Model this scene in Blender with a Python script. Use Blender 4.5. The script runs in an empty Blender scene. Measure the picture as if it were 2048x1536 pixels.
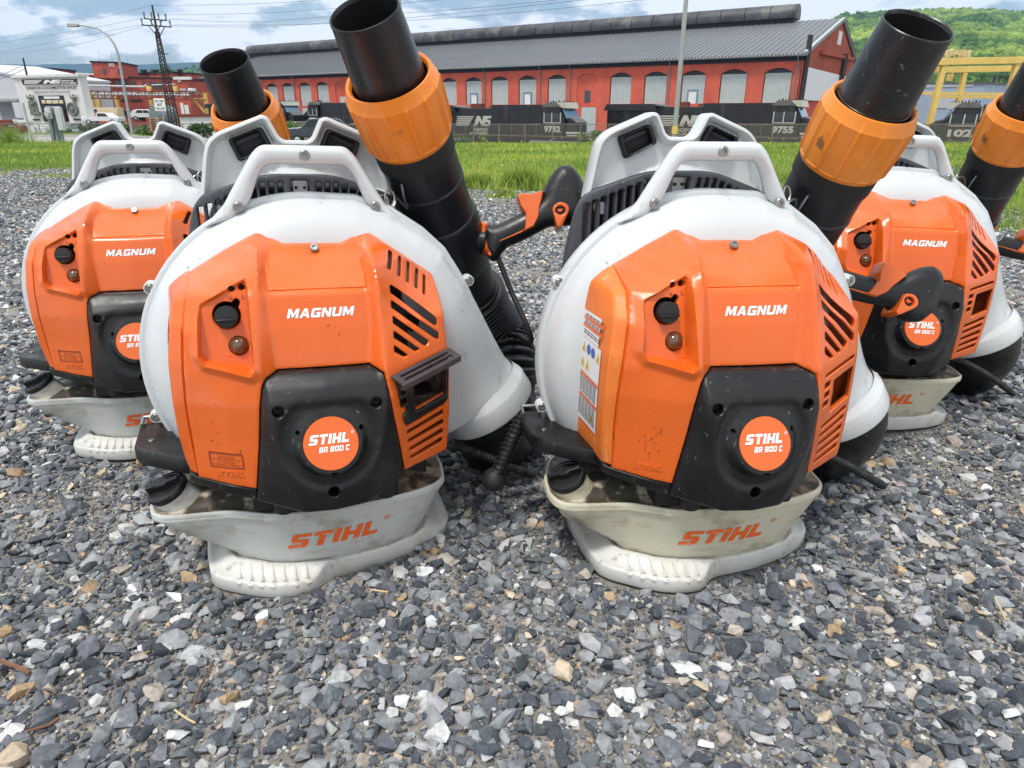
import bpy, bmesh, math, random
import numpy as np
from mathutils import Vector, Matrix, noise as mnoise
from mathutils.geometry import delaunay_2d_cdt
random.seed(7); RNG = np.random.default_rng(7)
scene = bpy.context.scene
COL = scene.collection
# ---------------------------------------------------------------- camera
FPX, PITCH, CAMH = 1346.6, math.radians(20.544), .5247
cam_data = bpy.data.cameras.new('camera'); cam = bpy.data.objects.new('camera', cam_data); COL.objects.link(cam)
LOT_TILT = math.radians(1.54)                      # the gravel lot falls away from the viewer
M_LOT = Matrix.Rotation(-LOT_TILT, 4, 'X')
cam.matrix_world = M_LOT @ Matrix.Translation((0, 0, CAMH)) @ Matrix.Rotation(math.pi / 2 - PITCH, 4, 'X')
cam_data.sensor_width = 36; cam_data.lens = 36 * FPX / 2048
cam_data.clip_start = .02; cam_data.clip_end = 20000
scene.camera = cam
# ---------------------------------------------------------------- sky, clouds, sun
SUN_EL, SUN_AZ = math.radians(68), math.radians(212)      # azimuth: direction the light comes from, clockwise from +y
world = bpy.data.worlds.new('World'); scene.world = world; world.use_nodes = True
nt = world.node_tree; N = nt.nodes; L = nt.links; N.clear()
def nd(t, **kw):
    n = N.new(t)
    for k, v in kw.items(): setattr(n, k, v)
    return n
sky = nd('ShaderNodeTexSky', sky_type='NISHITA', sun_disc=False, sun_elevation=SUN_EL, sun_rotation=SUN_AZ, air_density=1.2, dust_density=1.0)
tc = nd('ShaderNodeTexCoord'); sep = nd('ShaderNodeSeparateXYZ'); L.new(tc.outputs['Generated'], sep.inputs[0])
def mth(op, a, b=None, c=None, clamp=False):
    m = nd('ShaderNodeMath', operation=op); m.use_clamp = clamp
    for i, v in enumerate((a, b, c)):
        if v is None: continue
        if isinstance(v, (int, float)): m.inputs[i].default_value = v
        else: L.new(v, m.inputs[i])
    return m.outputs[0]
zc = mth('ADD', mth('MAXIMUM', sep.outputs[2], 0.0), .30)
u_ = mth('DIVIDE', sep.outputs[0], zc); v_ = mth('DIVIDE', sep.outputs[1], zc)
cmb = nd('ShaderNodeCombineXYZ'); L.new(u_, cmb.inputs[0]); L.new(v_, cmb.inputs[1]); cmb.inputs[2].default_value = 3.7
def cloud(scale, detail, off, dist=.4):
    mp = nd('ShaderNodeMapping'); mp.inputs['Location'].default_value = off; L.new(cmb.outputs[0], mp.inputs[0])
    n = nd('ShaderNodeTexNoise'); n.inputs['Scale'].default_value = scale; n.inputs['Detail'].default_value = detail
    n.inputs['Roughness'].default_value = .56; n.inputs['Distortion'].default_value = dist
    L.new(mp.outputs[0], n.inputs['Vector']); return n.outputs['Fac']
def ramp(fac, pts):
    r = nd('ShaderNodeValToRGB'); L.new(fac, r.inputs[0]); e = r.color_ramp.elements
    while len(e) > 1: e.remove(e[-1])
    for i, (p, c) in enumerate(pts):
        el = e[0] if i == 0 else e.new(p)
        el.position = p; el.color = (*c, 1) if len(c) == 3 else c
    return r.outputs[0]
c1 = cloud(1.05, 9, (1.3, .4, 0), .25); c2 = cloud(3.4, 10, (4.3, 2.1, 0), .35); c3 = cloud(.8, 5, (7.1, 5.2, 0), .2)
dens = mth('ADD', mth('MULTIPLY', c1, .62), mth('MULTIPLY', c2, .42))
cover = ramp(dens, [(.470, (.12,.12,.12)), (.505, (1, 1, 1))])
shade = mth('ADD', mth('MULTIPLY', c2, .55), mth('MULTIPLY', c3, .5))
ccol = ramp(shade, [(.42, (.46, .55, .67)), (.475, (.88, .94, 1.0)), (.515, (1.45, 1.45, 1.42))])
cmul = nd('ShaderNodeVectorMath', operation='SCALE'); L.new(ccol, cmul.inputs[0]); cmul.inputs['Scale'].default_value = 9.6
smul = nd('ShaderNodeVectorMath', operation='SCALE'); L.new(sky.outputs[0], smul.inputs[0]); smul.inputs['Scale'].default_value = 1.25
mixc = nd('ShaderNodeMixRGB'); L.new(cover, mixc.inputs[0]); L.new(smul.outputs[0], mixc.inputs[1]); L.new(cmul.outputs[0], mixc.inputs[2])
bg = nd('ShaderNodeBackground'); bg.inputs[1].default_value = .10; L.new(mixc.outputs[0], bg.inputs[0])
wo = nd('ShaderNodeOutputWorld'); L.new(bg.outputs[0], wo.inputs[0])
sun_d = bpy.data.lights.new('sun', 'SUN'); sun = bpy.data.objects.new('sun', sun_d); COL.objects.link(sun)
sun_d.energy = 3.1; sun_d.angle = math.radians(10); sun_d.color = (1, .96, .90)
sd = Vector((math.sin(SUN_AZ) * math.cos(SUN_EL), math.cos(SUN_AZ) * math.cos(SUN_EL), math.sin(SUN_EL)))
sun.rotation_euler = sd.to_track_quat('Z', 'Y').to_euler()
scene.view_settings.view_transform = 'Standard'; scene.view_settings.look = 'None'
scene.view_settings.exposure = .12; scene.view_settings.gamma = 1
scene.cycles.use_denoising = True
scene.cycles.max_bounces = 8
# ---------------------------------------------------------------- helpers
def link(o, parent=None):
    COL.objects.link(o)
    if parent: o.parent = parent
    return o
def mesh(name, V, Fc, mat=None, parent=None, smooth=True, angle=38, normals_out=False):
    me = bpy.data.meshes.new(name); me.from_pydata([tuple(map(float, v)) for v in V], [], [tuple(int(i) for i in f) for f in Fc]); me.update()
    if mat: me.materials.append(mat)
    if normals_out:
        bm = bmesh.new(); bm.from_mesh(me); bmesh.ops.recalc_face_normals(bm, faces=bm.faces); bm.to_mesh(me); bm.free()
    if smooth:
        me.shade_smooth()
        if angle: me.set_sharp_from_angle(angle=math.radians(angle))
    return link(bpy.data.objects.new(name, me), parent)
def empty(name, loc=(0, 0, 0), rot=(0, 0, 0), parent=None):
    o = bpy.data.objects.new(name, None); o.location = loc; o.rotation_euler = rot; o.empty_display_size = .05
    return link(o, parent)
def tag(o, label=None, cat=None, group=None, kind=None):
    if label: o['label'] = label
    if cat: o['category'] = cat
    if group: o['group'] = group
    if kind: o['kind'] = kind
    return o
def resample(Q, s, closed=True):
    Q = np.asarray(Q, float); out = []
    n = len(Q)
    for i in range(n if closed else n - 1):
        a, b = Q[i], Q[(i + 1) % n]; k = max(1, int(math.ceil(np.linalg.norm(b - a) / s)))
        for j in range(k): out.append(a + (b - a) * j / k)
    if not closed: out.append(Q[-1])
    return np.array(out)
def cdt(outer, holes, sp, bsp=None, rings=(), lines=()):
    bsp = bsp or sp
    loops = [resample(l, bsp) for l in [outer] + list(holes)]
    pts = list(np.concatenate(loops)); edges = []; idx = []; k = 0
    for l in loops:
        n = len(l); idx.append(list(range(k, k + n))); edges += [(k + i, k + (i + 1) % n) for i in range(n)]; k += n
    lpts = []
    for l, cl_ in lines:
        l = resample(l, bsp, cl_); ok_ = inside(l, loops[0]) & (seg_dist(l, loops[0]) > .3 * bsp)
        for h in loops[1:]: ok_ &= ~inside(l, h) & (seg_dist(l, h) > .3 * bsp)
        n = len(l); pts += list(l[ok_]); mp = {}; j = 0
        for i in range(n):
            if ok_[i]: mp[i] = k + j; j += 1
        edges += [(mp[i], mp[(i + 1) % n]) for i in range(n if cl_ else n - 1) if i in mp and (i + 1) % n in mp]; k += j; lpts.append(l[ok_])
    lo = loops[0].min(0); hi = loops[0].max(0)
    gx = np.arange(lo[0], hi[0], sp); gz = np.arange(lo[1], hi[1], sp * .87)
    G = np.array([(x + (sp / 2 if j % 2 else 0), z) for j, z in enumerate(gz) for x in gx])
    extra = [G] if len(G) else []
    keepd = [.45 * bsp]
    for r in rings:     # inset rings that carry rounded edges
        for l in loops:
            nx = np.roll(l, -1, 0) - np.roll(l, 1, 0); nn = np.stack([-nx[:, 1], nx[:, 0]], 1); nn /= (np.linalg.norm(nn, axis=1)[:, None] + 1e-12)
            for sgn in (1, -1): extra.append(l + sgn * nn * r)
    allP = np.concatenate(extra) if extra else np.zeros((0, 2))
    if len(allP):
        ok = inside(allP, loops[0]); dd = seg_dist(allP, loops[0])
        for h in loops[1:]:
            ok &= ~inside(allP, h); dd = np.minimum(dd, seg_dist(allP, h))
        nG = len(G); isg = np.arange(len(allP)) < nG
        rmax = max(rings) if rings else 0
        ok &= np.where(isg, dd > max(.45 * bsp, rmax * 1.15), True)
        # ring points must lie at their own distance
        if rings:
            rr = np.concatenate([np.full(sum(len(l) for l in loops[:0]) , 0)] + []) if False else None
            tgt = np.zeros(len(allP)); k0 = nG
            for r in rings:
                for l in loops:
                    for _ in (0, 1): tgt[k0:k0 + len(l)] = r; k0 += len(l)
            ok &= isg | (np.abs(dd - tgt) < .12 * tgt)
        if lpts:
            LP = np.concatenate(lpts)
            for c0 in range(0, len(allP), 2000): ok[c0:c0 + 2000] &= (np.hypot(allP[c0:c0 + 2000, None, 0] - LP[None, :, 0], allP[c0:c0 + 2000, None, 1] - LP[None, :, 1]).min(1) > .45 * bsp)
        pts += list(allP[ok])
    P = [Vector((float(a), float(b))) for a, b in pts]
    v, e, f, _, _, _ = delaunay_2d_cdt(P, edges, [], 0, 1e-7)
    v = np.array([tuple(q) for q in v]); f = np.array([tuple(t) for t in f if len(t) == 3])
    cen = v[f].mean(1); ok = inside(cen, loops[0])
    for h in loops[1:]: ok &= ~inside(cen, h)
    f = f[ok]
    a = v[f]; ar = (a[:, 1, 0] - a[:, 0, 0]) * (a[:, 2, 1] - a[:, 0, 1]) - (a[:, 1, 1] - a[:, 0, 1]) * (a[:, 2, 0] - a[:, 0, 0])
    f[ar < 0] = f[ar < 0][:, ::-1]
    return v, f, loops
def bedges(f):
    from collections import Counter
    c = {}
    for t in f:
        for i in range(3):
            e = (t[i], t[(i + 1) % 3]); c[e] = c.get(e, 0) + 1
    return [e for e in c if (e[1], e[0]) not in c]
MAPS = {'front': lambda u, v, w: (u, w, v), 'top': lambda u, v, w: (u, v, w)}
def shell(name, outer, holes, front, back, mat, parent, sp=.006, bsp=None, rings=(), mode='front', angle=38, closed=True, keep=None, lines=()):
    """two-sided plate: front(u,v,d) and back(u,v,d) give the depth; d = distance to the nearest edge"""
    v, f, loops = cdt(outer, holes, sp, bsp, rings, lines)
    if keep is not None: f = f[keep(v[f].mean(1))]
    d = np.full(len(v), 1e9)
    for l in loops: d = np.minimum(d, seg_dist(v, l))
    wf = front(v[:, 0], v[:, 1], d) + np.zeros(len(v)); wb = back(v[:, 0], v[:, 1], d) + np.zeros(len(v))
    m = MAPS[mode]
    V = [m(a, b, c) for (a, b), c in zip(v, wf)] + [m(a, b, c) for (a, b), c in zip(v, wb)]
    n = len(v); F = [tuple(t) for t in f]
    if mode == 'top': F = [t for t in F]
    if closed: F += [tuple(n + i for i in t[::-1]) for t in f]
    for a, b in bedges(f): F.append((b, a, n + a, n + b))
    if mode == 'top': F = [t[::-1] if False else t for t in F]
    return mesh(name, V, F, mat, parent, True, angle)
def rnd(d, w):   # rounded edge profile 0 at the edge .. 1 past w
    t = np.clip(d / w, 0, 1); return np.sqrt(np.maximum(0, 1 - (1 - t) ** 2))
def frames(path):
    P = np.asarray(path, float); T = np.gradient(P, axis=0); T /= np.linalg.norm(T, axis=1)[:, None]
    up = np.array([0, 0, 1.]) if abs(T[0, 2]) < .9 else np.array([1., 0, 0])
    n = np.cross(T[0], up); n /= np.linalg.norm(n); Ns = []
    for t in T:
        n = n - t * (n @ t); n /= np.linalg.norm(n); Ns.append(n.copy())
    Ns = np.array(Ns); return P, T, Ns, np.cross(T, Ns)
def catmull(P, n=10):
    P = [np.array(p, float) for p in P]; P = [2 * P[0] - P[1]] + P + [2 * P[-1] - P[-2]]; out = []
    for i in range(1, len(P) - 2):
        a, b, c, d = P[i - 1:i + 3]
        for t in np.arange(n) / n:
            out.append(.5 * (2 * b + (c - a) * t + (2 * a - 5 * b + 4 * c - d) * t * t + (3 * b - a - 3 * c + d) * t ** 3))
    out.append(P[-2]); return np.array(out)
def sweep(name, path, rad, mat, parent, n=24, cap=True, angle=38, sq=1.0, flat=None):
    P, T, A, B = frames(path); m = len(P)
    r = np.array([rad(i / (m - 1)) for i in range(m)]) if callable(rad) else np.full(m, rad) if np.isscalar(rad) else np.asarray(rad)
    th = np.arange(n) * 2 * math.pi / n
    V = (P[:, None] + r[:, None, None] * (np.cos(th)[None, :, None] * A[:, None] + sq * np.sin(th)[None, :, None] * B[:, None])).reshape(-1, 3)
    F = [(i * n + j, i * n + (j + 1) % n, (i + 1) * n + (j + 1) % n, (i + 1) * n + j) for i in range(m - 1) for j in range(n)]
    if cap: F += [tuple(range(n))[::-1], tuple((m - 1) * n + j for j in range(n))]
    return mesh(name, V, F, mat, parent, True, angle, normals_out=True)
def lathe(name, prof, org, axis, mat, parent, n=48, angle=38, mod=None):
    """prof: (distance along axis, radius); mod(a, r, theta)->r"""
    axis = np.array(axis, float); axis /= np.linalg.norm(axis); org = np.array(org, float)
    up = np.array([0, 0, 1.]) if abs(axis[2]) < .9 else np.array([1., 0, 0])
    e1 = np.cross(axis, up); e1 /= np.linalg.norm(e1); e2 = np.cross(axis, e1)
    V = []; F = []; m = len(prof)
    for a, r in prof:
        for j in range(n):
            t = 2 * math.pi * j / n; rr = mod(a, r, t) if mod else r
            V.append(org + axis * a + rr * (math.cos(t) * e1 + math.sin(t) * e2))
    F = [(i * n + j, i * n + (j + 1) % n, (i + 1) * n + (j + 1) % n, (i + 1) * n + j) for i in range(m - 1) for j in range(n)]
    if prof[0][1] > 1e-6 and prof[0][0] is not None and getattr(lathe, 'cap0', False): F.append(tuple(range(n))[::-1])
    return mesh(name, V, F, mat, parent, True, angle, normals_out=True)
def box_v(c, s):
    x, y, z = c; a, b, h = (q / 2 for q in s)
    V = [(x - a, y - b, z - h), (x + a, y - b, z - h), (x + a, y + b, z - h), (x - a, y + b, z - h), (x - a, y - b, z + h), (x + a, y - b, z + h), (x + a, y + b, z + h), (x - a, y + b, z + h)]
    return V, [(0, 3, 2, 1), (4, 5, 6, 7), (0, 1, 5, 4), (1, 2, 6, 5), (2, 3, 7, 6), (3, 0, 4, 7)]
class MB:
    """collects shapes and links them as ONE mesh object"""
    def __init__(s): s.V = []; s.F = []
    def add(s, V, F):
        k = len(s.V); s.V += [tuple(v) for v in V]; s.F += [tuple(i + k for i in f) for f in F]; return s
    def box(s, c, sz, M=None):
        V, F = box_v(c, sz)
        if M is not None: V = [tuple(M @ Vector(v)) for v in V]
        return s.add(V, F)
    def bar(s, a, b, w, h=None):     # square bar between two points
        a = Vector(a); b = Vector(b); d = b - a; L_ = d.length
        if L_ < 1e-6: return s
        q = d.to_track_quat('Z', 'Y').to_matrix().to_4x4(); M = Matrix.Translation((a + b) / 2) @ q
        return s.box((0, 0, 0), (w, h or w, L_), M)
    def cyl(s, a, b, r0, r1=None, n=10, cap=True):
        a = np.array(a, float); b = np.array(b, float); r1 = r0 if r1 is None else r1
        ax = (b - a) / max(np.linalg.norm(b - a), 1e-9); up = np.array([0, 0, 1.]) if abs(ax[2]) < .9 else np.array([1., 0, 0])
        e1 = np.cross(ax, up); e1 /= np.linalg.norm(e1); e2 = np.cross(ax, e1); V = []
        for p, r in ((a, r0), (b, r1)):
            for j in range(n):
                t = 2 * math.pi * j / n; V.append(p + r * (math.cos(t) * e1 + math.sin(t) * e2))
        F = [(j, (j + 1) % n, n + (j + 1) % n, n + j) for j in range(n)]
        if cap: F += [tuple(range(n))[::-1], tuple(range(n, 2 * n))]
        return s.add(V, F)
    def prism(s, poly, w0, w1, fn):   # 2D polygon between two depths through fn(u,v,w)
        n = len(poly); V = [fn(u, v, w0) for u, v in poly] + [fn(u, v, w1) for u, v in poly]
        return s.add(V, [tuple(range(n)), tuple(range(n, 2 * n))[::-1]] + [(i, (i + 1) % n, n + (i + 1) % n, n + i) for i in range(n)])
    def build(s, name, mat, parent=None, smooth=False, angle=35, bevel=0, seg=2):
        o = mesh(name, s.V, s.F, mat, parent, smooth or bevel > 0, angle, normals_out=True)
        if bevel:
            m = o.modifiers.new('bevel', 'BEVEL'); m.width = bevel; m.segments = seg; m.limit_method = 'ANGLE'; m.angle_limit = math.radians(35)
        return o
# ---------------------------------------------------------------- materials
MATS = {}
def material(name, base, rough=.5, metal=0, noise=None, bump=None, spec=.5, coat=0, layers=(), space='Object', rough_var=0, sss=0):
    """noise: (scale, amount, detail); bump: (scale, strength, detail); layers: list of (colour, scale, lo, hi, amount, stretch, detail)"""
    if name in MATS: return MATS[name]
    m = bpy.data.materials.new(name); m.use_nodes = True; nt = m.node_tree; n = nt.nodes; l = nt.links
    b = n['Principled BSDF']; b.inputs['Roughness'].default_value = rough; b.inputs['Metallic'].default_value = metal
    b.inputs['Specular IOR Level'].default_value = spec; b.inputs['Coat Weight'].default_value = coat; b.inputs['Coat Roughness'].default_value = .15
    if sss: b.inputs['Subsurface Weight'].default_value = sss; b.inputs['Subsurface Radius'].default_value = (.01, .01, .008); b.inputs['Subsurface Scale'].default_value = .6
    tc = n.new('ShaderNodeTexCoord'); co = tc.outputs[space]
    def nz(scale, detail=4, stretch=(1, 1, 1), off=0, rg=.55):
        mp = n.new('ShaderNodeMapping'); mp.inputs['Scale'].default_value = stretch; mp.inputs['Location'].default_value = (off, off * .7, off * 1.3); l.new(co, mp.inputs[0])
        t = n.new('ShaderNodeTexNoise'); t.inputs['Scale'].default_value = scale; t.inputs['Detail'].default_value = detail; t.inputs['Roughness'].default_value = rg
        l.new(mp.outputs[0], t.inputs['Vector']); return t.outputs['Fac']
    rgb = n.new('ShaderNodeRGB'); rgb.outputs[0].default_value = (*base, 1); cur = rgb.outputs[0]
    if noise:
        sc, am, de = noise; f = nz(sc, de)
        mr = n.new('ShaderNodeMapRange'); mr.inputs[1].default_value = .3; mr.inputs[2].default_value = .7; mr.inputs[3].default_value = 1 - am; mr.inputs[4].default_value = 1 + am; l.new(f, mr.inputs[0])
        vm = n.new('ShaderNodeVectorMath'); vm.operation = 'SCALE'; l.new(cur, vm.inputs[0]); l.new(mr.outputs[0], vm.inputs['Scale']); cur = vm.outputs[0]
    for i, (c, sc, lo, hi, am, st, de) in enumerate(layers):
        f = nz(sc, de, st, 3.1 * (i + 1), .6)
        mr = n.new('ShaderNodeMapRange'); mr.clamp = True; mr.inputs[1].default_value = lo; mr.inputs[2].default_value = hi; mr.inputs[3].default_value = 0; mr.inputs[4].default_value = am; l.new(f, mr.inputs[0])
        mx = n.new('ShaderNodeMixRGB'); l.new(mr.outputs[0], mx.inputs[0]); l.new(cur, mx.inputs[1]); mx.inputs[2].default_value = (*c, 1); cur = mx.outputs[0]
    l.new(cur, b.inputs['Base Color'])
    if rough_var:
        f = nz(35, 5, (1, 1, 1), 9); mr = n.new('ShaderNodeMapRange'); mr.inputs[1].default_value = .3; mr.inputs[2].default_value = .7
        mr.inputs[3].default_value = rough - rough_var; mr.inputs[4].default_value = rough + rough_var; l.new(f, mr.inputs[0]); l.new(mr.outputs[0], b.inputs['Roughness'])
    if bump:
        sc, st, de = bump; f = nz(sc, de, (1, 1, 1), 5); bp = n.new('ShaderNodeBump'); bp.inputs['Strength'].default_value = st; bp.inputs['Distance'].default_value = .1 / sc
        l.new(f, bp.inputs['Height']); l.new(bp.outputs[0], b.inputs['Normal'])
    MATS[name] = m; return m
SCR = (1, 14, 1)
M_orange = material('orange_plastic', (.69, .118, .011), .30, 0, (9, .05, 3), (420, .10, 2), .5, .25, [((.95, .30, .10), 60, .70, .74, .5, (1, 6, .4), 6), ((.16, .05, .02), 25, .70, .80, .5, (1, 1, 1), 8)], rough_var=.08)
M_orange_faded = material('faded_orange_plastic', (.72, .17, .022), .42, 0, (14, .10, 4), (300, .10, 2), .5, .1, [((.75, .42, .22), 90, .60, .72, .6, (1, 1, .3), 8), ((.12, .05, .02), 30, .66, .78, .5, (1, 1, 1), 8)], rough_var=.08)
M_white = material('white_plastic', (.555, .585, .595), .30, 0, (6, .025, 3), (500, .05, 2), .5, .2, [((.28, .25, .20), 38, .63, .74, .55, (1, 1, .6), 9), ((.50, .47, .41), 7, .55, .72, .35, (1, 1, 1), 6), ((.10, .09, .08), 95, .69, .73, .6, (1, 1, 1), 8)], rough_var=.06)
M_grey = material('grey_plastic', (.060, .064, .075), .50, 0, (20, .12, 3), (900, .35, 2), .4, 0, [((.30, .30, .31), 70, .70, .78, .35, (1, 1, 1), 8)])
M_black = material('black_plastic', (.0065, .0068, .0078), .40, 0, (12, .2, 3), (600, .18, 2), .42, 0, [((.20, .20, .20), 110, .64, .69, .6, (1, 5, 1), 9), ((.06, .058, .055), 16, .56, .76, .30, (1, 1, 1), 9)], rough_var=.10)
M_tube = material('scuffed_black_tube', (.008, .009, .0115), .36, 0, (10, .2, 3), (500, .10, 2), .5, 0, [((.30, .30, .31), 140, .715, .75, .7, (1, 1, .25), 9), ((.07, .065, .06), 22, .62, .75, .35, (1, 1, 1), 8)], rough_var=.07)
M_tube_worn = material('worn_black_tube', (.008, .009, .0115), .34, 0, (10, .2, 3), (500, .10, 2), .5, 0, [((.26, .26, .27), 210, .65, .68, .6, (1, 1, .16), 9), ((.22, .22, .22), 190, .66, .69, .5, (.16, 1, 1), 9), ((.07, .065, .06), 22, .58, .72, .4, (1, 1, 1), 8)], rough_var=.07)
M_blackdeep = material('matt_black_rubber', (.009, .009, .010), .62, 0, (20, .2, 3), (200, .2, 3))
M_collar = material('amber_plastic', (.78, .215, .012), .38, 0, (12, .08, 4), (300, .12, 3), .5, .15, [((.10, .06, .03), 26, .68, .76, .55, (1, 1, 1), 9), ((.85, .45, .15), 9, .55, .75, .3, (1, 1, 1), 5)], rough_var=.07)
M_tank = material('milky_tank_plastic', (.50, .515, .49), .36, 0, (7, .05, 4), (300, .06, 2), .5, .1, [((.24, .17, .09), 17, .52, .68, .70, (1, 1, 2), 9), ((.45, .42, .33), 60, .60, .75, .4, (1, 1, 1), 8)], rough_var=.06)
M_tank_aged = material('yellowed_tank_plastic', (.57, .54, .41), .36, 0, (7, .05, 4), (300, .06, 2), .5, .1, [((.24, .17, .09), 17, .52, .68, .70, (1, 1, 2), 9), ((.45, .42, .33), 60, .60, .75, .4, (1, 1, 1), 8)], rough_var=.06)
M_tanktop = material('dirty_tank_top', (.60, .57, .46), .45, 0, (10, .1, 4), (200, .2, 3), .4, 0, [((.17, .11, .055), 22, .40, .55, .85, (1, 1, 1), 10), ((.025, .02, .014), 26, .47, .56, .92, (1, 1, 1), 10)])
M_foot = material('dirty_white_plastic', (.56, .56, .525), .45, 0, (9, .06, 4), (260, .15, 3), .4, 0, [((.40, .32, .22), 14, .50, .68, .65, (1, 1, 1), 9), ((.20, .15, .10), 70, .58, .70, .6, (1, 1, 1), 9)])
M_collar_worn = material('worn_amber_plastic', (.74, .225, .018), .42, 0, (12, .10, 4), (300, .12, 3), .5, .1, [((.06, .045, .03), 19, .615, .66, .75, (1, 1, 1), 9), ((.80, .45, .18), 9, .55, .75, .4, (1, 1, 1), 5)], rough_var=.07)
M_steel = material('zinc_steel', (.34, .34, .33), .38, 1, (60, .12, 3), (300, .1, 3))
M_logo_w = material('white_print', (.78, .80, .82), .4, 0, None, None, .4, 0, [((.75, .35, .15), 120, .64, .72, .7, (1, 1, 1), 9)])
M_logo_o = material('orange_print', (.80, .13, .02), .4, 0, None, None, .4, 0, [((.62, .62, .53), 150, .62, .70, .6, (1, 1, 1), 9)])
M_dark = material('engine_black', (.012, .011, .010), .6, 0, (40, .4, 4), (90, .5, 4))
M_muffler = material('muffler_brown', (.07, .055, .05), .5, .5, (40, .4, 4), (90, .3, 4))
M_paper = material('label_white', (.74, .74, .74), .35)
M_yel = material('label_yellow', (.80, .58, .03), .35)
M_blue = material('label_blue', (.02, .09, .42), .35)
M_ink = material('label_black', (.02, .02, .02), .4)
M_inkbrown = material('label_brown', (.16, .02, .015), .4)
M_bulb = material('smoky_primer_bulb', (.10, .045, .02), .12, 0, None, None, .6, .6)
# ---------------------------------------------------------------- surfaces of the blower (front view: x right, z up, y = depth)
ROWZ = [.130, .160, .205, .250, .283, .327, .362, .376, .388, .402, .413, .43]
COLS = [  # (x per row), (y per row)
 ([-.141,-.142,-.144,-.144,-.141,-.137,-.133,-.131,-.131,-.131,-.131,-.131], [.068,.066,.065,.060,.057,.062,.088,.145,.170,.175,.180,.19]),
 ([-.105,-.105,-.105,-.102,-.100,-.100,-.100,-.098,-.095,-.095,-.095,-.095], [.047,.045,.044,.040,.043,.054,.070,.092,.130,.160,.175,.19]),
 ([-.084,-.082,-.074,-.069,-.064,-.062,-.061,-.060,-.059,-.058,-.057,-.057], [.038,.037,.033,.029,.029,.046,.058,.064,.073,.098,.145,.19]),
 ([-.050,-.050,-.050,-.048,-.048,-.050,-.0515,-.0515,-.050,-.048,-.046,-.046], [.033,.033,.030,.034,.046,.055,.066,.080,.098,.125,.158,.19]),
 ([0,0,0,0,0,0,0,0,0,0,0,0],                                                 [.033,.033,.030,.034,.044,.053,.064,.088,.112,.139,.160,.19]),
 ([.052,.052,.050,.050,.050,.053,.053,.053,.054,.054,.054,.054],              [.033,.033,.030,.034,.045,.055,.065,.080,.098,.125,.156,.19]),
 ([.088,.083,.075,.068,.064,.065,.064,.063,.062,.063,.065,.066],              [.044,.038,.026,.019,.022,.040,.051,.058,.066,.094,.150,.19]),
 ([.143,.145,.149,.150,.147,.144,.146,.147,.147,.147,.147,.147],              [.074,.074,.077,.079,.077,.083,.150,.170,.180,.185,.19,.2]),
]
def F_raw(x, z):
    x = np.asarray(x, float); z = np.asarray(z, float)
    X = np.stack([np.interp(z, ROWZ, c[0]) for c in COLS]); Y = np.stack([np.interp(z, ROWZ, c[1]) for c in COLS])
    out = Y[0] + (x - X[0]) * (Y[1] - Y[0]) / (X[1] - X[0])
    for i in range(len(COLS) - 1):
        t = (x - X[i]) / (X[i + 1] - X[i])
        out = np.where(x >= X[i], Y[i] + t * (Y[i + 1] - Y[i]), out)
    return out
def blur(fn, r):
    off = [(0, 0)] + [(r * math.cos(a), r * math.sin(a)) for a in np.arange(8) * math.pi / 4] + [(r * .5 * math.cos(a), r * .5 * math.sin(a)) for a in np.arange(4) * math.pi / 2 + .4]
    return lambda x, z: sum(fn(np.asarray(x) + a, np.asarray(z) + b) for a, b in off) / len(off)
def seg_dist(P, Q, closed=True):
    P = np.asarray(P, float); Q = np.asarray(Q, float)
    A = Q; B = np.roll(Q, -1, 0)
    if not closed: A = A[:-1]; B = B[:-1]
    d = np.full(len(P), 1e9)
    for a, b in zip(A, B):
        ab = b - a; L = max(ab @ ab, 1e-14)
        t = np.clip(((P - a) @ ab) / L, 0, 1)
        d = np.minimum(d, np.hypot(*(P - a - t[:, None] * ab).T))
    return d
def inside(P, Q):
    P = np.asarray(P, float); x, y = P[:, 0], P[:, 1]
    r = np.zeros(len(P), bool); n = len(Q)
    for i in range(n):
        x1, y1 = Q[i]; x2, y2 = Q[(i + 1) % n]
        c = ((y1 > y) != (y2 > y))
        with np.errstate(divide='ignore', invalid='ignore'):
            xi = (x2 - x1) * (y - y1) / ((y2 - y1) if y2 != y1 else 1e-12) + x1
        r ^= c & (x < xi)
    return r
def sdist(P, Q):
    return np.where(inside(P, Q), 1, -1) * seg_dist(P, Q)
def sstep(a, b, v):
    t = np.clip((v - a) / (b - a), 0, 1); return t * t * (3 - 2 * t)
def round_poly(P, r, n=4):
    """round the corners of a polygon; r one radius or one per corner"""
    P = [np.array(p, float) for p in P]; out = []; N = len(P)
    for i in range(N):
        rr = r[i] if isinstance(r, (list, tuple)) else r
        a, b, c = P[i - 1], P[i], P[(i + 1) % N]
        u = a - b; v = c - b; lu, lv = np.linalg.norm(u), np.linalg.norm(v)
        if rr <= 0: out.append(b); continue
        k = min(rr, lu * .45, lv * .45)
        p0 = b + u / lu * k; p1 = b + v / lv * k
        for t in np.linspace(0, 1, n + 1): out.append((1 - t) ** 2 * p0 + 2 * t * (1 - t) * b + t * t * p1)
    return np.array(out)
CLEFT = [(.283,-.064),(.277,-.066),(.249,-.069),(.205,-.074),(.160,-.082),(.135,-.084)]
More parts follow.
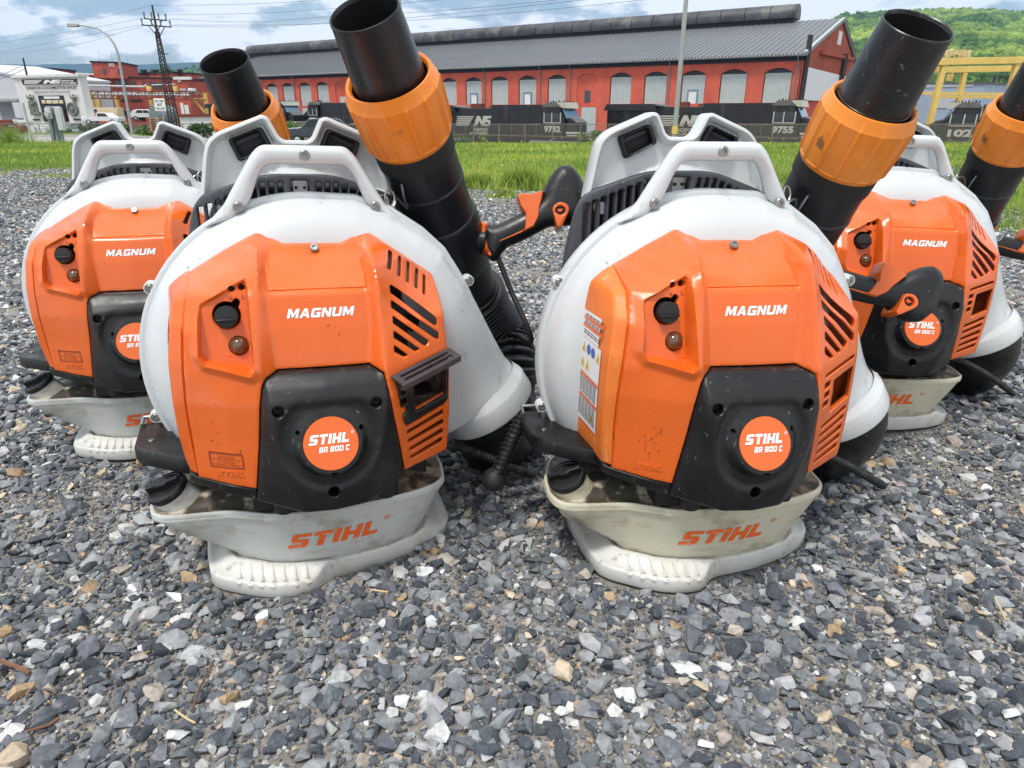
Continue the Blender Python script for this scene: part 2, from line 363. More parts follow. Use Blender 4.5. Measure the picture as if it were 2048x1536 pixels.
# starter cover
CZ = [.120,.133,.151,.166,.180,.202,.215,.241,.256,.270,.283,.29]
CC = [
 ([-.090,-.084,-.083,-.081,-.079,-.075,-.074,-.070,-.069,-.066,-.062,-.062],[.041,.038,.036,.035,.034,.033,.033,.030,.029,.027,.030,.032]),
 ([-.033,-.034,-.038,-.042,-.046,-.050,-.053,-.058,-.060,-.060,-.055,-.055],[.006,.005,.003,.003,.003,.005,.007,.010,.014,.024,.036,.046]),
 ([0]*12,[.003,.002,.001,.000,-.001,.002,.005,.010,.012,.020,.035,.046]),
 ([.036,.037,.041,.045,.048,.054,.057,.061,.062,.061,.055,.055],[.011,.009,.005,.004,.004,.005,.007,.011,.014,.022,.034,.046]),
 ([.085,.083,.081,.080,.078,.074,.073,.069,.067,.065,.062,.062],[.044,.040,.036,.034,.030,.024,.022,.016,.017,.019,.026,.03]),
]
def C_raw(x, z):
    X = np.stack([np.interp(z, CZ, c[0]) for c in CC]); Y = np.stack([np.interp(z, CZ, c[1]) for c in CC])
    x = np.asarray(x, float)
    out = Y[0] + (x - X[0]) * (Y[1] - Y[0]) / (X[1] - X[0])
    for i in range(len(CC) - 1):
        t = (x - X[i]) / (X[i + 1] - X[i]); out = np.where(x >= X[i], Y[i] + t * (Y[i + 1] - Y[i]), out)
    return out
RECESS = [(-.0700,.3800),(-.121,.353),(-.125,.303),(-.1195,.2935),(-.0755,.2835),(-.0698,.290),(-.0700,.34)]
LID = [(-.058,.418),(-.0515,.39),(-.051,.365),(.053,.365),(.0535,.39),(.062,.418)]
F_s = blur(F_raw, .0022)
C_s = blur(C_raw, .0028)
def F_shroud(x, z):
    y = F_s(x, z); P = np.stack([np.ravel(x), np.ravel(z)], 1)
    # control recess: raised bezel and a flat floor
    s = sdist(P, RECESS).reshape(np.shape(y))
    bez = (1 - np.clip(-s / .0085, 0, 1)) * (s < 0)
    y = y - .0058 * np.where(s < 0, bez, 1.0) * sstep(.39, .30, z)
    floor = .0680 + (np.asarray(z) - .325) * .26
    k = sstep(.0003, .0034, s)
    y = np.where(s > 0, y * (1 - k) + np.maximum(floor, y) * k, y)
    # lid seam
    d = seg_dist(P, LID, False).reshape(np.shape(y))
    y = y + .0022 * (1 - sstep(.0003, .0011, d)) * (s < 0)
    return y
# ---------------------------------------------------------------- lettering
def letters(word='STIHL', gap=.13, sh=.26):
    hm = lambda P, w: [(w - a, b) for a, b in P][::-1]
    A1 = [(0, 0), (.28, 0), (.34, .2), (.5, .2), (.5, .42), (.41, .42), (.5, .74), (.5, 1), (.34, 1)]
    E8 = [(.475, 0), (.12, 0), (0, .12), (0, .42), (.08, .5), (0, .58), (0, .88), (.12, 1), (.475, 1), (.475, .78), (.28, .78), (.28, .6), (.475, .6), (.475, .4), (.28, .4), (.28, .22), (.475, .22)][::-1]
    Z0 = [(.475, 0), (.12, 0), (0, .12), (0, .88), (.12, 1), (.475, 1), (.475, .76), (.28, .76), (.28, .24), (.475, .24)][::-1]
    BAR = [(0, 0), (.28, 0), (.28, 1), (0, 1)]
    G = {'S': (.96, [[(0, 0), (.80, 0), (.92, .13), (.92, .47), (.80, .60), (.36, .60), (.36, .76), (.96, .76), (.96, 1), (.16, 1), (.04, .87), (.04, .51), (.16, .38), (.58, .38), (.58, .24), (0, .24)]]),
         'T': (.90, [[(.29, 0), (.61, 0), (.61, .74), (.90, .74), (.90, 1), (0, 1), (0, .74), (.29, .74)]]),
         'I': (.32, [[(0, 0), (.32, 0), (.32, 1), (0, 1)]]),
         'H': (.92, [[(0, 0), (.31, 0), (.31, .36), (.61, .36), (.61, 0), (.92, 0), (.92, 1), (.61, 1), (.61, .62), (.31, .62), (.31, 1), (0, 1)]]),
         'L': (.80, [[(0, 0), (.80, 0), (.80, .26), (.31, .26), (.31, 1), (0, 1)]]),
         'M': (1.1, [[(0, 0), (.26, 0), (.26, .58), (.46, .10), (.64, .10), (.84, .58), (.84, 0), (1.1, 0), (1.1, 1), (.78, 1), (.55, .45), (.32, 1), (0, 1)]]),
         'A': (1.0, [A1, hm(A1, 1.0)]), 'G': (.92, [[(.12, 0), (.92, 0), (.92, .56), (.5, .56), (.5, .36), (.64, .36), (.64, .25), (.28, .25), (.28, .75), (.92, .75), (.92, 1), (.12, 1), (0, .88), (0, .12)]]),
         'N': (.95, [[(0, 0), (.27, 0), (.27, .6), (.66, 0), (.95, 0), (.95, 1), (.68, 1), (.68, .42), (.30, 1), (0, 1)]]),
         'U': (.95, [[(.14, 0), (.81, 0), (.95, .14), (.95, 1), (.67, 1), (.67, .25), (.28, .25), (.28, 1), (0, 1), (0, .14)]]),
         'B': (.95, [BAR, [(.28, 0), (.85, 0), (.95, .1), (.95, .43), (.87, .5), (.93, .57), (.93, .9), (.83, 1), (.28, 1), (.28, .78), (.65, .78), (.65, .60), (.28, .60), (.28, .40), (.67, .40), (.67, .22), (.28, .22)]]),
         'R': (.95, [BAR, [(.28, .35), (.42, .35), (.62, 0), (.95, 0), (.74, .37), (.92, .47), (.92, .9), (.82, 1), (.28, 1), (.28, .78), (.64, .78), (.64, .55), (.28, .55)]]),
         '8': (.95, [E8, hm(E8, .95)]), '0': (.95, [Z0, hm(Z0, .95)]), ' ': (.30, []),
         'C': (.85, [[(.12, 0), (.85, 0), (.85, .25), (.28, .25), (.28, .75), (.85, .75), (.85, 1), (.12, 1), (0, .88), (0, .12)]])}
    x = 0; out = []
    for ch in word:
        w, Ps = G[ch]
        for P in Ps: out.append([(x + a + sh * b, b) for a, b in P])
        x += w + gap
    W = x - gap + sh
    return [[(a / W, b) for a, b in P] for P in out]     # unit width, unit height
def text2d(s, offset=.02, shear=0, xs=1.0, spacing=1.0, align='LEFT'):
    c = bpy.data.curves.new('t', 'FONT'); c.body = s; c.offset = offset; c.shear = shear; c.space_character = spacing; c.resolution_u = 3; c.align_x = align
    o = bpy.data.objects.new('t', c); COL.objects.link(o); dg = bpy.context.evaluated_depsgraph_get(); dg.update()
    me = bpy.data.meshes.new_from_object(o.evaluated_get(dg)); V = np.array([tuple(v.co)[:2] for v in me.vertices]); F = [tuple(p.vertices) for p in me.polygons]
    bpy.data.objects.remove(o); bpy.data.meshes.remove(me); bpy.data.curves.remove(c)
    lo = V.min(0); hi = V.max(0); return (V - lo) / (hi - lo), F, (hi - lo)[0] / (hi - lo)[1]
def quad_map(Q):    # unit square -> quad bl, br, tr, tl
    a, b, c, d = [np.array(q, float) for q in Q]
    return lambda u, v: (1 - u) * (1 - v) * a + u * (1 - v) * b + u * v * c + (1 - u) * v * d
def print_on(name, shapes, Q, fn, mat, parent, eps=.0004, third=None):
    """shapes: list of polygons in the unit square; Q: quad in (x,z); fn gives the surface depth"""
    q = quad_map(Q); V = []; F = []
    for P in shapes:
        k = len(V)
        for u, v in P:
            x, z = q(u, v); V.append((x, float(fn(np.array([x]), np.array([z]))[0]) - eps, z))
        F.append(tuple(range(k, k + len(P))))
    return mesh(name, V, F, mat, parent, False)
def print_text(name, txt, Q, fn, mat, parent, eps=.0004):
    V2, F, _ = txt; q = quad_map(Q); P = np.array([q(u, v) for u, v in V2]); y = fn(P[:, 0], P[:, 1]) - eps
    return mesh(name, [(a, c, b) for (a, b), c in zip(P, y)], F, mat, parent, False)
def frame_shapes(t=.03, asp=2.):
    a, b = t / asp, t
    return [[(0, 0), (1, 0), (1, b), (0, b)], [(0, 1 - b), (1, 1 - b), (1, 1), (0, 1)], [(0, b), (a, b), (a, 1 - b), (0, 1 - b)], [(1 - a, b), (1, b), (1, 1 - b), (1 - a, 1 - b)]]
# ---------------------------------------------------------------- one backpack leaf blower
def screw(pos, parent, r=.0068, axis=(0, -1, 0), boss=M_white, depth=.012, name='screw'):
    ax = np.array(axis, float); ax /= np.linalg.norm(ax); p = np.array(pos, float)
    o = lathe(name, [(-.002, r * .96), (.0002, r), (.0012, r * .93), (.0018, r * .80), (.0018, r * .45), (.0004, r * .38), (.0002, .0001)], p, ax, M_steel, parent, n=20, angle=30,
              mod=lambda a, rr, t: rr * (1 + (.16 * math.cos(6 * t) if abs(rr - r * .45) < 1e-9 or abs(rr - r * .38) < 1e-9 else 0)))
    if boss: lathe('screw_boss', [(-depth, r * 1.40), (-.001, r * 1.32), (.0010, r * 1.28), (.0016, r * 1.18), (.0016, r * 1.05), (-.002, r * 1.02)], p, ax, boss, o, n=24, angle=40)
    return o
HOLES = {
 's1': [(.0856,.3979),(.0906,.3952),(.0844,.3794),(.0795,.383)], 's2': [(.0979,.3901),(.1018,.3879),(.0964,.3698),(.0923,.3729)],
 's3': [(.1093,.3818),(.1131,.3792),(.1072,.3612),(.1031,.3642)], 's4': [(.1207,.3725),(.1248,.3695),(.1175,.3532),(.1135,.3559)], 's5': [(.1305,.3640),(.1338,.3612),(.1262,.3457),(.123,.3481)],
 'd1': [(.0797,.3647),(.0823,.3645),(.1301,.3275),(.1344,.3215),(.1339,.314),(.130,.3157),(.0798,.3565)], 'd2': [(.0792,.3501),(.1350,.3068),(.1360,.2985),(.1321,.2990),(.0786,.342)],
 'd3': [(.0789,.3346),(.1215,.3000),(.1184,.2947),(.1150,.2955),(.0784,.3266)], 'd4': [(.0783,.3194),(.109,.2935),(.1029,.2919),(.0778,.3113)], 'd5': [(.0771,.3043),(.0935,.2905),(.0879,.2896),(.077,.297)],
 'm0': [(.0785,.2745),(.1385,.2825),(.1395,.2780),(.0790,.2705)], 'm1': [(.0985,.2625),(.1415,.2675),(.1425,.2300),(.1000,.2245)],
 'q1': [(.0785,.2640),(.0905,.2650),(.0905,.2585),(.0785,.2578)], 'q2': [(.0790,.2530),(.0905,.2540),(.0905,.2475),(.0790,.2468)], 'q3': [(.0800,.2420),(.0910,.2430),(.0910,.2365),(.0800,.2358)],
 'l0': [(.0868,.2120),(.1410,.2200),(.1413,.2145),(.0872,.2068)], 'l1': [(.0882,.2005),(.139,.2086),(.1394,.2026),(.0888,.1955)], 'l2': [(.0896,.1881),(.1388,.1962),(.1393,.1894),(.0903,.1832)],
 'l3': [(.0913,.1757),(.1382,.1838),(.1387,.1774),(.092,.1712)], 'l4': [(.0924,.1638),(.1369,.1721),(.1368,.1658),(.093,.1595)]}
OUT_SHROUD = [(-.131,.3755),(-.094,.398),(-.057,.4175),(-.0515,.4150),(-.031,.4045),(.034,.4035),(.0555,.4135),(.066,.4165),(.105,.390),(.1445,.3615),(.1455,.345),(.1435,.329),(.1465,.290),(.1500,.250),(.1492,.200),(.1445,.152),
              (.0845,.147),(.078,.189),(.0715,.225),(.0665,.257),(.063,.2785),(.050,.2835),(-.048,.2840),(-.060,.2795),(-.0645,.273),(-.069,.249),(-.074,.205),(-.082,.1485),(-.112,.153),(-.1435,.1575),(-.144,.206),(-.144,.247),(-.1410,.291),(-.137,.331),(-.1330,.357)]
def ring_frame():
    c = np.array([.231, .235, .165]); ax = np.array([.52, 0, -.854]); ax /= np.linalg.norm(ax)
    return c, ax
def duct_k(x, z):
    a = (x - .231) * .52 - (z - .165) * .854
    return sstep(-.17, -.02, a) * sstep(.03, .13, x)
def housing_front(x, z, d):
    body = .1975 - (.004 * rnd(d, .003) + .003 * sstep(.0065, .009, d) + .046 * rnd(np.maximum(d - .008, 0), .060))
    duct = .235 - .067 * rnd(d, .067); k = duct_k(x, z)
    return body * (1 - k) + duct * k
def housing_back(x, z, d):
    body = .212 + .055 * rnd(d, .07); duct = .235 + .067 * rnd(d, .067); k = duct_k(x, z)
    return body * (1 - k) + duct * k
def make_blower():
    root = empty('leaf_blower'); P = root
    # fan housing
    th = np.radians(np.arange(225, 84, -4)); circ = [(.2085 * math.cos(t), .249 + .2085 * math.sin(t)) for t in th]
    right = [(.060,.4545),(.103,.4405),(.144,.414),(.173,.387),(.191,.3585),(.204,.336),(.2125,.318),(.236,.277),(.257,.240),(.271,.2165),(.2905,.1960),(.318,.151),(.202,.082),(.10,.102),(0,.098)]
    outl = circ[::-1][::-1] + right
    hole = []
    fan = shell('fan_housing', outl, hole, housing_front, housing_back, M_white, P, sp=.0075, bsp=.006, rings=(.0012, .003, .0065, .009, .013, .019), keep=lambda q: (q[:, 0] - .231) * .52 - (q[:, 1] - .165) * .854 < 0, lines=[([(.1456,.1130),(.3164,.2170)], False)])
    for p in [(-.184,.196,.3475), (-.201,.197,.184), (.2055,.197,.341)]:
        screw(p, fan, .0056)
    c, ax = ring_frame()
    e = np.array([0, 1, 0]); g = np.cross(ax, e)
    ring = lathe('outlet_ring', [(-.012,.0660),(-.003,.0690),(.003,.0725),(.005,.0732),(.030,.0742),(.033,.0735),(.034,.069),(.02,.066)], c, ax, M_white, fan, n=72, angle=50)
    screw((.291,.222,.194), fan, .0054, (0.1, -1, .25))
    # carrying handle: one arched bar on the rim
    arch = [(-.116,.419),(-.100,.436),(-.093,.443),(-.079,.466),(-.057,.501),(-.046,.511),(.050,.511),(.061,.501),(.082,.466),(.096,.443),(.104,.436),(.120,.418),(.092,.424),(.071,.446),(.0585,.477),(.049,.4895),(-.041,.4895),(-.051,.477),(-.064,.446),(-.085,.425)]
    arch = round_poly(arch, [0,.004,.004,.01,.012,.012,.012,.012,.01,.004,.004,0,0,.008,.01,.010,.010,.01,.008,0], 4)
    hd = shell('carrying_handle', arch, [], lambda x, z, d: .1935 - .013 * rnd(d, .0075), lambda x, z, d: .1935 + .013 * rnd(d, .0075), M_white, P, sp=.006, bsp=.005, rings=(.0007, .002, .0042, .0075))
    for p in [(.002,.1798,.5005), (-.0765,.1798,.442), (.0815,.1798,.442)]: screw(p, hd, .0062, boss=None)
    # engine shroud
    def dilate(h, e=.0009):
        c = np.mean(h, 0); return [tuple(np.array(q_) + (np.array(q_) - c) / np.linalg.norm(np.array(q_) - c) * e * np.array([.35, 1.15])) for q_ in h]
    hs = [round_poly(dilate(h), .0016, 2) for h in HOLES.values()]
    tri = []
    def knob_hole():
        c0 = np.array((-.0940,.3405)); c1 = np.array((-.0838,.3530)); out = []
        for t in np.radians(np.arange(0, 360, 6)):
            u = np.array((math.cos(t), math.sin(t))); r = .0140; w = c1 - c0; bq = w @ u; dq = bq * bq - (w @ w - .0042 ** 2)
            if dq > 0 and bq > 0: r = max(r, bq + math.sqrt(dq))
            out.append(tuple(c0 + u * r))
        return out
    def circ_hole(c0, r, n=14): return [(c0[0] + r * math.cos(t), c0[1] + r * math.sin(t)) for t in np.arange(n) * 2 * math.pi / n]
    hs += [knob_hole(), circ_hole((-.0870,.3675), .0036), circ_hole((-.0768,.3685), .0034), circ_hole((-.0850,.3085), .0100, 18)]
    def wall_depth(x, z, d):
        return F_shroud(x, z)
    inset = lambda Q, k: [tuple(np.mean(Q, 0) + (np.array(q_) - np.mean(Q, 0)) * k) for q_ in Q]
    v, f, loops = cdt(OUT_SHROUD, hs, .0030, .0028, rings=(.0008,), lines=[(RECESS, True), (inset(RECESS, .955), True), (inset(RECESS, .90), True), (inset(RECESS, .85), True), (inset(RECESS, 1.05), True), (LID, False), ([(a + .0009, b - .0009) for a, b in LID], False), ([(a - .0009, b + .0009) for a, b in LID], False)])
    # extra density where the relief is: handled by the 3.4 mm grid
    y = F_shroud(v[:, 0], v[:, 1]); dB = seg_dist(v, loops[0]); y = y + .0022 * (1 - rnd(dB, .0022)); 
    for l in loops[1:]: y = y + .0010 * (1 - rnd(seg_dist(v, l), .0010))
    V = [(a, c_, b) for (a, b), c_ in zip(v, y)]; F = [tuple(t) for t in f]; n0 = len(V)
    # side walls run back from every edge
    isout = np.zeros(len(v), bool); isout[:len(loops[0])] = True
    back = {}
    for a, b in bedges(f):
        for i in (a, b):
            if i not in back:
                x, z = v[i]; dep = .006
                if isout[i]:
                    dep = .006 if (z < .29 and -.09 < x < .088) else max(.02, .175 - y[i])
                back[i] = len(V); sx = 0
                if isout[i] and x > .13: sx = .006
                V.append((x + sx, y[i] + dep, z))
        F.append((b, a, back[a], back[b]))
    sh = mesh('engine_shroud', V, F, M_orange, P, True, 32)
    # things in the control recess
    kn = lathe('choke_knob', [(-.004,.0118),(.006,.0118),(.0075,.0108),(.0078,.0001)], (-.0940,.0695,.3395), (0,-1,.2), M_blackdeep, sh, n=28)
    MB().box((-.0940,.0602,.3385), (.0215,.0050,.0022)).build('knob_grip', M_black, kn, bevel=.0008)
    lathe('primer_bulb', [(-.004,.0098),(.002,.0098),(.006,.0078),(.0085,.0045),(.0095,.0001)], (-.0850,.0660,.3085), (0,-1,.15), M_bulb, sh, n=28, angle=60)
    for s, q in (('H', (-.0905,.3600)), ('L', (-.0770,.3605))):
        print_text('adjuster_letter', text2d(s, .01), [(q[0],q[1]-.004),(q[0]+.003,q[1]-.004),(q[0]+.003,q[1]),(q[0],q[1])], F_shroud, M_inkbrown, sh, .0003)
    scr = screw((.003,.1275,.4015), sh, .0052, (0,-.75,.66), boss=None)
    q = [(-.0338,.3372),(.0382,.3372),(.0382,.3468),(-.0338,.3468)]
    print_on('lettering', letters('MAGNUM'), q, F_s, M_logo_w, sh, .0005)
    # embossed maker lettering, low on the left: a real relief
    q = [(-.1225,.1635),(-.0925,.1640),(-.0925,.1707),(-.1225,.1702)]
    lt = MB(); qm = quad_map(q)
    for Pl in letters():
        P3 = [(float(a), float(b)) for a, b in (qm(u, w) for u, w in Pl)]
        yv = [float(F_s(np.array([a]), np.array([b]))[0]) for a, b in P3]
        k = len(Pl); lt.add([(a, yy - .0010, b) for (a, b), yy in zip(P3, yv)] + [(a, yy + .001, b) for (a, b), yy in zip(P3, yv)], [tuple(range(k)), *[(i, (i + 1) % k, k + (i + 1) % k, k + i) for i in range(k)]])
    lt.build('embossed_lettering', M_orange, sh)
    # inside of the engine
    MB().box((-.02,.135,.250), (.20,.06,.19)).box((.085,.135,.25), (.04,.05,.17)).cyl((.075,.145,.30), (.075,.145,.362), .030, n=20).cyl((.07,.13,.33),(.12,.135,.30),.010).build('engine_block', M_dark, P, bevel=.004)
    MB().box((.122,.125,.250), (.032,.05,.030)).box((.118,.12,.205), (.04,.05,.03)).build('muffler', M_muffler, P, bevel=.003)
    MB().prism([(-.125,.345),(.05,.345),(.05,.16),(-.125,.16)], .098, .102, lambda u, v_, w: (u, w, v_)).build('heat_shield', M_dark, P)
    # starter cover
    out = round_poly([(-.0835,.1335),(-.0345,.1275),(.0370,.1270),(.0835,.1385),(.0775,.189),(.0710,.225),(.0662,.257),(.0625,.2775),(.0500,.2825),(-.0480,.2830),(-.0600,.2785),(-.0640,.272),(-.0685,.249),(-.0735,.205)], [.003,.006,.006,.004,0,0,0,.003,.002,.002,.003,.004,0,0], 3)
    chole = [circ_hole((-.0510,.2480), .0062, 16), circ_hole((.0515,.2485), .0062, 16), circ_hole((-.0005,.1510), .0062, 16)]
    slotb = [[(-.0345,.2215),(-.0305,.2240),(-.0325,.2275),(-.0362,.2252)], [(.0300,.2235),(.0340,.2208),(.0360,.2248),(.0322,.2272)], [(-.0025,.1795),(.0045,.1795),(.0045,.1820),(-.0025,.1820)]]
    def C_full(x, z):
        x = np.asarray(x, float); z = np.asarray(z, float); y = C_s(x, z)
        # hollow round the badge with a scalloped rim
        r = np.hypot(x * 1.0, (z - .2120) * .92)
        y = y + .0035 * sstep(.056, .047, r) * sstep(.262, .245, z)
        r2 = np.hypot(x, z - .2120); k = sstep(.0420, .0310, r2)
        y = y * (1 - k) + k * (-.0012 + (z - .2120) * .39 + .0015)
        return y
    v, f, loops = cdt(out, chole + slotb, .0030, .0030, rings=(.0008, .002), lines=[(circ_hole((0, .2120), r_, 60), True) for r_ in (.0305, .0325, .036, .0395)])
    y = C_full(v[:, 0], v[:, 1]); y = y + .003 * (1 - rnd(seg_dist(v, loops[0]), .004))
    for l in loops[1:4]: y = y + .0010 * (1 - rnd(seg_dist(v, l), .0012))
    V = [(a, c_, b) for (a, b), c_ in zip(v, y)]; F = [tuple(t) for t in f]; back = {}; nO = len(loops[0])
    for a, b in bedges(f):
        for i in (a, b):
            if i not in back:
                back[i] = len(V); dep = .030 if i < nO else .014
                if i < nO and v[i][1] < .145: dep = .07
                V.append((v[i][0], y[i] + dep, v[i][1]))
        F.append((b, a, back[a], back[b]))
    cov = mesh('starter_cover', V, F, M_black, P, True, 34)
    for h in ((-.0510,.2480), (.0515,.2485), (-.0005,.1510)):
        lathe('screw', [(-.001,.0060),(0,.0058),(0,.0022),(-.002,.0001)], (h[0],.0225,h[1]), (0,-1,0), M_dark, cov, n=16)  # heads coloured black instead of steel, standing in for shade deep in the holes
    bc = np.array([0,-.0012,.2120]); bn = np.array([0,-1,.39]); bn /= np.linalg.norm(bn)
    bd = lathe('badge', [(-.004,.0288),(0,.0290),(.0007,.0285),(.0009,.0001)], bc, bn, M_orange, cov, n=64, angle=30)
    fB = lambda x, z: -.0012 + (np.asarray(z) - .2120) * .39 - .00095 + 0 * np.asarray(x)
    print_on('maker_lettering', letters(), [(-.0235,.2125),(.0205,.2125),(.0205,.2225),(-.0235,.2225)], fB, M_logo_w, bd, .0004)
    print_on('model_lettering', letters('BR 800 C', .16), [(-.0135,.2042),(.0190,.2042),(.0190,.2098),(-.0135,.2098)], fB, M_logo_w, bd, .0004)
    rg = [(math.cos(t) * .5 + .5, math.sin(t) * .5 + .5) for t in np.arange(16) * math.pi / 8]
    print_text('registered_mark', text2d('®', .0), [(.0215,.2205),(.0250,.2205),(.0250,.2240),(.0215,.2240)], fB, M_logo_w, bd, .0004)
    # lower trim strip under the shroud
    tr = MB()
    xs = np.linspace(-.153, -.083, 12); zt = np.interp(xs, [-.153,-.143,-.083], [.159,.1565,.1475]); zb = np.interp(xs, [-.153,-.143,-.083], [.149,.146,.133])
    yy = np.interp(xs, [-.153,-.144,-.11,-.083], [.074,.068,.048,.039])
    V = []; 
    for i in range(12): V += [(xs[i], yy[i], zt[i]), (xs[i], yy[i] + .002, zb[i]), (xs[i], yy[i] + .06, zb[i] + .004), (xs[i], yy[i] + .06, zt[i] + .004)]
    F = [(4*i + j, 4*i + 4 + j, 4*i + 4 + (j+1) % 4, 4*i + (j+1) % 4) for i in range(11) for j in range(4)] + [(0,1,2,3), (44,45,46,47)]
    # it carries on along the left side
    tr.add(V, F); tr.add([(-.153,.074,.159),(-.153,.076,.149),(-.163,.165,.160),(-.163,.165,.172),(-.145,.074,.159),(-.145,.076,.149),(-.150,.165,.160),(-.150,.165,.172)], [(0,1,2,3),(4,5,6,7),(0,3,7,4),(1,2,6,5),(2,3,7,6),(0,1,5,4)])
    tr.build('lower_trim', M_black, P, bevel=.0012)
    MB().box((-.005,.120,.128), (.17,.12,.045)).cyl((-.055,.045,.112), (-.055,.045,.135), .012).cyl((.062,.05,.112), (.062,.05,.135), .012).box((.09,.16,.15),(.07,.10,.10)).build('engine_base', M_blackdeep, P, bevel=.003)
    # left side panel
    rows = []   # z, seam(x,y), ridge(x,y), back(x,y)
    S_ = [(.3745,(-.133,.148),(-.134,.149),(-.1365,.152)), (.366,(-.1335,.118),(-.139,.122),(-.150,.150)), (.357,(-.1345,.089),(-.1465,.097),(-.158,.150)), (.331,(-.1385,.065),(-.1515,.075),(-.161,.155)), (.291,(-.1425,.0600),(-.1570,.0690),(-.163,.161)),
          (.247,(-.1455,.0630),(-.1585,.0680),(-.1645,.164)), (.206,(-.1455,.0680),(-.1580,.0715),(-.1645,.163)), (.176,(-.1445,.0690),(-.1555,.0765),(-.164,.160)), (.161,(-.1440,.0700),(-.153,.0800),(-.162,.155))]
    V = []; ncol = 0
    zz = np.linspace(.3745, .161, 40)
    Sz = np.array([s[0] for s in S_])[::-1]
    def si(k, j, z): return np.interp(z, Sz, np.array([s[k][j] for s in S_])[::-1])
    for z in zz:
        s = np.array([si(1,0,z), si(1,1,z)]); r = np.array([si(2,0,z), si(2,1,z)]); b = np.array([si(3,0,z), si(3,1,z)])
        rowp = [s + np.array([.004,.004]), s + (r - s) * .06]
        for t in np.linspace(.2, .8, 3): rowp.append(s + (r - s) * t)
        for t in np.linspace(0, 1, 5): rowp.append((1-t)**2 * (s + (r - s) * .82) + 2*t*(1-t) * r + t*t * (r + (b - r) * .06))
        for t in (.2, .4, .6, .8, 1): rowp.append(r + (b - r) * t)
        rowp.append(b + np.array([.012, .002])); ncol = len(rowp)
        V += [(p[0], p[1], z) for p in rowp]
    m = len(zz); F = [(i*ncol+j, i*ncol+j+1, (i+1)*ncol+j+1, (i+1)*ncol+j) for i in range(m-1) for j in range(ncol-1)] + [tuple(range(ncol)), tuple((m-1)*ncol+j for j in range(ncol))]
    sp = mesh('side_panel', V, F, M_orange, P, True, 40, normals_out=True)
    # warning labels on its outer face
    def lab(t, z, e=.0006):
        r = np.array([si(2,0,z), si(2,1,z)]); b = np.array([si(3,0,z), si(3,1,z)]); p = r + (b - r) * t; return (p[0] - e, p[1], z)
    def strip(mb, t0, z0, t1, z1, e):   # skewed rectangle in label space
        mb.add([lab(t0, z0[0], e), lab(t1, z1[0], e), lab(t1, z1[1], e), lab(t0, z0[1], e)], [(0,1,2,3)])
    zt = lambda t: .290 + (t - .12) * 0.0; 
    a, b_ = MB(), MB()
    for (t0, t1, z0, z1, nm) in ((.20, .93, .193, .2925, 'big'), (.32, .95, .297, .3245, 'small')):
        for i in range(8):
            u0, u1 = t0 + (t1 - t0) * i / 8, t0 + (t1 - t0) * (i + 1) / 8; zl = np.linspace(z0 - .003, z1 + .001, 14)
            for w0, w1 in zip(zl, zl[1:]): a.add([lab(u0, w0, .0009), lab(u1, w0, .0009), lab(u1, w1, .0009), lab(u0, w1, .0009)], [(0,1,2,3)])
    lb = a.build('warning_label', M_paper, sp)
    orr, ink, yl, bl_ = MB(), MB(), MB(), MB()
    bars = []
    for z0 in (.2475, .2200, .3150, .3060): orr = MB(); strip(orr, .21, (z0, z0 + .0045), .92, (z0, z0 + .0045), .0013); bars.append(orr)
    for z0 in list(np.arange(.2270, .2465, .0030)) + list(np.arange(.1960, .2185, .0030)) + [.2985, .3015, .3100, .3125, .3205]:
        for k in range(5):
            t0 = .25 + .13 * k; strip(ink, t0, (z0, z0 + .0012), t0 + .11, (z0, z0 + .0012), .0013)
    for t0, z0 in ((.80,.2765), (.28,.2765), (.80,.2580), (.62,.2580), (.36,.1990)):
        yl.add([lab(t0 - .07, z0, .0013), lab(t0 + .07, z0, .0013), lab(t0, z0 + .0125, .0013)], [(0,1,2)])
        ink.add([lab(t0 - .012, z0 + .002, .0017), lab(t0 + .012, z0 + .002, .0017), lab(t0, z0 + .009, .0017)], [(0,1,2)])
    for t0, z0 in ((.62,.2830), (.46,.2830)):
        k = 14; V = [lab(t0 + .07 * math.cos(q_ * 2 * math.pi / k), z0 + .0060 * math.sin(q_ * 2 * math.pi / k), .0013) for q_ in range(k)]; bl_.add(V, [tuple(range(k))])
    [q_.build('warning_bar', M_orange, lb) for q_ in bars]; ink.build('label_print', M_ink, lb); yl.build('warning_triangles', M_yel, lb); bl_.build('instruction_discs', M_blue, lb)
    # fuel tank
    R = [(-.206,.150),(-.2075,.115),(-.202,.092),(-.186,.0825),(-.15,.0790),(-.117,.0760),(-.093,.0640),(-.071,.0530),(-.025,.0475),(.03,.0495),(.06,.0540),(.10,.0635),(.130,.0755),(.1440,.090),(.150,.13),(.15,.2),(.12,.25),(-.15,.25),(-.19,.2)]
    Bt = [(-.118,.15),(-.121,.115),(-.120,.100),(-.108,.090),(-.095,.083),(-.077,.0715),(-.048,.063),(-.02,.0605),(.011,.0595),(.045,.0640),(.076,.0715),(.100,.086),(.114,.100),(.120,.12),(.12,.15),(.12,.22),(-.11,.22)]
    def radial(Q, c0=(-.03,.15), n=140):
        out = []
        for t in np.arange(n) * 2 * math.pi / n:
            dx, dy = math.cos(t), math.sin(t); best = None
            for i in range(len(Q)):
                (x1, y1), (x2, y2) = Q[i], Q[(i+1) % len(Q)]
                ex, ey = x2 - x1, y2 - y1; D = dx * ey - dy * ex
                if abs(D) < 1e-12: continue
                s = ((x1 - c0[0]) * ey - (y1 - c0[1]) * ex) / D; w = ((x1 - c0[0]) * dy - (y1 - c0[1]) * dx) / D
                if s > 0 and -1e-9 <= w <= 1 + 1e-9: best = s if best is None else max(best, s)
            out.append((c0[0] + best * dx, c0[1] + best * dy))
        return np.array(out)
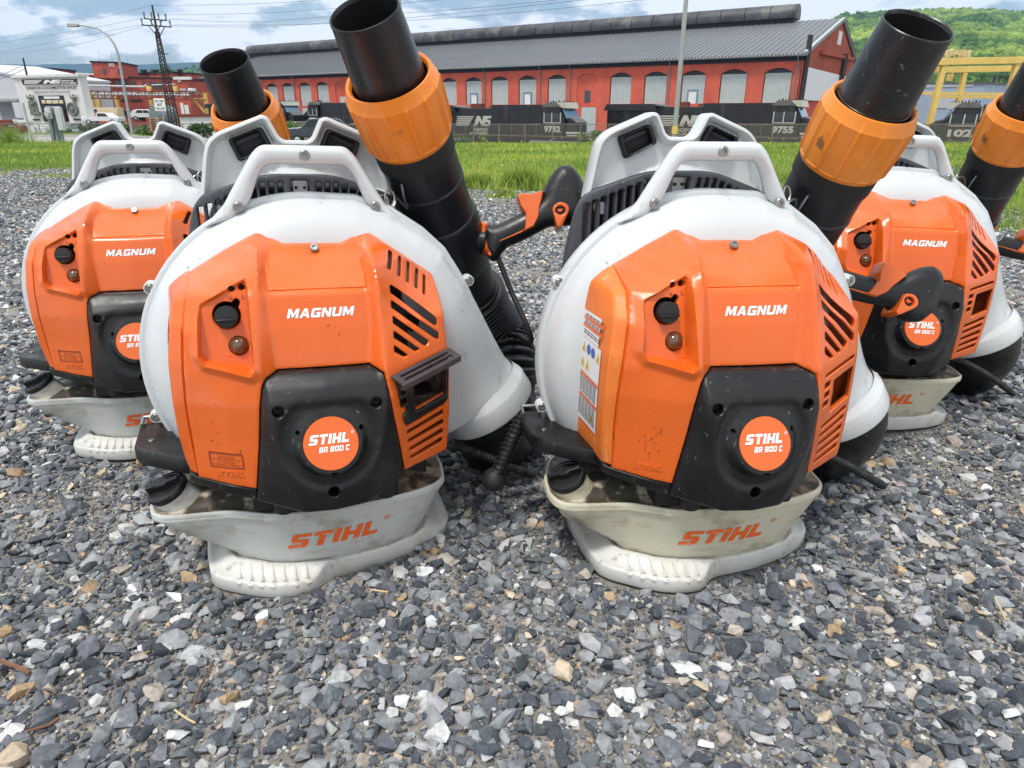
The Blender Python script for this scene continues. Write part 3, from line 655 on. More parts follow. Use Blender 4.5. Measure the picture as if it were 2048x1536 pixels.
    R1 = radial(round_poly(R, .008, 3)); B1 = radial(round_poly(Bt, .006, 3)); cen = np.array([-.03,.15]); n = len(R1)
    levels = []
    def off(Q, d):
        w = Q - cen; return cen + w * (1 + d / np.linalg.norm(w, axis=1)[:, None])
    for s in np.linspace(1, 0, 16):
        g_ = s ** 1.25 if True else s
        # the left overhang pulls in later than the front
        wgt = np.clip((-R1[:, 0] - .10) / .08, 0, 1)[:, None]
        gg = s ** 1.1 * (1 - wgt) + wgt * (1 - (1 - s) ** .75)
        levels.append((off(R1, -.0028) * (1 - gg) + B1 * gg, .033 + (.0930 - .033) * (1 - s)))
    tank_levels = list(levels)
    levels = [(off(B1, -.006), .024), (off(B1, -.0025), .0285), (off(B1, -.0006), .031)] + levels
    levels += [(off(R1, -.0026), .0945), (off(R1, .0002), .0950), (off(R1, .0008), .0975), (off(R1, .0004), .0980), (off(R1, .0004), .0985), (off(R1, .0008), .0990), (off(R1, .0006), .1030), (off(R1, -.0006), .1046), (off(R1, -.003), .1046), (off(R1, -.0042), .1030)]
    V = [(x, y_, z) for Q, z in levels for x, y_ in Q]; m = len(levels)
    F = [(i*n+j, i*n+(j+1)%n, (i+1)*n+(j+1)%n, (i+1)*n+j) for i in range(m-1) for j in range(n)]
    tk = mesh('fuel_tank', V, F, M_tank, P, True, 30)
    top = []; sc = [(.985,.1030),(.93,.1030),(.85,.1065),(.75,.112),(.6,.116),(.4,.118),(.0,.118)]
    Q0 = off(R1, -.0042); V = []
    for s, z in sc: V += [(cen[0] + (x - cen[0]) * s, cen[1] + (y_ - cen[1]) * s, z) for x, y_ in Q0]
    V = [(x, y_, z) for (x, y_, z) in [(x, y_, .1030 if i < n else z) for i, (x, y_, z) in enumerate(V)]]
    V[:n] = [(x, y_, .1030) for x, y_ in Q0]
    F = [(i*n+j, i*n+(j+1)%n, (i+1)*n+(j+1)%n, (i+1)*n+j) for i in range(len(sc)-1) for j in range(n)]
    mesh('tank_top', V, F, M_tanktop, tk, True, 50)
    # tank_front depth for the lettering
    zL = np.array([z for _, z in tank_levels]); 
    def T_y(x, z):
        out = []
        for a, b in zip(np.ravel(x), np.ravel(z)):
            i = int(np.clip(np.searchsorted(zL, b) - 1, 0, len(zL) - 2)); w = (b - zL[i]) / (zL[i+1] - zL[i]); ys = []
            for k in (i, i + 1):
                Q = tank_levels[k][0]; mfr = Q[:, 1] < .125; q_ = Q[mfr]; q_ = q_[np.argsort(q_[:, 0])]; ys.append(np.interp(a, q_[:, 0], q_[:, 1]))
            out.append(ys[0] * (1 - w) + ys[1] * w)
        return np.array(out)
    Ls = [[tuple(q_) for q_ in resample(Pl, .10)] for Pl in letters()]
    print_on('tank_lettering', Ls, [(-.0570,.0505),(.0560,.0550),(.0570,.0755),(-.0560,.0715)], T_y, M_logo_o, tk, .0007)
    print_text('registered_mark', text2d('®', 0), [(.0600,.072),(.0670,.0722),(.0670,.0792),(.0600,.079)], T_y, M_logo_o, tk, .0007)
    na = np.array([-.44,-.22,.87]); na /= np.linalg.norm(na); cc = np.array([-.1850,.1130,.1240])
    nk = lathe('filler_neck', [(-.045,.0285),(-.024,.0250),(-.010,.0228),(-.001,.0222)], cc, na, M_tank, tk, n=40, angle=60)
    cp = lathe('fuel_cap', [(-.003,.0232),(-.001,.0240),(.0035,.0240),(.0055,.0228),(.0058,.0200),(.0048,.0190),(.0048,.0001)], cc, na, M_blackdeep if False else M_black, P, n=44, angle=35)
    t1 = np.cross(na, [0, 0, 1.]); t1 /= np.linalg.norm(t1); t2 = np.cross(na, t1)
    d1 = t1 * math.cos(.9) + t2 * math.sin(.9); d2 = np.cross(na, d1)
    Mx = Matrix(((d1[0], d2[0], na[0], cc[0] + na[0]*.0085), (d1[1], d2[1], na[1], cc[1] + na[1]*.0085), (d1[2], d2[2], na[2], cc[2] + na[2]*.0085), (0,0,0,1)))
    MB().prism([(-.021,-.003),(-.007,-.003),(-.004,-.0062),(.004,-.0062),(.007,-.003),(.021,-.003),(.021,.003),(.007,.003),(.004,.0062),(-.004,.0062),(-.007,.003),(-.021,.003)], -.005, .005, lambda u, v_, w: tuple(Mx @ Vector((u, v_, w)))).build('cap_grip', M_black, cp, bevel=.0008)
    # base foot
    ft = [(-.152,.103),(-.148,.084),(-.136,.0700),(-.120,.0600),(-.100,.0470),(-.078,.0375),(-.060,.0335),(-.046,.0330),(-.034,.0345),(-.026,.0395),(-.018,.0480),(-.010,.0545),(.002,.0585),(.05,.0660),(.10,.0825),(.135,.100),(.152,.116),(.160,.135),(.162,.2),(.155,.27),(-.155,.27),(-.160,.188),(-.156,.130)]
    ft = round_poly(ft, .008, 3)
    def foot_top(x, y_, d):
        x = np.asarray(x, float); y_ = np.asarray(y_, float)
        b = seg_dist(np.stack([x, y_], 1), B1) * np.where(inside(np.stack([x, y_], 1), B1), -1, 1)
        z = .0195 + .0105 * sstep(.026, .006, b) - .004 * sstep(.004, .0, b)
        z = z - .0035 * (1 - rnd(d, .0045))
        for k in range(7):
            xc = -.1135 + .0127 * k; fr = np.interp(xc, [-.12,-.10,-.078,-.04], [.060,.047,.0375,.033])
            t = np.clip(1 - np.abs(x - xc - (y_ - fr) * .05) / .0021, 0, 1)
            z = z + .0022 * t * sstep(fr + .030, fr + .006, y_)
        return z
    fo = shell('base_foot', ft, [], foot_top, lambda x, y_, d: .0 + .0015 * (1 - rnd(d, .003)), M_foot, P, sp=.0042, bsp=.0035, rings=(.0006, .0018, .0042), mode='top')
    gv = MB()
    for k in range(7):
        xc = -.1135 + .0127 * k; fr = float(np.interp(xc, [-.12,-.10,-.078,-.05,-.036], [.0600,.0470,.0375,.0330,.0338])); ln = .016 if k in (0,) else .030
        ys = np.linspace(fr + .003, fr + .003 + ln, 7); big = np.full(7, .05)
        zc = foot_top(np.full(7, xc), ys, np.minimum(ys - fr, .05)); V = []
        for i_ in range(7):
            w_ = .0026 * (1 - .75 * i_ / 6); h_ = .0022 * (1 - .8 * i_ / 6); V += [(xc - w_, ys[i_], zc[i_] - .0006), (xc, ys[i_], zc[i_] + h_), (xc + w_, ys[i_], zc[i_] - .0006)]
        gv.add(V, [(3*i_, 3*i_+1, 3*i_+4, 3*i_+3) for i_ in range(6)] + [(3*i_+1, 3*i_+2, 3*i_+5, 3*i_+4) for i_ in range(6)] + [(0,2,1)])
        gv.add([(xc - .0052, fr + .0012, .0165), (xc + .0052, fr + .0010, .0165), (xc, fr + .0015, .0030), (xc, fr - .0010, .0165), (xc, fr + .0030, .0205)], [(0,2,3),(3,2,1),(0,3,4),(3,1,4)])
    gv.build('foot_ribs', M_foot, fo)
    # black bracket on the left
    bp = round_poly([(-.226,.228),(-.215,.232),(-.187,.226),(-.182,.185),(-.160,.158),(-.150,.150),(-.146,.100),(-.166,.105),(-.212,.140),(-.2225,.155)], [.003,.003,.003,.01,.01,.003,.003,.004,.008,.008], 3)
    br = shell('side_bracket', bp, [], lambda x, y_, d: .1650 - .003 * (1 - rnd(d, .0035)), lambda x, y_, d: .1450 + .003 * (1 - rnd(d, .004)), M_black, P, sp=.009, bsp=.006, rings=(.001, .0035), mode='top')
    screw((-.2045,.1665,.1655), br, .0035, (0,0,1), boss=None)
    MB().cyl((-.222,.232,.172),(-.200,.232,.172),.0022).cyl((-.222,.232,.172),(-.222,.215,.1675),.0022).cyl((-.200,.232,.172),(-.200,.215,.1675),.0022).build('wire_buckle', M_steel, br, smooth=True)
    # back plate
    bk = [(-.128,.438),(-.1225,.468),(-.1175,.495),(-.1125,.511),(-.100,.5225),(-.043,.5460),(-.035,.5435),(-.0235,.5200),(-.0175,.5155),(.0125,.5155),(.0185,.5200),(.0300,.5435),(.038,.5460),(.093,.5245),(.1055,.512),(.1115,.496),(.1175,.468),(.125,.438),(.055,.456),(-.055,.456)]
    bk = round_poly(bk, [0,.01,.01,.012,.012,.009,.009,.006,.005,.005,.006,.009,.009,.012,.012,.01,.01,0,0,0], 4)
    padL = [(-.0845,.5145),(-.0455,.5300),(-.0345,.5075),(-.0740,.4885)]; padR = [(.0400,.5300),(.0795,.5145),(.0690,.4885),(.0290,.5075)]
    def ridge(x): return .4845 - .75 * np.abs(x + .0025) ** 1.6 * 2.2
    def Bf(x, z, d):
        dall = d; d = seg_dist(np.stack([x, z], 1), bk)
        r = ridge(x); base = .3125 - .016 * sstep(0, .010, r - z) - .004 * sstep(.010, .030, r - z)
        rim = sstep(.0105, .0055, d) * (z > .44)
        y = base * (1 - rim) + (.2985) * rim
        return y + .0035 * (1 - rnd(d, .0045)) + .0008 * (1 - rnd(dall, .001))
    pl = shell('back_plate', bk, [round_poly(padL, .004, 3), round_poly(padR, .004, 3)], Bf, lambda x, z, d: .330 - .004 * (1 - rnd(d, .005)), M_white, P, sp=.0045, bsp=.004, rings=(.0008, .0022, .0045, .0075, .0105))
    for pd in (padL, padR):
        c0 = np.mean(pd, 0); big = [tuple(c0 + (np.array(q_) - c0) * 1.10) for q_ in pd]; sm = [tuple(c0 + (np.array(q_) - c0) * .78) for q_ in pd]
        so = shell('strap_slot', round_poly(big, .005, 3), [round_poly(sm, .003, 3)], lambda x, z, d: .3070 - .0050 * rnd(d, .0025), lambda x, z, d: .320 + 0 * d, M_black, pl, sp=.01, bsp=.004, rings=(.0008, .0022))
        fl = MB(); qm = quad_map([sm[3], sm[2], sm[1], sm[0]])
        def bar_(v0, v1, y0, y1):
            a0, a1, b1, b0 = qm(0, v0), qm(1, v0), qm(1, v1), qm(0, v1); return [(a0[0], y0, a0[1]), (a1[0], y0, a1[1]), (b1[0], y1, b1[1]), (b0[0], y1, b0[1])]
        fl.add(bar_(-.05, 1.05, .318, .318), [(0,1,2,3)]); fl.build('slot_back', M_blackdeep, so)
        wv = MB()
        for k in range(7): wv.add(bar_(.30 + .06 * k, .30 + .06 * k + .045, .3115 + .0006 * k, .3108 + .0006 * k), [(0,1,2,3)])
        wv.add(bar_(.72, .93, .3105, .3125), [(0,1,2,3)])
        wv.build('strap_webbing', M_grey, so)
    # vented grille below it
    gr = [(-.165,.26),(-.160,.30),(-.1535,.355),(-.1480,.388),(-.1420,.417),(-.1355,.434),(-.124,.4475),(-.0475,.4735),(.0420,.4735),(.1185,.4475),(.130,.434),(.1370,.417),(.143,.388),(.149,.355),(.155,.30),(.16,.26)]
    gr = round_poly(gr, [0,.01,.01,.01,.01,.01,.01,.02,.02,.01,.01,.01,.01,.01,.01,0], 4)
    gh = []
    for k in range(10):
        for s in (-1, 1):
            xx = -.0025 + s * (.0245 + .0112 * k); zt_ = .4640 - .0000 - max(0, (abs(xx) - .045)) * .40
            h_ = .040 if k < 5 else .055 + .005 * (k - 5)
            if abs(xx) > .134: continue
            gh.append(round_poly([(xx - .0034, zt_), (xx + .0034, zt_ - (.0013 if s > 0 else -.0013) * (k > 1)), (xx + .0034 - s*0, zt_ - h_), (xx - .0034, zt_ - h_)], .0015, 2))
    gh.append(round_poly([(-.0140,.4655),(.0095,.4655),(.0095,.440),(-.0140,.440)], .003, 3))
    gy = lambda x: .2835 + .010 * (np.abs(x) / .13) ** 2
    gl = shell('vent_grille', gr, gh, lambda x, z, d: gy(x) + .004 * (1 - rnd(d, .003)) * 1.0, lambda x, z, d: gy(x) + .014, M_grey, P, sp=.006, bsp=.005, rings=(.0007, .0018))
    MB().box((-.002,.298,.452), (.020,.004,.028)).build('mount_bracket', M_steel, gl, bevel=.001)
    MB().cyl((-.0075,.293,.456),(-.0075,.297,.456),.0022).cyl((.0035,.293,.456),(.0035,.297,.456),.0022).build('bracket_bolts', M_dark, gl)
    MB().cyl((-.105,.300,.425),(-.105,.315,.425),.008,n=20).build('buffer_plug', M_white, gl, smooth=True)
    bpad = round_poly([(-.14,.16),(.135,.16),(.12,.42),(.09,.46),(-.095,.46),(-.125,.42)], .03, 5)
    shell('back_pad', bpad, [], lambda x, z, d: .345 - .02 * rnd(d, .02), lambda x, z, d: .345 + .02 * rnd(d, .02), M_blackdeep, P, sp=.012, bsp=.01, rings=(.002, .006, .012))
    MB().box((0,.30,.13), (.22,.06,.20)).box((.148,.245,.05), (.016,.05,.06)).build('rear_frame', M_blackdeep, P, bevel=.006)
    return root
def local_dir(v): return v
def make_tube(root, tip, base, horg, hx, hy, hook_from, handle=True, ext=0):
    """nozzle, amber collar, black tube, ribbed hose and elbow of one blower; all coordinates local to the blower"""
    tip = np.array(tip); base = np.array(base); ax = base - tip; Ln = np.linalg.norm(ax); ax /= Ln
    nz = lathe('nozzle', [(.0045,.0372),(.001,.0384),(0,.0395),(.0008,.0405),(.003,.0408),(.006,.0404),(.085,.0445),(.092,.0450),(.0925,.0458),(.16,.0470)], tip, ax, M_tube, root, n=72, angle=28,
               mod=lambda a, r, t: r * (1 + .006 * math.cos(2 * t + 1) + .004 * math.cos(5 * t)) + (.0012 if abs(math.sin(t * 2 + .5)) > .998 and a > .006 else 0))
    tip0 = tip; tip = tip + ax * ext; Ln -= ext
    lathe('nozzle_bore', [(.002,.0381),(.05,.0400),(.16,.0425),(.161,.0001)], tip0, ax, M_blackdeep, nz, n=48)
    def flutes(a, r, t):
        if r < .0535: return r
        k = math.cos(14 * t) ; w = max(0, min(1, (a - .088) / .012)) if a < .160 else 0
        return r - w * .0030 * (1 - max(0, min(1, (k - .84) / .10)))
    cl = lathe('collar', [(.084,.0480),(.080,.0500),(.0785,.0520),(.0790,.0538),(.0830,.0556),(.0905,.0585),(.094,.0612),(.110,.0618),(.130,.0612),(.150,.0600),(.158,.0592),(.1600,.0570),(.163,.0560),(.166,.0545),(.166,.0500)], tip, ax, M_collar, root, n=192, angle=24, mod=flutes)
    lathe('collar_lining', [(.081,.0500),(.092,.0500),(.12,.0475)], tip, ax, M_blackdeep, cl, n=48)
    b = lathe('blow_tube', [(.150,.0515),(.175,.0515),(.235,.0515),(.2375,.0530),(.241,.0530),(.2435,.0515),(.30,.0512),(.302,.0535),(.310,.0560),(.395,.0555),(.402,.0535),(.404,.0510),(Ln-.02,.0500),(Ln-.018,.0530),(Ln,.0530),(Ln+.001,.048)], tip, ax, M_tube, root, n=72, angle=28)
    c, ra = ring_frame(); e0 = c + ra * .022
    hp = catmull([base - ax * .012, base + ax * .05 + np.array([.004,0,0]), base + ax * .11 + np.array([.018,-.004,.0]), np.array([.330,.415,.140]), np.array([.322,.39,.090]), np.array([.285,.315,.052]), e0 + ra * .060 + np.array([0,.03,.0]), e0 + ra * .02, e0], 18)
    s = np.r_[0, np.cumsum(np.linalg.norm(np.diff(hp, axis=0), axis=1))]; tot = s[-1]
    m = int(tot / .00115); si_ = np.linspace(0, tot, m); hp2 = np.stack([np.interp(si_, s, hp[:, k]) for k in range(3)], 1)
    # smooth the resampled path
    for _ in range(6): hp2[1:-1] = (hp2[:-2] + 2 * hp2[1:-1] + hp2[2:]) / 4
    cut = int(m * .44)
    rad = np.array([.0535 + .0090 * (abs(math.sin(si_[i] / .0092 * math.pi)) ** .55) for i in range(cut)])
    sweep('ribbed_hose', hp2[:cut], rad, M_blackdeep if False else M_tube, root, n=44, cap=False, angle=50)
    ce = hp2[cut-2:]; k = len(ce); t = np.linspace(0, 1, k)
    rr = np.interp(t, [0, .02, .05, .06, .12, .13, .45, .8, 1], [.056, .0585, .0585, .0560, .0560, .0590, .0640, .0665, .0670])
    sweep('elbow', ce, rr, M_black, root, n=44, cap=False, angle=40)
    # steel hook and strap between tube and housing
    h0 = tip + ax * .205; side = np.array(hook_from) - h0; side -= ax * (side @ ax); side /= np.linalg.norm(side)
    q0 = h0 + side * .0530; q3 = np.array([.099,.204,.432])
    hk = catmull([q0 + ax * -.006, q0 + side * .006 + ax * .012, q0 + side * .008 + ax * .030, (q0 + q3) / 2 + np.array([0,-.004,.004]), q3 + np.array([.010,.0,.010]), q3], 8)
    o = sweep('tube_hook', hk, .0016, M_steel, root, n=8)
    for j, (dx, dz) in enumerate(((.004,.012), (-.004,.006))):
        cen = q3 + np.array([dx,.002 * j,dz + .006]); tt = np.linspace(0, 2 * math.pi, 25)
        lp = np.stack([cen[0] + .0065 * np.cos(tt + j), cen[1] + .004 * np.sin(tt * 1 + 1 + j), cen[2] + .0095 * np.sin(tt + j)], 1); sweep('hook_loop', lp, .0013, M_steel, o, n=7)
    # webbing that is tied round the tube under the collar
    lathe('tube_strap', [(.165,.0510),(.166,.0545),(.190,.0542),(.191,.0518)], tip, ax, M_blackdeep, b, n=56, angle=30, mod=lambda a, r, t: r * (1 + .006 * math.sin(7 * t) + .004 * math.sin(13 * t + a * 60)))
    if not handle: return
    # control handle, traced side-on in millimetres-like units then scaled
    S = 1 / 1346 / 8.083 * 1.09; hx = np.array(hx); hy = np.array(hy); hz = np.cross(hx, hy); horg = np.array(horg)
    def W(u, v, w): return horg + hx * ((u - 250) * S) + hy * ((1150 - v) * S) + hz * w
    def hshape(name, poly, tf, w, mat, parent, rnd_r=40, sp=70, rings=(), holes=()):
        pl_ = round_poly(poly, rnd_r, 4); v, f, loops = cdt(pl_, list(holes), sp, sp * .6, rings)
        d = np.full(len(v), 1e9)
        for l in loops: d = np.minimum(d, seg_dist(v, l))
        th_ = tf * rnd(d, w); V = [W(a, b, t_) for (a, b), t_ in zip(v, th_)] + [W(a, b, -t_) for (a, b), t_ in zip(v, th_)]
        n_ = len(v); F = [tuple(t_) for t_ in f] + [tuple(n_ + i for i in t_[::-1]) for t_ in f] + [(bb, aa, n_ + aa, n_ + bb) for aa, bb in bedges(f)]
        return mesh(name, V, F, mat, parent, True, 50, normals_out=True)
    body = [(200,960),(330,935),(420,945),(780,785),(960,700),(1120,560),(1180,400),(1270,230),(1380,100),(1500,70),(1620,110),(1720,230),(1800,420),(1835,620),(1790,850),(1640,970),(1430,1000),(1240,990),(1000,1110),(760,1220),(600,1275),(500,1370),(455,1450),(370,1500),(300,1450),(200,1330)]
    hb = hshape('control_handle', body, .0165, 190, M_black, root, 60, 45, (8, 25, 60, 110, 160))
    trg = [(745,560),(770,505),(960,512),(1165,468),(1150,560),(1130,640),(1100,740),(1085,880),(1000,1030),(860,1090),(380,1275),(355,1245),(840,1040),(860,830),(790,720)]
    hshape('trigger', trg, .0185, 30, M_orange, hb, 18, 45, (6, 16, 28))
    keyp = [(1400 + 135 * math.cos(t), 790 - 120 * math.sin(t)) for t in np.radians(np.arange(-25, 206, 11))] + [(1320,1040),(1365,1068),(1412,1045)]
    kh = [(1392 + 66 * math.cos(t), 800 + 56 * math.sin(t)) for t in np.radians(np.arange(0, 360, 24))]
    ko = hshape('stop_switch', keyp, .0225, 22, M_orange, hb, 12, 40, (6, 16), [kh])
    hshape('switch_dimple', kh, .0200, 10, M_orange, ko, 6, 40)
    hshape('handle_band', [(205,880),(325,930),(312,1020),(305,1180),(330,1320),(372,1420),(320,1450),(215,1370),(165,1200),(160,1050),(180,960)], .0205, 120, M_orange, hb, 20, 40, (8, 25, 60, 100))
    # arm from the clamp to the grip
    a0 = W(240, 1160, 0); t_ = (a0 - tip) @ ax; a1 = tip + ax * t_
    sweep('handle_arm', [a1 + (a0 - a1) * q_ for q_ in (0, .3, .6, .9, 1.12)], lambda q_: .030 - .008 * q_, M_black, hb, n=28, sq=.75)
    # throttle cable following the hose
    cb = catmull([W(440, 1440, 0), W(600, 1900, -.002), W(900, 2700, -.01), base + ax * .08 + np.array([.055,-.02,-.02]), np.array([.345,.36,.10])], 10)
    sweep('throttle_cable', cb, .0042, M_blackdeep, hb, n=10)
# camera-independent poses of the four blowers, solved from the photograph
POSES = [((-.1998,.6541,-.001), (18.485,-.084,1.525)), ((.2663,.6468,.003), (8.81,-.043,.544)), ((-.5860,1.0041,.006), (16.561,-1.655,.138)), ((.6701,1.0739,.009), (-3.098,.027,1.973))]
def pose_matrix(i):
    (x, y, z), (yaw, tx, ty) = POSES[i]; r = math.radians
    return Matrix.Translation((x, y, z)) @ Matrix.Rotation(r(yaw), 4, 'Z') @ Matrix.Rotation(r(tx), 4, 'X') @ Matrix.Rotation(r(ty), 4, 'Y')
proto = make_blower()
def copy_tree(o, parent=None):
    c = o.copy(); COL.objects.link(c); c.parent = parent
    for ch in list(o.children): copy_tree(ch, c)
    return c
blowers = [proto] + [copy_tree(proto) for _ in range(3)]
LBL = ['front left orange and white blower, with a black exhaust hood over its vents',
       'orange and white backpack blower, front right, with warning labels on its faded side panel',
       'orange and white backpack blower at the far left, partly behind the front left one',
       'orange and white backpack blower at the far right, behind a black control handle']
CAMR = Matrix.Rotation(math.pi / 2 - PITCH, 3, 'X')
def view_basis(i, rotdeg, tilt=0):
    Rl = pose_matrix(i).to_3x3().transposed(); a = math.radians(rotdeg)
    r = CAMR @ Vector((1, 0, 0)); u = CAMR @ Vector((0, 1, 0)); hx = r * math.cos(a) + u * math.sin(a); hy = -r * math.sin(a) + u * math.cos(a)
    return np.array(Rl @ hx), np.array(Rl @ hy)
TUBES = [dict(tip=(.077,.17,.654), base=(.265,.41,.268)), dict(tip=(.220,.18,.638), base=(.206,.41,.266), ext=.013), dict(tip=(.168,.165,.634), base=(.265,.41,.268)), dict(tip=(.204,.18,.636), base=(.240,.41,.267), ext=.006)]
HAND = [((.262,.312,.380), 2), ((.250,.315,.325), -38), ((.262,.312,.380), 2), ((.255,.315,.325), -38)]
for i, b in enumerate(blowers):
    b.matrix_world = M_LOT @ pose_matrix(i)
    tag(b, LBL[i], 'leaf blower', 'backpack leaf blowers standing on the gravel')
    hx, hy = view_basis(i, HAND[i][1])
    make_tube(b, TUBES[i]['tip'], TUBES[i]['base'], HAND[i][0], hx, hy, (.09,.2,.44), True, TUBES[i].get('ext', 0))
def child(b, n): return [c for c in b.children if c.name.split('.')[0] == n][0]
# what sets single units apart
A, B, Cc, D = blowers
sp = child(B, 'side_panel'); sp.data = sp.data.copy(); sp.data.materials[0] = M_orange_faded; tag(sp, 'faded brownish orange side panel with scuffed edge')
for b in (A, Cc):     # small printed plate of the seller
    sh = child(b, 'engine_shroud'); qq = [(-.1283,.1738),(-.0925,.1736),(-.0930,.1922),(-.1284,.1929)]
    pf = print_on('dealer_plate', [[tuple(q_) for q_ in resample(P_, .06)] for P_ in frame_shapes(.055, 1.9)], qq, F_s, M_inkbrown, sh, .0005); qm = quad_map(qq)
    for k, s in enumerate(('FOR QUALITY PRODUCTS', 'AND SERVICE', 'POWER EQUIPMENT LLC', '814 944 6200', '901 BELL AVE ALTOONA PA')):
        w = min(.90, .045 * len(s)); v1 = .93 - .17 * k; q2 = [tuple(qm(.5 - w/2, v1 - .11)), tuple(qm(.5 + w/2, v1 - .11)), tuple(qm(.5 + w/2, v1)), tuple(qm(.5 - w/2, v1))]
        print_text('plate_print', text2d(s, .0), q2, F_s, M_inkbrown, pf, .0005)
for bb in (B, D):
    tko = child(bb, 'fuel_tank'); tko.data = tko.data.copy(); tko.data.materials[0] = M_tank_aged; tag(tko, 'yellowed fuel tank')
    nk_ = [c for c in tko.children if c.name.startswith('filler_neck')][0]; nk_.data = nk_.data.copy(); nk_.data.materials[0] = M_tank_aged
    for nm, mt in (('nozzle', M_tube_worn), ('collar', M_collar_worn)):
        o = child(bb, nm); o.data.materials[0] = mt
def scuffs(b, spots, seed):
    rg = random.Random(seed); V = []; F = []
    for cx, cz, sx, sz, n in spots:
        for _ in range(n):
            x, z = rg.gauss(cx, sx), rg.gauss(cz, sz); a = rg.gauss(1.1, .5); l_, w_ = rg.uniform(.0008, .0035), rg.uniform(.0002, .0006); k = len(V)
            for da, dw in ((-1, 0), (0, -1), (1, 0), (0, 1)):
                px, pz = x + da * l_ * math.cos(a) - dw * w_ * math.sin(a), z + da * l_ * math.sin(a) + dw * w_ * math.cos(a); V.append((px, float(F_s(np.array([px]), np.array([pz]))[0]) - .0003, pz))
            F.append((k, k + 1, k + 2, k + 3))
    tag(mesh('scuff_marks', V, F, M_inkbrown, child(b, 'engine_shroud'), False), kind='stuff')
scuffs(B, [(-.112, .190, .006, .012, 16), (-.10, .215, .004, .004, 4), (-.128, .33, .003, .02, 7)], 1); scuffs(A, [(-.118, .215, .01, .03, 7), (.02, .30, .05, .02, 5)], 2); scuffs(D, [(.0, .33, .05, .03, 7)], 3); scuffs(Cc, [(-.12, .2, .01, .03, 6)], 4)
# exhaust hood on the front left unit
def hood(b):
    ofs = .004
    fr = round_poly([(.0735,.2735),(.1415,.2830),(.1490,.2700),(.1465,.2190),(.0850,.2090),(.0770,.2560)], .005, 3)
    wn = round_poly([(.0985,.2580),(.1415,.2640),(.1415,.2290),(.1000,.2230)], .002, 2)
    small = [round_poly([(.0805,z),(.0865,z+.0008),(.0872,z-.0065),(.0815,z-.0073)], .0012, 2) for z in (.2560,.2440,.2325)]
    h = shell('exhaust_hood', fr, [wn] + small, lambda x, z, d: F_s(x, z) - ofs * rnd(d, .002), lambda x, z, d: F_s(x, z) + .0005, M_black, b, sp=.005, bsp=.004, rings=(.0008, .0018))
    # lip that stands out over the window, slotted
    P0 = np.array([.0735,.024,.2710]); P1 = np.array([.1470,.073,.2825]); out = np.array([.45,-.83,.10]); out /= np.linalg.norm(out); up = np.array([0,0,1.])
    mb = MB()
    def L3(s, o, w): p = P0 + (P1 - P0) * s + out * o + up * w; return tuple(p)
    outline = round_poly([(0,.000),(1,.000),(1.02,.022),(-.02,.022)], 0, 1)
    def bar2(s0, s1, o0, o1, z0=0, z1=.0035):
        mb.add([L3(s0,o0,z0 - o0*.35),L3(s1,o0,z0 - o0*.35),L3(s1,o1,z0 - o1*.35),L3(s0,o1,z0 - o1*.35),L3(s0,o0,z1 - o0*.35),L3(s1,o0,z1 - o0*.35),L3(s1,o1,z1 - o1*.35),L3(s0,o1,z1 - o1*.35)], [(0,1,2,3),(4,5,6,7),(0,1,5,4),(1,2,6,5),(2,3,7,6),(3,0,4,7)])
    bar2(-.03,1.03,-.002,.003); bar2(-.03,1.03,.0075,.0105); bar2(-.03,1.03,.0150,.0205,-.004,.0035)
    bar2(-.03,.06,.003,.0075); bar2(.93,1.03,.003,.0075); bar2(-.03,.06,.0105,.0150); bar2(.93,1.03,.0105,.0150)
    mb.build('hood_lip', material('heated_black_plastic', (.045,.036,.037), .45, 0, (30, .2, 3), (300, .2, 3), .5, 0, [((.25,.23,.22), 90, .66, .74, .5, (1,1,1), 8)]), h, bevel=.0009)
hood(A)
# coil spring strap of the front right unit, hanging from its bracket down to a round buffer foot
def spring(b):
    p0 = np.array([-.222,.225,.160]); p1 = np.array([-.262,.205,.078])
    t = np.linspace(0, 1, 260); cen = p0 + (p1 - p0) * t[:, None]; ax_ = (p1 - p0) / np.linalg.norm(p1 - p0); e1 = np.cross(ax_, [0,1.,0]); e1 /= np.linalg.norm(e1); e2 = np.cross(ax_, e1)
    core = sweep('buffer_spring', cen[::20], .0085, M_blackdeep, b, n=16)
    sp_ = cen + .0100 * (np.cos(t * 2 * math.pi * 14)[:, None] * e1 + np.sin(t * 2 * math.pi * 14)[:, None] * e2); sweep('spring_coil', sp_, .0011, M_black, core, n=6)
    lathe('buffer_ball', [(-.016,.0001),(-.014,.008),(-.008,.0150),(0,.0172),(.008,.0150),(.016,.009)], p1 + np.array([-.001,.002,-.002]), -ax_, M_blackdeep, core, n=28, angle=60)
    return core
spring(B)
MB().box((.255,.375,.012), (.045,.05,.022)).box((.255,.345,.016), (.030,.012,.010)).build('rear_skid', M_black, A, bevel=.003)
# ribbed fuel and cable sleeve on the right of every unit
for b in blowers:
    pth = catmull([(.125,.17,.118),(.17,.165,.112),(.215,.16,.095),(.26,.155,.070),(.30,.17,.045)], 22); n_ = len(pth)
    sweep('cable_sleeve', pth, lambda q_: .0058 + .0008 * math.sin(q_ * 2 * math.pi * 40), M_blackdeep, b, n=10)
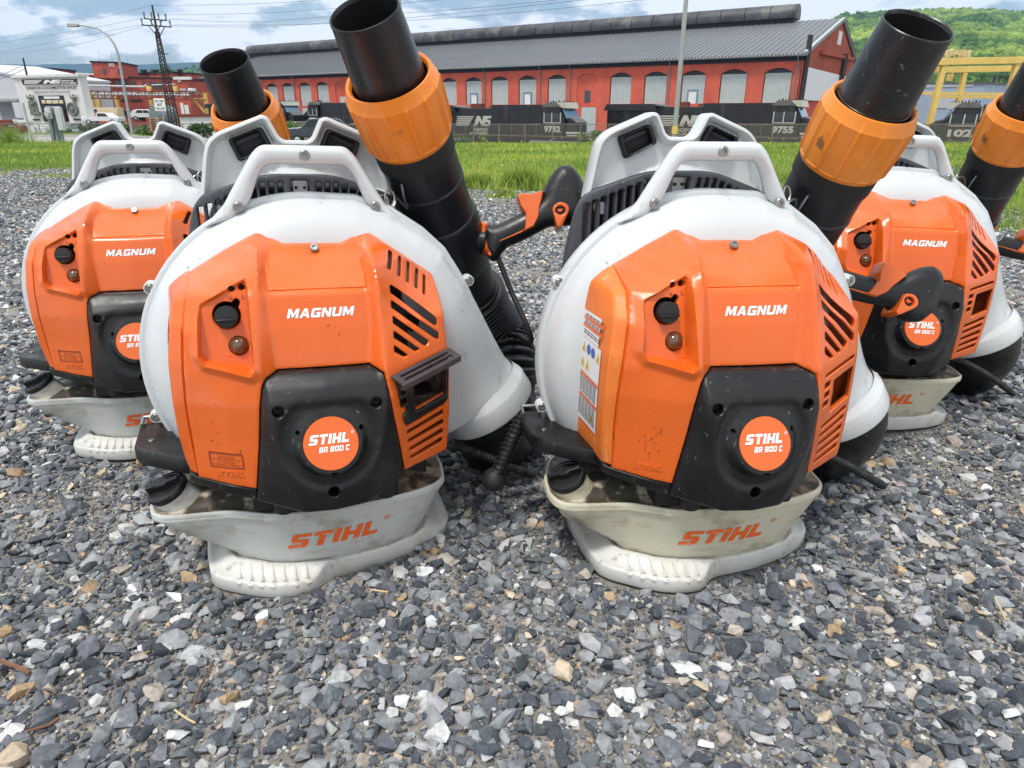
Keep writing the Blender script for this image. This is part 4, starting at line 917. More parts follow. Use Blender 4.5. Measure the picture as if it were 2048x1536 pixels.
# ---------------------------------------------------------------- pixel -> place helpers (true vertical)
TP = PITCH + LOT_TILT; CAMP = M_LOT @ Vector((0, 0, CAMH))
def at(u, v, Y):
    """the point seen at pixel (u, v) of the 2048x1536 photograph, Y metres in front of the camera"""
    up = (768 - v) / FPX; d = Y / (math.cos(TP) + up * math.sin(TP))
    return Vector((CAMP.x + (u - 1024) / FPX * d, CAMP.y + Y, CAMP.z + d * (-math.sin(TP) + up * math.cos(TP))))
def gz(x, y):
    x = np.asarray(x, float); y = np.asarray(y, float)
    cz = np.interp(y, [-20, 0, 30, 45, 60, 66, 72, 20000], [.54, 0, -.807, -1.47, -2.14, -2.6, -3.35, -3.35])
    lz = np.interp(y, [-20, 0, 30, 45, 48, 80, 120, 20000], [.54, 0, -.807, -.98, -1.02, -1.95, -3.3, -3.3])
    k = sstep(-.42, -.56, x / np.maximum(y, 1))
    return cz * (1 - k) + lz * k
def sheet(name, inner, outer_, mat, lift, ny=60, xs=None, kind='structure', ys=None):
    """ground sheet between two polylines given as functions y0(x/y ratio), swept in angle"""
    R = xs; V = []; F = []
    for r in R:
        a, b = inner(r), outer_(r)
        Y = ys if ys is not None else a * (b / a) ** (np.arange(ny) / (ny - 1))
        for y in Y: V.append((r * y, y, float(gz(r * y, y)) + lift))
    n = len(Y)
    F = [(i*n+j, (i+1)*n+j, (i+1)*n+j+1, i*n+j+1) for i in range(len(R)-1) for j in range(n-1)]
    return tag(mesh(name, V, F, mat, None, True, None), kind=kind)
M_dirt = material('lot_dust', (.205, .19, .168), .95, 0, (22, .22, 8), (180, .7, 6), .2, 0, [((.10, .095, .09), 60, .5, .62, .8, (1, 1, 1), 8), ((.36, .32, .26), 130, .56, .66, .8, (1, 1, 1), 6)])
M_yard = material('yard_dirt', (.16, .14, .115), .95, 0, (.4, .3, 6), (3, .4, 6), .1)
M_soil = material('lawn_soil', (.14, .19, .035), .95, 0, (1.3, .35, 8), (14, .8, 6), .1, 0, [((.17, .17, .05), .9, .5, .68, .6, (1, 1, 1), 8)])
# the whole ground, out to the horizon
rr_ = np.concatenate([np.linspace(-3.2, -1.2, 5), np.linspace(-1.0, 1.0, 81), np.linspace(1.2, 3.2, 5)])
V = [(-90, -15, .4), (90, -15, .4)]
ys_ = np.concatenate([[.05], np.linspace(.5, 32, 32), np.linspace(34, 90, 29), np.geomspace(100, 14000, 22)])
g = sheet('ground', None if False else (lambda r: 1), (lambda r: 1), M_dirt, 0, xs=rr_, ys=ys_)
me = g.data; me.materials.append(M_yard)
for p in me.polygons:
    if p.center.y > 32: p.material_index = 1
bm = bmesh.new(); bm.from_mesh(me)
vv = [bm.verts.new(q) for q in ((-.3, .04, 0), (.3, .04, 0), (90, -60, 1.0), (-90, -60, 1.0))]; bm.faces.new(vv); bm.to_mesh(me); bm.free()
# ---------------------------------------------------------------- gravel
def bake(name, protos, pos, rot, scl, colr, mat, kind='stuff', smooth=False):
    """many small shapes baked into one mesh; protos: list of (V, tri)"""
    k = RNG.integers(0, len(protos), len(pos)); Vs = []; Fs = []; Cs = []; off = 0
    for j, (PV, PF) in enumerate(protos):
        ix = np.where(k == j)[0]
        if not len(ix): continue
        Vw = np.einsum('nij,nvj->nvi', rot[ix], PV[None] * scl[ix][:, None, :]) + pos[ix][:, None, :]
        n = len(PV); Vs.append(Vw.reshape(-1, 3)); Fs.append((PF[None] + (np.arange(len(ix)) * n)[:, None, None]).reshape(-1, 3) + off); off += len(ix) * n
        Cs.append(np.repeat(colr[ix], n, 0))
    Vv = np.concatenate(Vs).astype(np.float32); Ff = np.concatenate(Fs).astype(np.int32); Cc_ = np.concatenate(Cs).astype(np.float32)
    me = bpy.data.meshes.new(name); me.vertices.add(len(Vv)); me.vertices.foreach_set('co', Vv.ravel()); me.loops.add(Ff.size); me.loops.foreach_set('vertex_index', Ff.ravel())
    me.polygons.add(len(Ff)); me.polygons.foreach_set('loop_start', np.arange(0, Ff.size, 3, dtype=np.int32)); me.update(calc_edges=True)
    at_ = me.color_attributes.new('tint', 'FLOAT_COLOR', 'POINT'); at_.data.foreach_set('color', np.concatenate([Cc_, np.ones((len(Cc_), 1), np.float32)], 1).ravel())
    me.materials.append(mat)
    if not smooth: me.shade_flat()
    o = link(bpy.data.objects.new(name, me)); return tag(o, kind=kind)
def tint_material(name, rough=.8, bump=None, spec=.3, layers=(), noise=None, trans=0):
    m = material(name, (1, 1, 1), rough, 0, None, bump, spec); nt = m.node_tree; n = nt.nodes; l = nt.links; b = n['Principled BSDF']
    a = n.new('ShaderNodeAttribute'); a.attribute_name = 'tint'; cur = a.outputs['Color']; tc = n.new('ShaderNodeTexCoord')
    def nz(sc, de, off):
        mp = n.new('ShaderNodeMapping'); mp.inputs['Location'].default_value = (off, off, off); l.new(tc.outputs['Object'], mp.inputs[0])
        t = n.new('ShaderNodeTexNoise'); t.inputs['Scale'].default_value = sc; t.inputs['Detail'].default_value = de; t.inputs['Roughness'].default_value = .65; l.new(mp.outputs[0], t.inputs['Vector']); return t.outputs['Fac']
    if noise:
        f = nz(noise[0], noise[2], 1); mr = n.new('ShaderNodeMapRange'); mr.inputs[1].default_value = .3; mr.inputs[2].default_value = .7; mr.inputs[3].default_value = 1 - noise[1]; mr.inputs[4].default_value = 1 + noise[1]; l.new(f, mr.inputs[0])
        vm = n.new('ShaderNodeVectorMath'); vm.operation = 'SCALE'; l.new(cur, vm.inputs[0]); l.new(mr.outputs[0], vm.inputs['Scale']); cur = vm.outputs[0]
    for i, (c, sc, lo, hi, am) in enumerate(layers):
        f = nz(sc, 8, 4 + 3 * i); mr = n.new('ShaderNodeMapRange'); mr.clamp = True; mr.inputs[1].default_value = lo; mr.inputs[2].default_value = hi; mr.inputs[3].default_value = 0; mr.inputs[4].default_value = am; l.new(f, mr.inputs[0])
        mx = n.new('ShaderNodeMixRGB'); l.new(mr.outputs[0], mx.inputs[0]); l.new(cur, mx.inputs[1]); mx.inputs[2].default_value = (*c, 1); cur = mx.outputs[0]
    l.new(cur, b.inputs['Base Color'])
    if trans:
        tr = n.new('ShaderNodeBsdfTranslucent'); l.new(cur, tr.inputs[0]); ms = n.new('ShaderNodeMixShader'); ms.inputs[0].default_value = trans; l.new(b.outputs[0], ms.inputs[1]); l.new(tr.outputs[0], ms.inputs[2]); l.new(ms.outputs[0], n['Material Output'].inputs[0])
    return m
def rocks(count, npts, seed):
    out = []; rg = np.random.default_rng(seed)
    for _ in range(count):
        P = rg.normal(size=(npts, 3)); P /= np.linalg.norm(P, axis=1)[:, None]; P *= rg.uniform(.72, 1.0, (npts, 1))
        bm = bmesh.new(); [bm.verts.new(p) for p in P]; r = bmesh.ops.convex_hull(bm, input=bm.verts)
        bmesh.ops.delete(bm, geom=[v for v in bm.verts if not v.link_faces], context='VERTS'); bmesh.ops.triangulate(bm, faces=bm.faces)
        bm.verts.index_update(); out.append((np.array([tuple(v.co) for v in bm.verts]), np.array([[v.index for v in f.verts] for f in bm.faces]))); bm.free()
    return out
def rough_rocks(L_, seed):     # break every flat face up a little
    out = []; rg = np.random.default_rng(seed)
    for V, F in L_:
        V = list(V); mid = {}; G = []
        def mp(a, b):
            k = (min(a, b), max(a, b))
            if k not in mid: mid[k] = len(V); V.append((V[a] + V[b]) / 2 * rg.uniform(.97, 1.09) + rg.normal(0, .022, 3))
            return mid[k]
        for a, b, c in F: x, y, z = mp(a, b), mp(b, c), mp(c, a); G += [(a, x, z), (x, b, y), (z, y, c), (x, y, z)]
        out.append((np.array(V), np.array(G)))
    return out
def rand_rot(n, tilt, rg):
    yaw = rg.uniform(0, 2 * math.pi, n); a = rg.uniform(0, 2 * math.pi, n); t = np.abs(rg.normal(0, tilt, n))
    cz, sz = np.cos(yaw), np.sin(yaw); Z0 = np.zeros(n); O = np.ones(n)
    Rz = np.stack([np.stack([cz, -sz, Z0], 1), np.stack([sz, cz, Z0], 1), np.stack([Z0, Z0, O], 1)], 1)
    kx, ky = np.cos(a), np.sin(a); c, s = np.cos(t), np.sin(t); C = 1 - c
    Rt = np.stack([np.stack([c + kx*kx*C, kx*ky*C, ky*s], 1), np.stack([kx*ky*C, c + ky*ky*C, -kx*s], 1), np.stack([-ky*s, kx*s, c], 1)], 1)
    return Rt @ Rz
PAL = np.array([(.055,.064,.077),(.088,.099,.114),(.137,.148,.163),(.205,.214,.224),(.29,.30,.305),(.42,.42,.41),(.62,.63,.63),(.46,.38,.28),(.35,.25,.15),(.34,.30,.26)])
PW = np.array([.17,.20,.20,.165,.11,.055,.012,.020,.012,.045]); PW = PW / PW.sum()
def vnoise(x, y, sc, seed=0):
    return np.array([mnoise.noise(Vector((a * sc, b * sc, seed * 7.3))) for a, b in zip(x, y)])
FEET = []
for i in range(4):
    M = pose_matrix(i); FEET.append(np.array([tuple((M @ Vector((a, b, 0))).xy) for a, b in [(-.154,.103),(-.138,.068),(-.100,.045),(-.060,.032),(-.032,.034),(-.018,.046),(.002,.056),(.05,.064),(.10,.081),(.152,.113),(.163,.2),(.157,.272),(-.157,.272)]]))
def field(cell, y0, y1, half, rg):
    ys = np.arange(y0, y1, cell); pts = []
    for y in ys:
        w = half(y); n = int(2 * w / cell); x = -w + (np.arange(n) + rg.uniform(0, 1, n)) * cell; pts.append(np.stack([x, y + rg.uniform(0, cell, n)], 1))
    return np.concatenate(pts)
hw = lambda y: .80 * y + .22
def scatter(name, cell, y0, y1, smin, smax, protos, seed, zoff=.25, tilt=.45, fines=False, flat=(.42, .75)):
    rg = np.random.default_rng(seed); P = field(cell, y0, y1, hw, rg)
    u = 1; keep = np.ones(len(P), bool)
    for ftp in FEET:
        d = sdist(P, ftp); keep &= d < (-.003 if not fines else -.001)
    # thin places where dust shows
    patch = vnoise(P[:, 0], P[:, 1], 2.2, 1) + .5 * vnoise(P[:, 0], P[:, 1], 6, 2)
    if not fines: keep &= ~((patch > .30) & (rg.uniform(0, 1, len(P)) < .62))
    # the lawn edge
    edge = np.interp(P[:, 0], [-9, -4, -.3, .5, 2, 3.5, 6], [10.5, 9.2, 6.9, 6.3, 5.0, 4.3, 4.0]); keep &= (P[:, 1] < edge + rg.normal(0, .5, len(P)))
    P = P[keep]; n = len(P)
    s = smin * (smax / smin) ** (rg.uniform(0, 1, n) ** 1.55)
    scl = np.stack([s * rg.uniform(.8, 1.25, n), s * rg.uniform(.65, 1.0, n), s * rg.uniform(flat[0], flat[1], n)], 1)
    rot = rand_rot(n, tilt, rg)
    big = (vnoise(P[:, 0], P[:, 1], .9, 5) * .5)
    pos = np.stack([P[:, 0], P[:, 1], scl[:, 2] * zoff + rg.uniform(0, .5, n) * s * .45], 1)
    w = PW.copy(); ci = rg.choice(len(PAL), n, p=w); c = PAL[ci] * rg.uniform(.8, 1.25, (n, 1)) * (1 + .012 * rg.normal(size=(n, 3))) * 1.06
    c = c * (1 + .25 * big[:, None])
    return pos, rot, scl, c
M_stone = tint_material('crushed_limestone', .78, (260, .9, 10), .3, [((.42,.41,.40), 75, .58, .68, .5), ((.05,.05,.055), 50, .60, .74, .5)], (140, .30, 8))
near = rocks(40, 13, 3); nearr = rough_rocks(rocks(44, 12, 31), 4); mid = rocks(24, 10, 5); far_ = rocks(12, 8, 9)
A0 = [scatter('g', .0108, .36, 1.75, .0045, .0145, near, 1), scatter('g', .040, .36, 2.4, .0105, .0195, near, 8, .30, .35)]
A1 = [scatter('g', .0058, .36, 1.5, .0020, .0052, near, 2, .2, .6, True)]
cat_ = lambda L_, j: np.concatenate([a[j] for a in L_])
g0 = bake('gravel', nearr, *[cat_(A0, j) for j in range(4)], M_stone); g0.matrix_world = M_LOT
tag(g0, 'angular blue grey crushed stone covering the lot in front', 'gravel')
go = bake('stone_chips', near, *[cat_(A1, j) for j in range(4)], M_stone); go.matrix_world = M_LOT
tag(go, 'small grey stone chips lying between the larger stones', 'gravel')
A2 = [scatter('g', .0165, 1.70, 4.0, .0060, .0160, mid, 3), scatter('g', .0280, 3.8, 11.0, .010, .023, far_, 4)]
A2 = [(a, b_, c_, d_ * 1.18) for a, b_, c_, d_ in A2]
go2 = bake('gravel', mid, *[cat_(A2, j) for j in range(4)], M_stone); go2.matrix_world = M_LOT
tag(go2, 'smaller looking grey gravel behind the blowers, up to the lawn', 'gravel')
# ---------------------------------------------------------------- lawn, road and verge (left), grass blades
edge_r = lambda r: float(np.interp(r, [-1.1, -.72, -.44, -.05, .08, .40, .82, 1.1], [11.0, 10.2, 9.0, 6.9, 6.3, 5.0, 4.15, 3.9]))
def edge_n(r): return edge_r(r) * (1.14 + .09 * mnoise.noise(Vector((r * 22, 3, 1))) + .03 * mnoise.noise(Vector((r * 70, 3, 1))))
sheet('lawn_ground', edge_n, lambda r: 33.0 if r < -.50 else float(np.interp(r, [-.50, -.44, -.28, 0, .7], [33, 72, 72, 60, 46])), M_soil, .006, ny=50, xs=np.linspace(-1.1, 1.1, 240))
M_asph = material('pale_asphalt', (.30, .295, .285), .9, 0, (1.2, .12, 6), (60, .4, 4), .2)
M_kerb = material('kerb_concrete', (.42, .40, .36), .9, 0, (2, .15, 5), (40, .3, 4), .2)
sheet('road', lambda r: 33.0, lambda r: 44.0, M_asph, .012, ny=12, xs=np.linspace(-1.2, -.42, 50))
kb = MB()
for r0, r1 in zip(np.linspace(-1.2, -.42, 40)[:-1], np.linspace(-1.2, -.42, 40)[1:]):
    y = 44.15; z = float(gz(r0 * y, y)); kb.box(((r0 + r1) / 2 * y, y, z + .06), ((r1 - r0) * y - .01, .3, .16))
tag(kb.build('kerb', M_kerb), kind='structure')
sheet('verge', lambda r: 44.3, lambda r: 47.5, M_soil, .02, ny=8, xs=np.linspace(-1.2, -.42, 40))
def blades(name, n, rfun, h0, h1, w0, seed, dens_edge=True, cols=((.26,.38,.055),(.19,.32,.045),(.36,.45,.085),(.42,.42,.17)), clump=0):
    rg = np.random.default_rng(seed); X, Y, H, Wd = rfun(n, rg); n = len(X)
    Z = gz(X, Y); yaw = rg.uniform(0, 2 * math.pi, n); lean = rg.normal(0, .35, n); lean2 = rg.normal(0, .35, n)
    c = np.array(cols)[rg.choice(len(cols), n, p=[.4, .3, .2, .1] if len(cols) == 4 else None)] * rg.uniform(.75, 1.25, (n, 1)); pv = vnoise(X, Y, .35, 21)[:, None]; c = c * (1 + .5 * pv) * (1 + np.array([[.25, 0, -.1]]) * pv * 1.5)
    dx, dy = np.cos(yaw) * Wd, np.sin(yaw) * Wd
    b0 = np.stack([X - dx, Y - dy, Z], 1); b1 = np.stack([X + dx, Y + dy, Z], 1)
    m0 = np.stack([X - dx * .8 + lean * H * .25, Y - dy * .8 + lean2 * H * .25, Z + H * .55], 1); m1 = m0 + np.stack([dx * 1.6, dy * 1.6, Z * 0], 1)
    tp = np.stack([X + lean * H * .8, Y + lean2 * H * .8, Z + H * rg.uniform(.85, 1, n)], 1)
    V = np.stack([b0, b1, m0, m1, tp], 1).reshape(-1, 3); k = (np.arange(n) * 5)[:, None]
    F = np.concatenate([k + [[0, 1, 3]], k + [[0, 3, 2]], k + [[2, 3, 4]]]).astype(np.int32)
    me = bpy.data.meshes.new(name); me.vertices.add(len(V)); me.vertices.foreach_set('co', V.astype(np.float32).ravel()); me.loops.add(F.size); me.loops.foreach_set('vertex_index', F.ravel())
    me.polygons.add(len(F)); me.polygons.foreach_set('loop_start', np.arange(0, F.size, 3, dtype=np.int32)); me.update(calc_edges=True)
    a = me.color_attributes.new('tint', 'FLOAT_COLOR', 'POINT'); cc = np.repeat(c, 5, 0); a.data.foreach_set('color', np.concatenate([cc, np.ones((len(cc), 1))], 1).astype(np.float32).ravel())
    me.materials.append(M_blade); return link(bpy.data.objects.new(name, me))
M_blade = tint_material('grass_blade', .55, None, .3, (), None, .35)
def lawn_pts(n, rg):
    r = rg.uniform(-1.0, 1.0, n); a = np.array([edge_r(q) for q in r]) * (.97 + .07 * rg.normal(size=n)); b = np.where(r < -.47, 32.8, np.interp(r, [-.44, -.28, 0, .7], [70, 70, 59, 45]))
    t = rg.uniform(0, 1, n) ** 1.25; Y = a * (b / a) ** t; X = r * Y
    # patchy near the gravel
    pn = vnoise(X, Y, .9, 3) + .6 * vnoise(X, Y, 2.4, 4); k = pn > (-.80 + 1.15 * np.clip(1.15 - (Y - a) / 3.6, 0, 1.2))
    X, Y = X[k], Y[k]
    rc = rg.uniform(-.9, .9, 90); ac = np.array([edge_r(q) for q in rc]) * rg.uniform(.84, 1.10, 90); j = rg.integers(0, 90, 9000); sg_ = rg.uniform(.04, .22, 90)[j]
    X = np.r_[X, (rc * ac)[j] + rg.normal(0, 1, 9000) * sg_ * 1.4]; Y = np.r_[Y, ac[j] + rg.normal(0, 1, 9000) * sg_]
    m = len(X); H = rg.uniform(.035, .10, m) * np.interp(Y, [5, 12, 30, 70], [.8, 1.1, 1.5, 2.6]) * (1 + .5 * vnoise(X, Y, .6, 8)); Wd = np.interp(Y, [5, 12, 30, 72], [.0035, .007, .018, .05])
    return X, Y, H, Wd
gr_ = blades('grass', 120000, lawn_pts, 0, 0, 0, 11); tag(gr_, 'bright green rough lawn between the gravel and the fence', 'grass', kind='stuff')
def verge_pts(n, rg):
    r = rg.uniform(-1.1, -.42, n); Y = rg.uniform(44.4, 47.5, n); return r * Y, Y, rg.uniform(.1, .3, n), np.full(n, .03)
tag(blades('verge_grass', 5000, verge_pts, 0, 0, 0, 12), 'narrow grass strip beyond the road kerb on the left', 'grass', kind='stuff')
def fl_pts(n, rg):
    r = rg.uniform(-1, 1, n); Y = rg.uniform(7.5, 34, n) ; k = Y < np.where(r < -.47, 32, 70); return r[k] * Y[k], Y[k]
rgf = np.random.default_rng(5); fx, fy = fl_pts(230, rgf); fb = MB()
for x, y in zip(fx, fy):
    z = float(gz(x, y)) + .13 * (1 + y / 30); s = .010 + .0006 * y; fb.add([(x - s, y, z), (x, y - s, z + .3*s), (x + s, y, z), (x, y + s, z + .3*s), (x, y, z + s)], [(0,1,4),(1,2,4),(2,3,4),(3,0,4),(0,3,2,1)])
tag(fb.build('yellow_flowers', material('dandelion_yellow', (.75, .55, .02), .6)), 'tiny yellow flowers dotted through the lawn', 'flowers', kind='stuff')
# weed tufts standing in the gravel, each its own plant
def tuft(px, py, Y, n, h, label, wide=1.0):
    p = at(px, py, Y); x0, y0 = p.x, p.y
    def pts(n_, rg):
        a = rg.uniform(0, 2 * math.pi, n_); r = np.abs(rg.normal(0, .13 * wide, n_)); X = x0 + r * np.cos(a) * 1.6; Yy = y0 + r * np.sin(a); return X, Yy, rg.uniform(.3, 1, n_) * h * np.exp(-(r / (.30 * wide)) ** 2), np.full(n_, .0075)
    o = blades('grass_tuft', n, pts, 0, 0, 0, int(px)); tag(o, label, 'weed tuft', 'weed tufts in the gravel'); return o
tuft(1047, 378, 6.7, 900, .27, 'grassy weed tuft in gravel left of the raised black handle')
tuft(952, 372, 6.9, 600, .20, 'low weed patch beside the front left blower tube', .9)
tuft(1010, 400, 5.9, 120, .12, 'thin sprig of weed in front of the larger tuft', .5)
tuft(1120, 392, 6.2, 140, .12, 'sparse weed close behind the black handle pod', .6)
tuft(18, 275, 31.0, 700, 1.0, 'tall pale weed clump beside the road, far left', 3.2)
# dry twigs and straw on the stones
M_twig = material('dry_twig', (.16, .075, .04), .8, 0, (60, .3, 4)); M_straw = material('straw', (.55, .42, .22), .8)
def stick(name, pts, r, mat, label, cat_='twig'):
    W_ = []
    for u, v in pts:     # on the lot plane
        up = (768 - v) / FPX; d = Vector(((u - 1024) / FPX, math.cos(PITCH) + up * math.sin(PITCH), -math.sin(PITCH) + up * math.cos(PITCH))); t = -(CAMH - .014) / d.z; W_.append(Vector((0, 0, CAMH)) + d * t)
    o = sweep(name, catmull(W_, 6), r, mat, None, n=6); o.matrix_world = M_LOT; tag(o, label, cat_)
stick('twig', [(0, 1322), (30, 1332), (60, 1346)], .0022, M_twig, 'brown twig lying on the stones at the left edge')
stick('twig', [(385, 1418), (400, 1375), (420, 1340), (428, 1320)], .0012, M_twig, 'thin curved twig on the gravel in front of the left foot')
stick('twig', [(55, 1462), (95, 1450), (118, 1435)], .0012, M_twig, 'fine dark twig in the bottom left corner')
stick('straw', [(741, 1179), (776, 1184)], .0012, M_straw, 'short straw stalk beside the front left foot', 'straw')
stick('straw', [(350, 1420), (372, 1436), (390, 1446)], .0010, M_straw, 'bent pale straw in front of the left blower', 'straw')
stick('straw', [(1990, 1195), (2012, 1240)], .0012, M_straw, 'pale stalk on the gravel at the right edge', 'straw')
# ---------------------------------------------------------------- background materials
M_brick = material('painted_red_brick', (.60, .125, .080), .85, 0, (.35, .16, 5), (9, .3, 4), .15, 0, [((.46,.09,.06), 1.2, .5, .7, .5, (1,1,3), 6), ((.66,.22,.16), .5, .58, .75, .35, (1,1,.4), 6)])
M_brick2 = material('weathered_red_brick', (.47, .11, .08), .85, 0, (.5, .2, 5), None, .15, 0, [((.20,.05,.045), 2, .5, .7, .5, (1,1,1), 6)])
M_fascia = material('dark_fascia', (.022, .025, .033), .6, 0, (.4, .15, 3), None, .3)
M_roof = material('grey_metal_roof', (.135, .145, .155), .42, .0, (.12, .12, 4), None, .5)
M_mon = material('dark_ventilator_metal', (.045, .048, .053), .5, 0, (.5, .5, 4), None, .5, 0, [((.16,.15,.13), .22, .55, .62, .6, (1,1,1), 2)])
M_shut = material('grey_window_panel', (.46, .50, .485), .7, 0, (1.2, .06, 4), None, .2)
M_sign = material('sign_white', (.74, .75, .73), .6, 0, (1, .06, 4), None)
M_facade = material('white_painted_facade', (.66, .67, .64), .8, 0, (.4, .08, 5), None, .2, 0, [((.42,.38,.32), .8, .58, .75, .4, (1,1,.4), 6)])
M_whitewall = material('pale_metal_cladding', (.52, .53, .56), .7, 0, (.3, .06, 4), None, .2)
M_navy = material('sign_black', (.018, .020, .030), .5)
M_cream = material('cream_paint', (.66, .58, .38), .6, 0, (3, .12, 4))
M_loco = material('locomotive_black', (.012, .013, .016), .38, 0, (1.5, .35, 5), None, .5, 0, [((.09,.08,.075), 1.1, .56, .75, .5, (1,1,.35), 7)])
M_locotop = material('dusty_locomotive_roof', (.11, .105, .10), .6, 0, (1.2, .3, 5), None)
M_locow = material('locomotive_white', (.46, .44, .37), .6, 0, (2, .1, 4))
M_glass = material('window_glass', (.10, .20, .30), .12, 0, None, None, .8)
M_dglass = material('dark_window_glass', (.025, .032, .04), .15, 0, None, None, .7)
M_rust = material('rusty_steel', (.17, .05, .03), .8, 0, (.8, .3, 5), None, .2)
M_woodred = material('worn_red_boards', (.42, .10, .055), .85, 0, (1, .2, 5), None, .15, 0, [((.15,.05,.04), 1.6, .48, .66, .7, (1,1,.12), 6), ((.50,.16,.10), 1.9, .58, .7, .5, (1,1,.1), 6)])
M_yellow = material('yellow_crane_paint', (.72, .51, .13), .6, 0, (.8, .1, 4))
M_galv = material('galvanised_post', (.36, .37, .37), .5, .3, (4, .1, 4))
M_pole = material('creosoted_steel', (.035, .027, .028), .8, 0, (2, .3, 4))
M_leaf = tint_material('leaf', .6, None, .3, (), None, .3)
M_bluebox = material('blue_grey_steel', (.16, .21, .21), .6, 0, (3, .1, 4), None)
M_bluewall = material('pale_blue_siding', (.34, .42, .52), .7, 0, (.3, .06, 4))
M_silver = material('silver_pipe_lagging', (.55, .56, .57), .35, .5, (1, .1, 4))
def bobj(mb, name, mat, label, cat_, group=None, parent=None, **k):
    o = mb.build(name, mat, parent, **k); 
    return tag(o, label, cat_, group) if label else o
# ---------------------------------------------------------------- the long brick shop
WA = Vector((40.3, 103.7, 0)); WD = Vector((-1, .65, 0)).normalized(); WN = Vector((-WD.y, WD.x, 0)) * -1     # WN: into the building
if WN.y < 0: WN = -WN
Z_BASE = -3.3
def wall_s(u, v=170):
    """distance along the wall (from the right corner) of the ray through the pixel"""
    p = at(u, v, 100); d = p - CAMP; o = CAMP
    M = Matrix(((d.x, -WD.x), (d.y, -WD.y))); t, s = M.inverted() @ Vector((WA.x - o.x, WA.y - o.y)); return s, (o + d * t).z
def WP(s, z, n=0): return WA + WD * s + WN * n + Vector((0, 0, z))
Z_EAVE = 8.0; Z_FAS = float(np.mean([wall_s(880,147)[1], wall_s(1200,137)[1], wall_s(1588,120)[1]]))
SL = wall_s(377, 170)[0]; BW = 48.7
shop = tag(empty('brick_shop', WP(SL / 2, Z_BASE)), 'long red brick workshop with arched grey panelled windows and a dark roof ventilator', 'workshop'); INV = Matrix.Translation(-Vector(shop.location))
def sh_build(mb, name, mat, parent=None, **k):
    mb.V = [tuple(Vector(v) - Vector(shop.location)) for v in mb.V]; o = mb.build(name, mat, parent or shop, **k); return o
z_pt = float(np.mean([wall_s(645,170)[1], wall_s(1055,161)[1], wall_s(1113,159)[1], wall_s(1465,146)[1]])); z_at = z_pt + 1.05
z_wb = float(np.mean([wall_s(645,210)[1], wall_s(998,212)[1], wall_s(1465,205)[1]]))
wins = [(392,408,0),(421,437,0),(449,466,0),(477,494,0),(505,523,0),(534,555,0),(565,587,0),(599,622,0),(634,657,0),(671,695,1),(716,738,0),(755,779,0),(797,822,0),(839,865,0),(884,913,0),(931,963,0),(982,1016,0),(1037,1072,0),(1095,1131,0),(1154,1194,1),(1219,1262,0),(1287,1332,0),(1361,1409,0),(1438,1491,0),(1524,1580,0)]
def arch_pts(s0, s1, zb, zt, rise, n=8):
    out = [(s0, zb), (s1, zb)]
    for i in range(n + 1): t = i / n; out.append((s1 + (s0 - s1) * t, zt + rise * (1 - (2 * t - 1) ** 2)))
    return out
# wall face with real openings
spans = [(wall_s(b_, 185)[0], wall_s(a_, 185)[0], bl) for a_, b_, bl in wins]
outer = [(0, Z_BASE), (SL, Z_BASE), (SL, Z_FAS), (0, Z_FAS)]
holes = [arch_pts(s0, s1, z_wb, z_pt + .05, .62) for s0, s1, bl in spans]
v, f, loops = cdt(outer, holes, 6.0, 2.0)
mb = MB(); k = len(v); mb.add([WP(a, b) for a, b in v], [tuple(t) for t in f])
be = bedges(f); mb.add([WP(*v[a]) for e in be for a in e] + [WP(*v[a], .45) for e in be for a in e], [(2*i, 2*i+1, 2*len(be)+2*i+1, 2*len(be)+2*i) for i in range(len(be))])
sh_build(mb, 'front_wall', M_brick)
mb = MB(); mb.add([WP(0, Z_BASE), WP(0, Z_BASE, BW), WP(SL, Z_BASE, BW), WP(SL, Z_BASE), WP(0, Z_EAVE), WP(0, Z_EAVE, BW), WP(SL, Z_EAVE, BW), WP(SL, Z_EAVE)], [(1,2,6,5),(2,3,7,6)]); sh_build(mb, 'rear_wall', M_brick2)
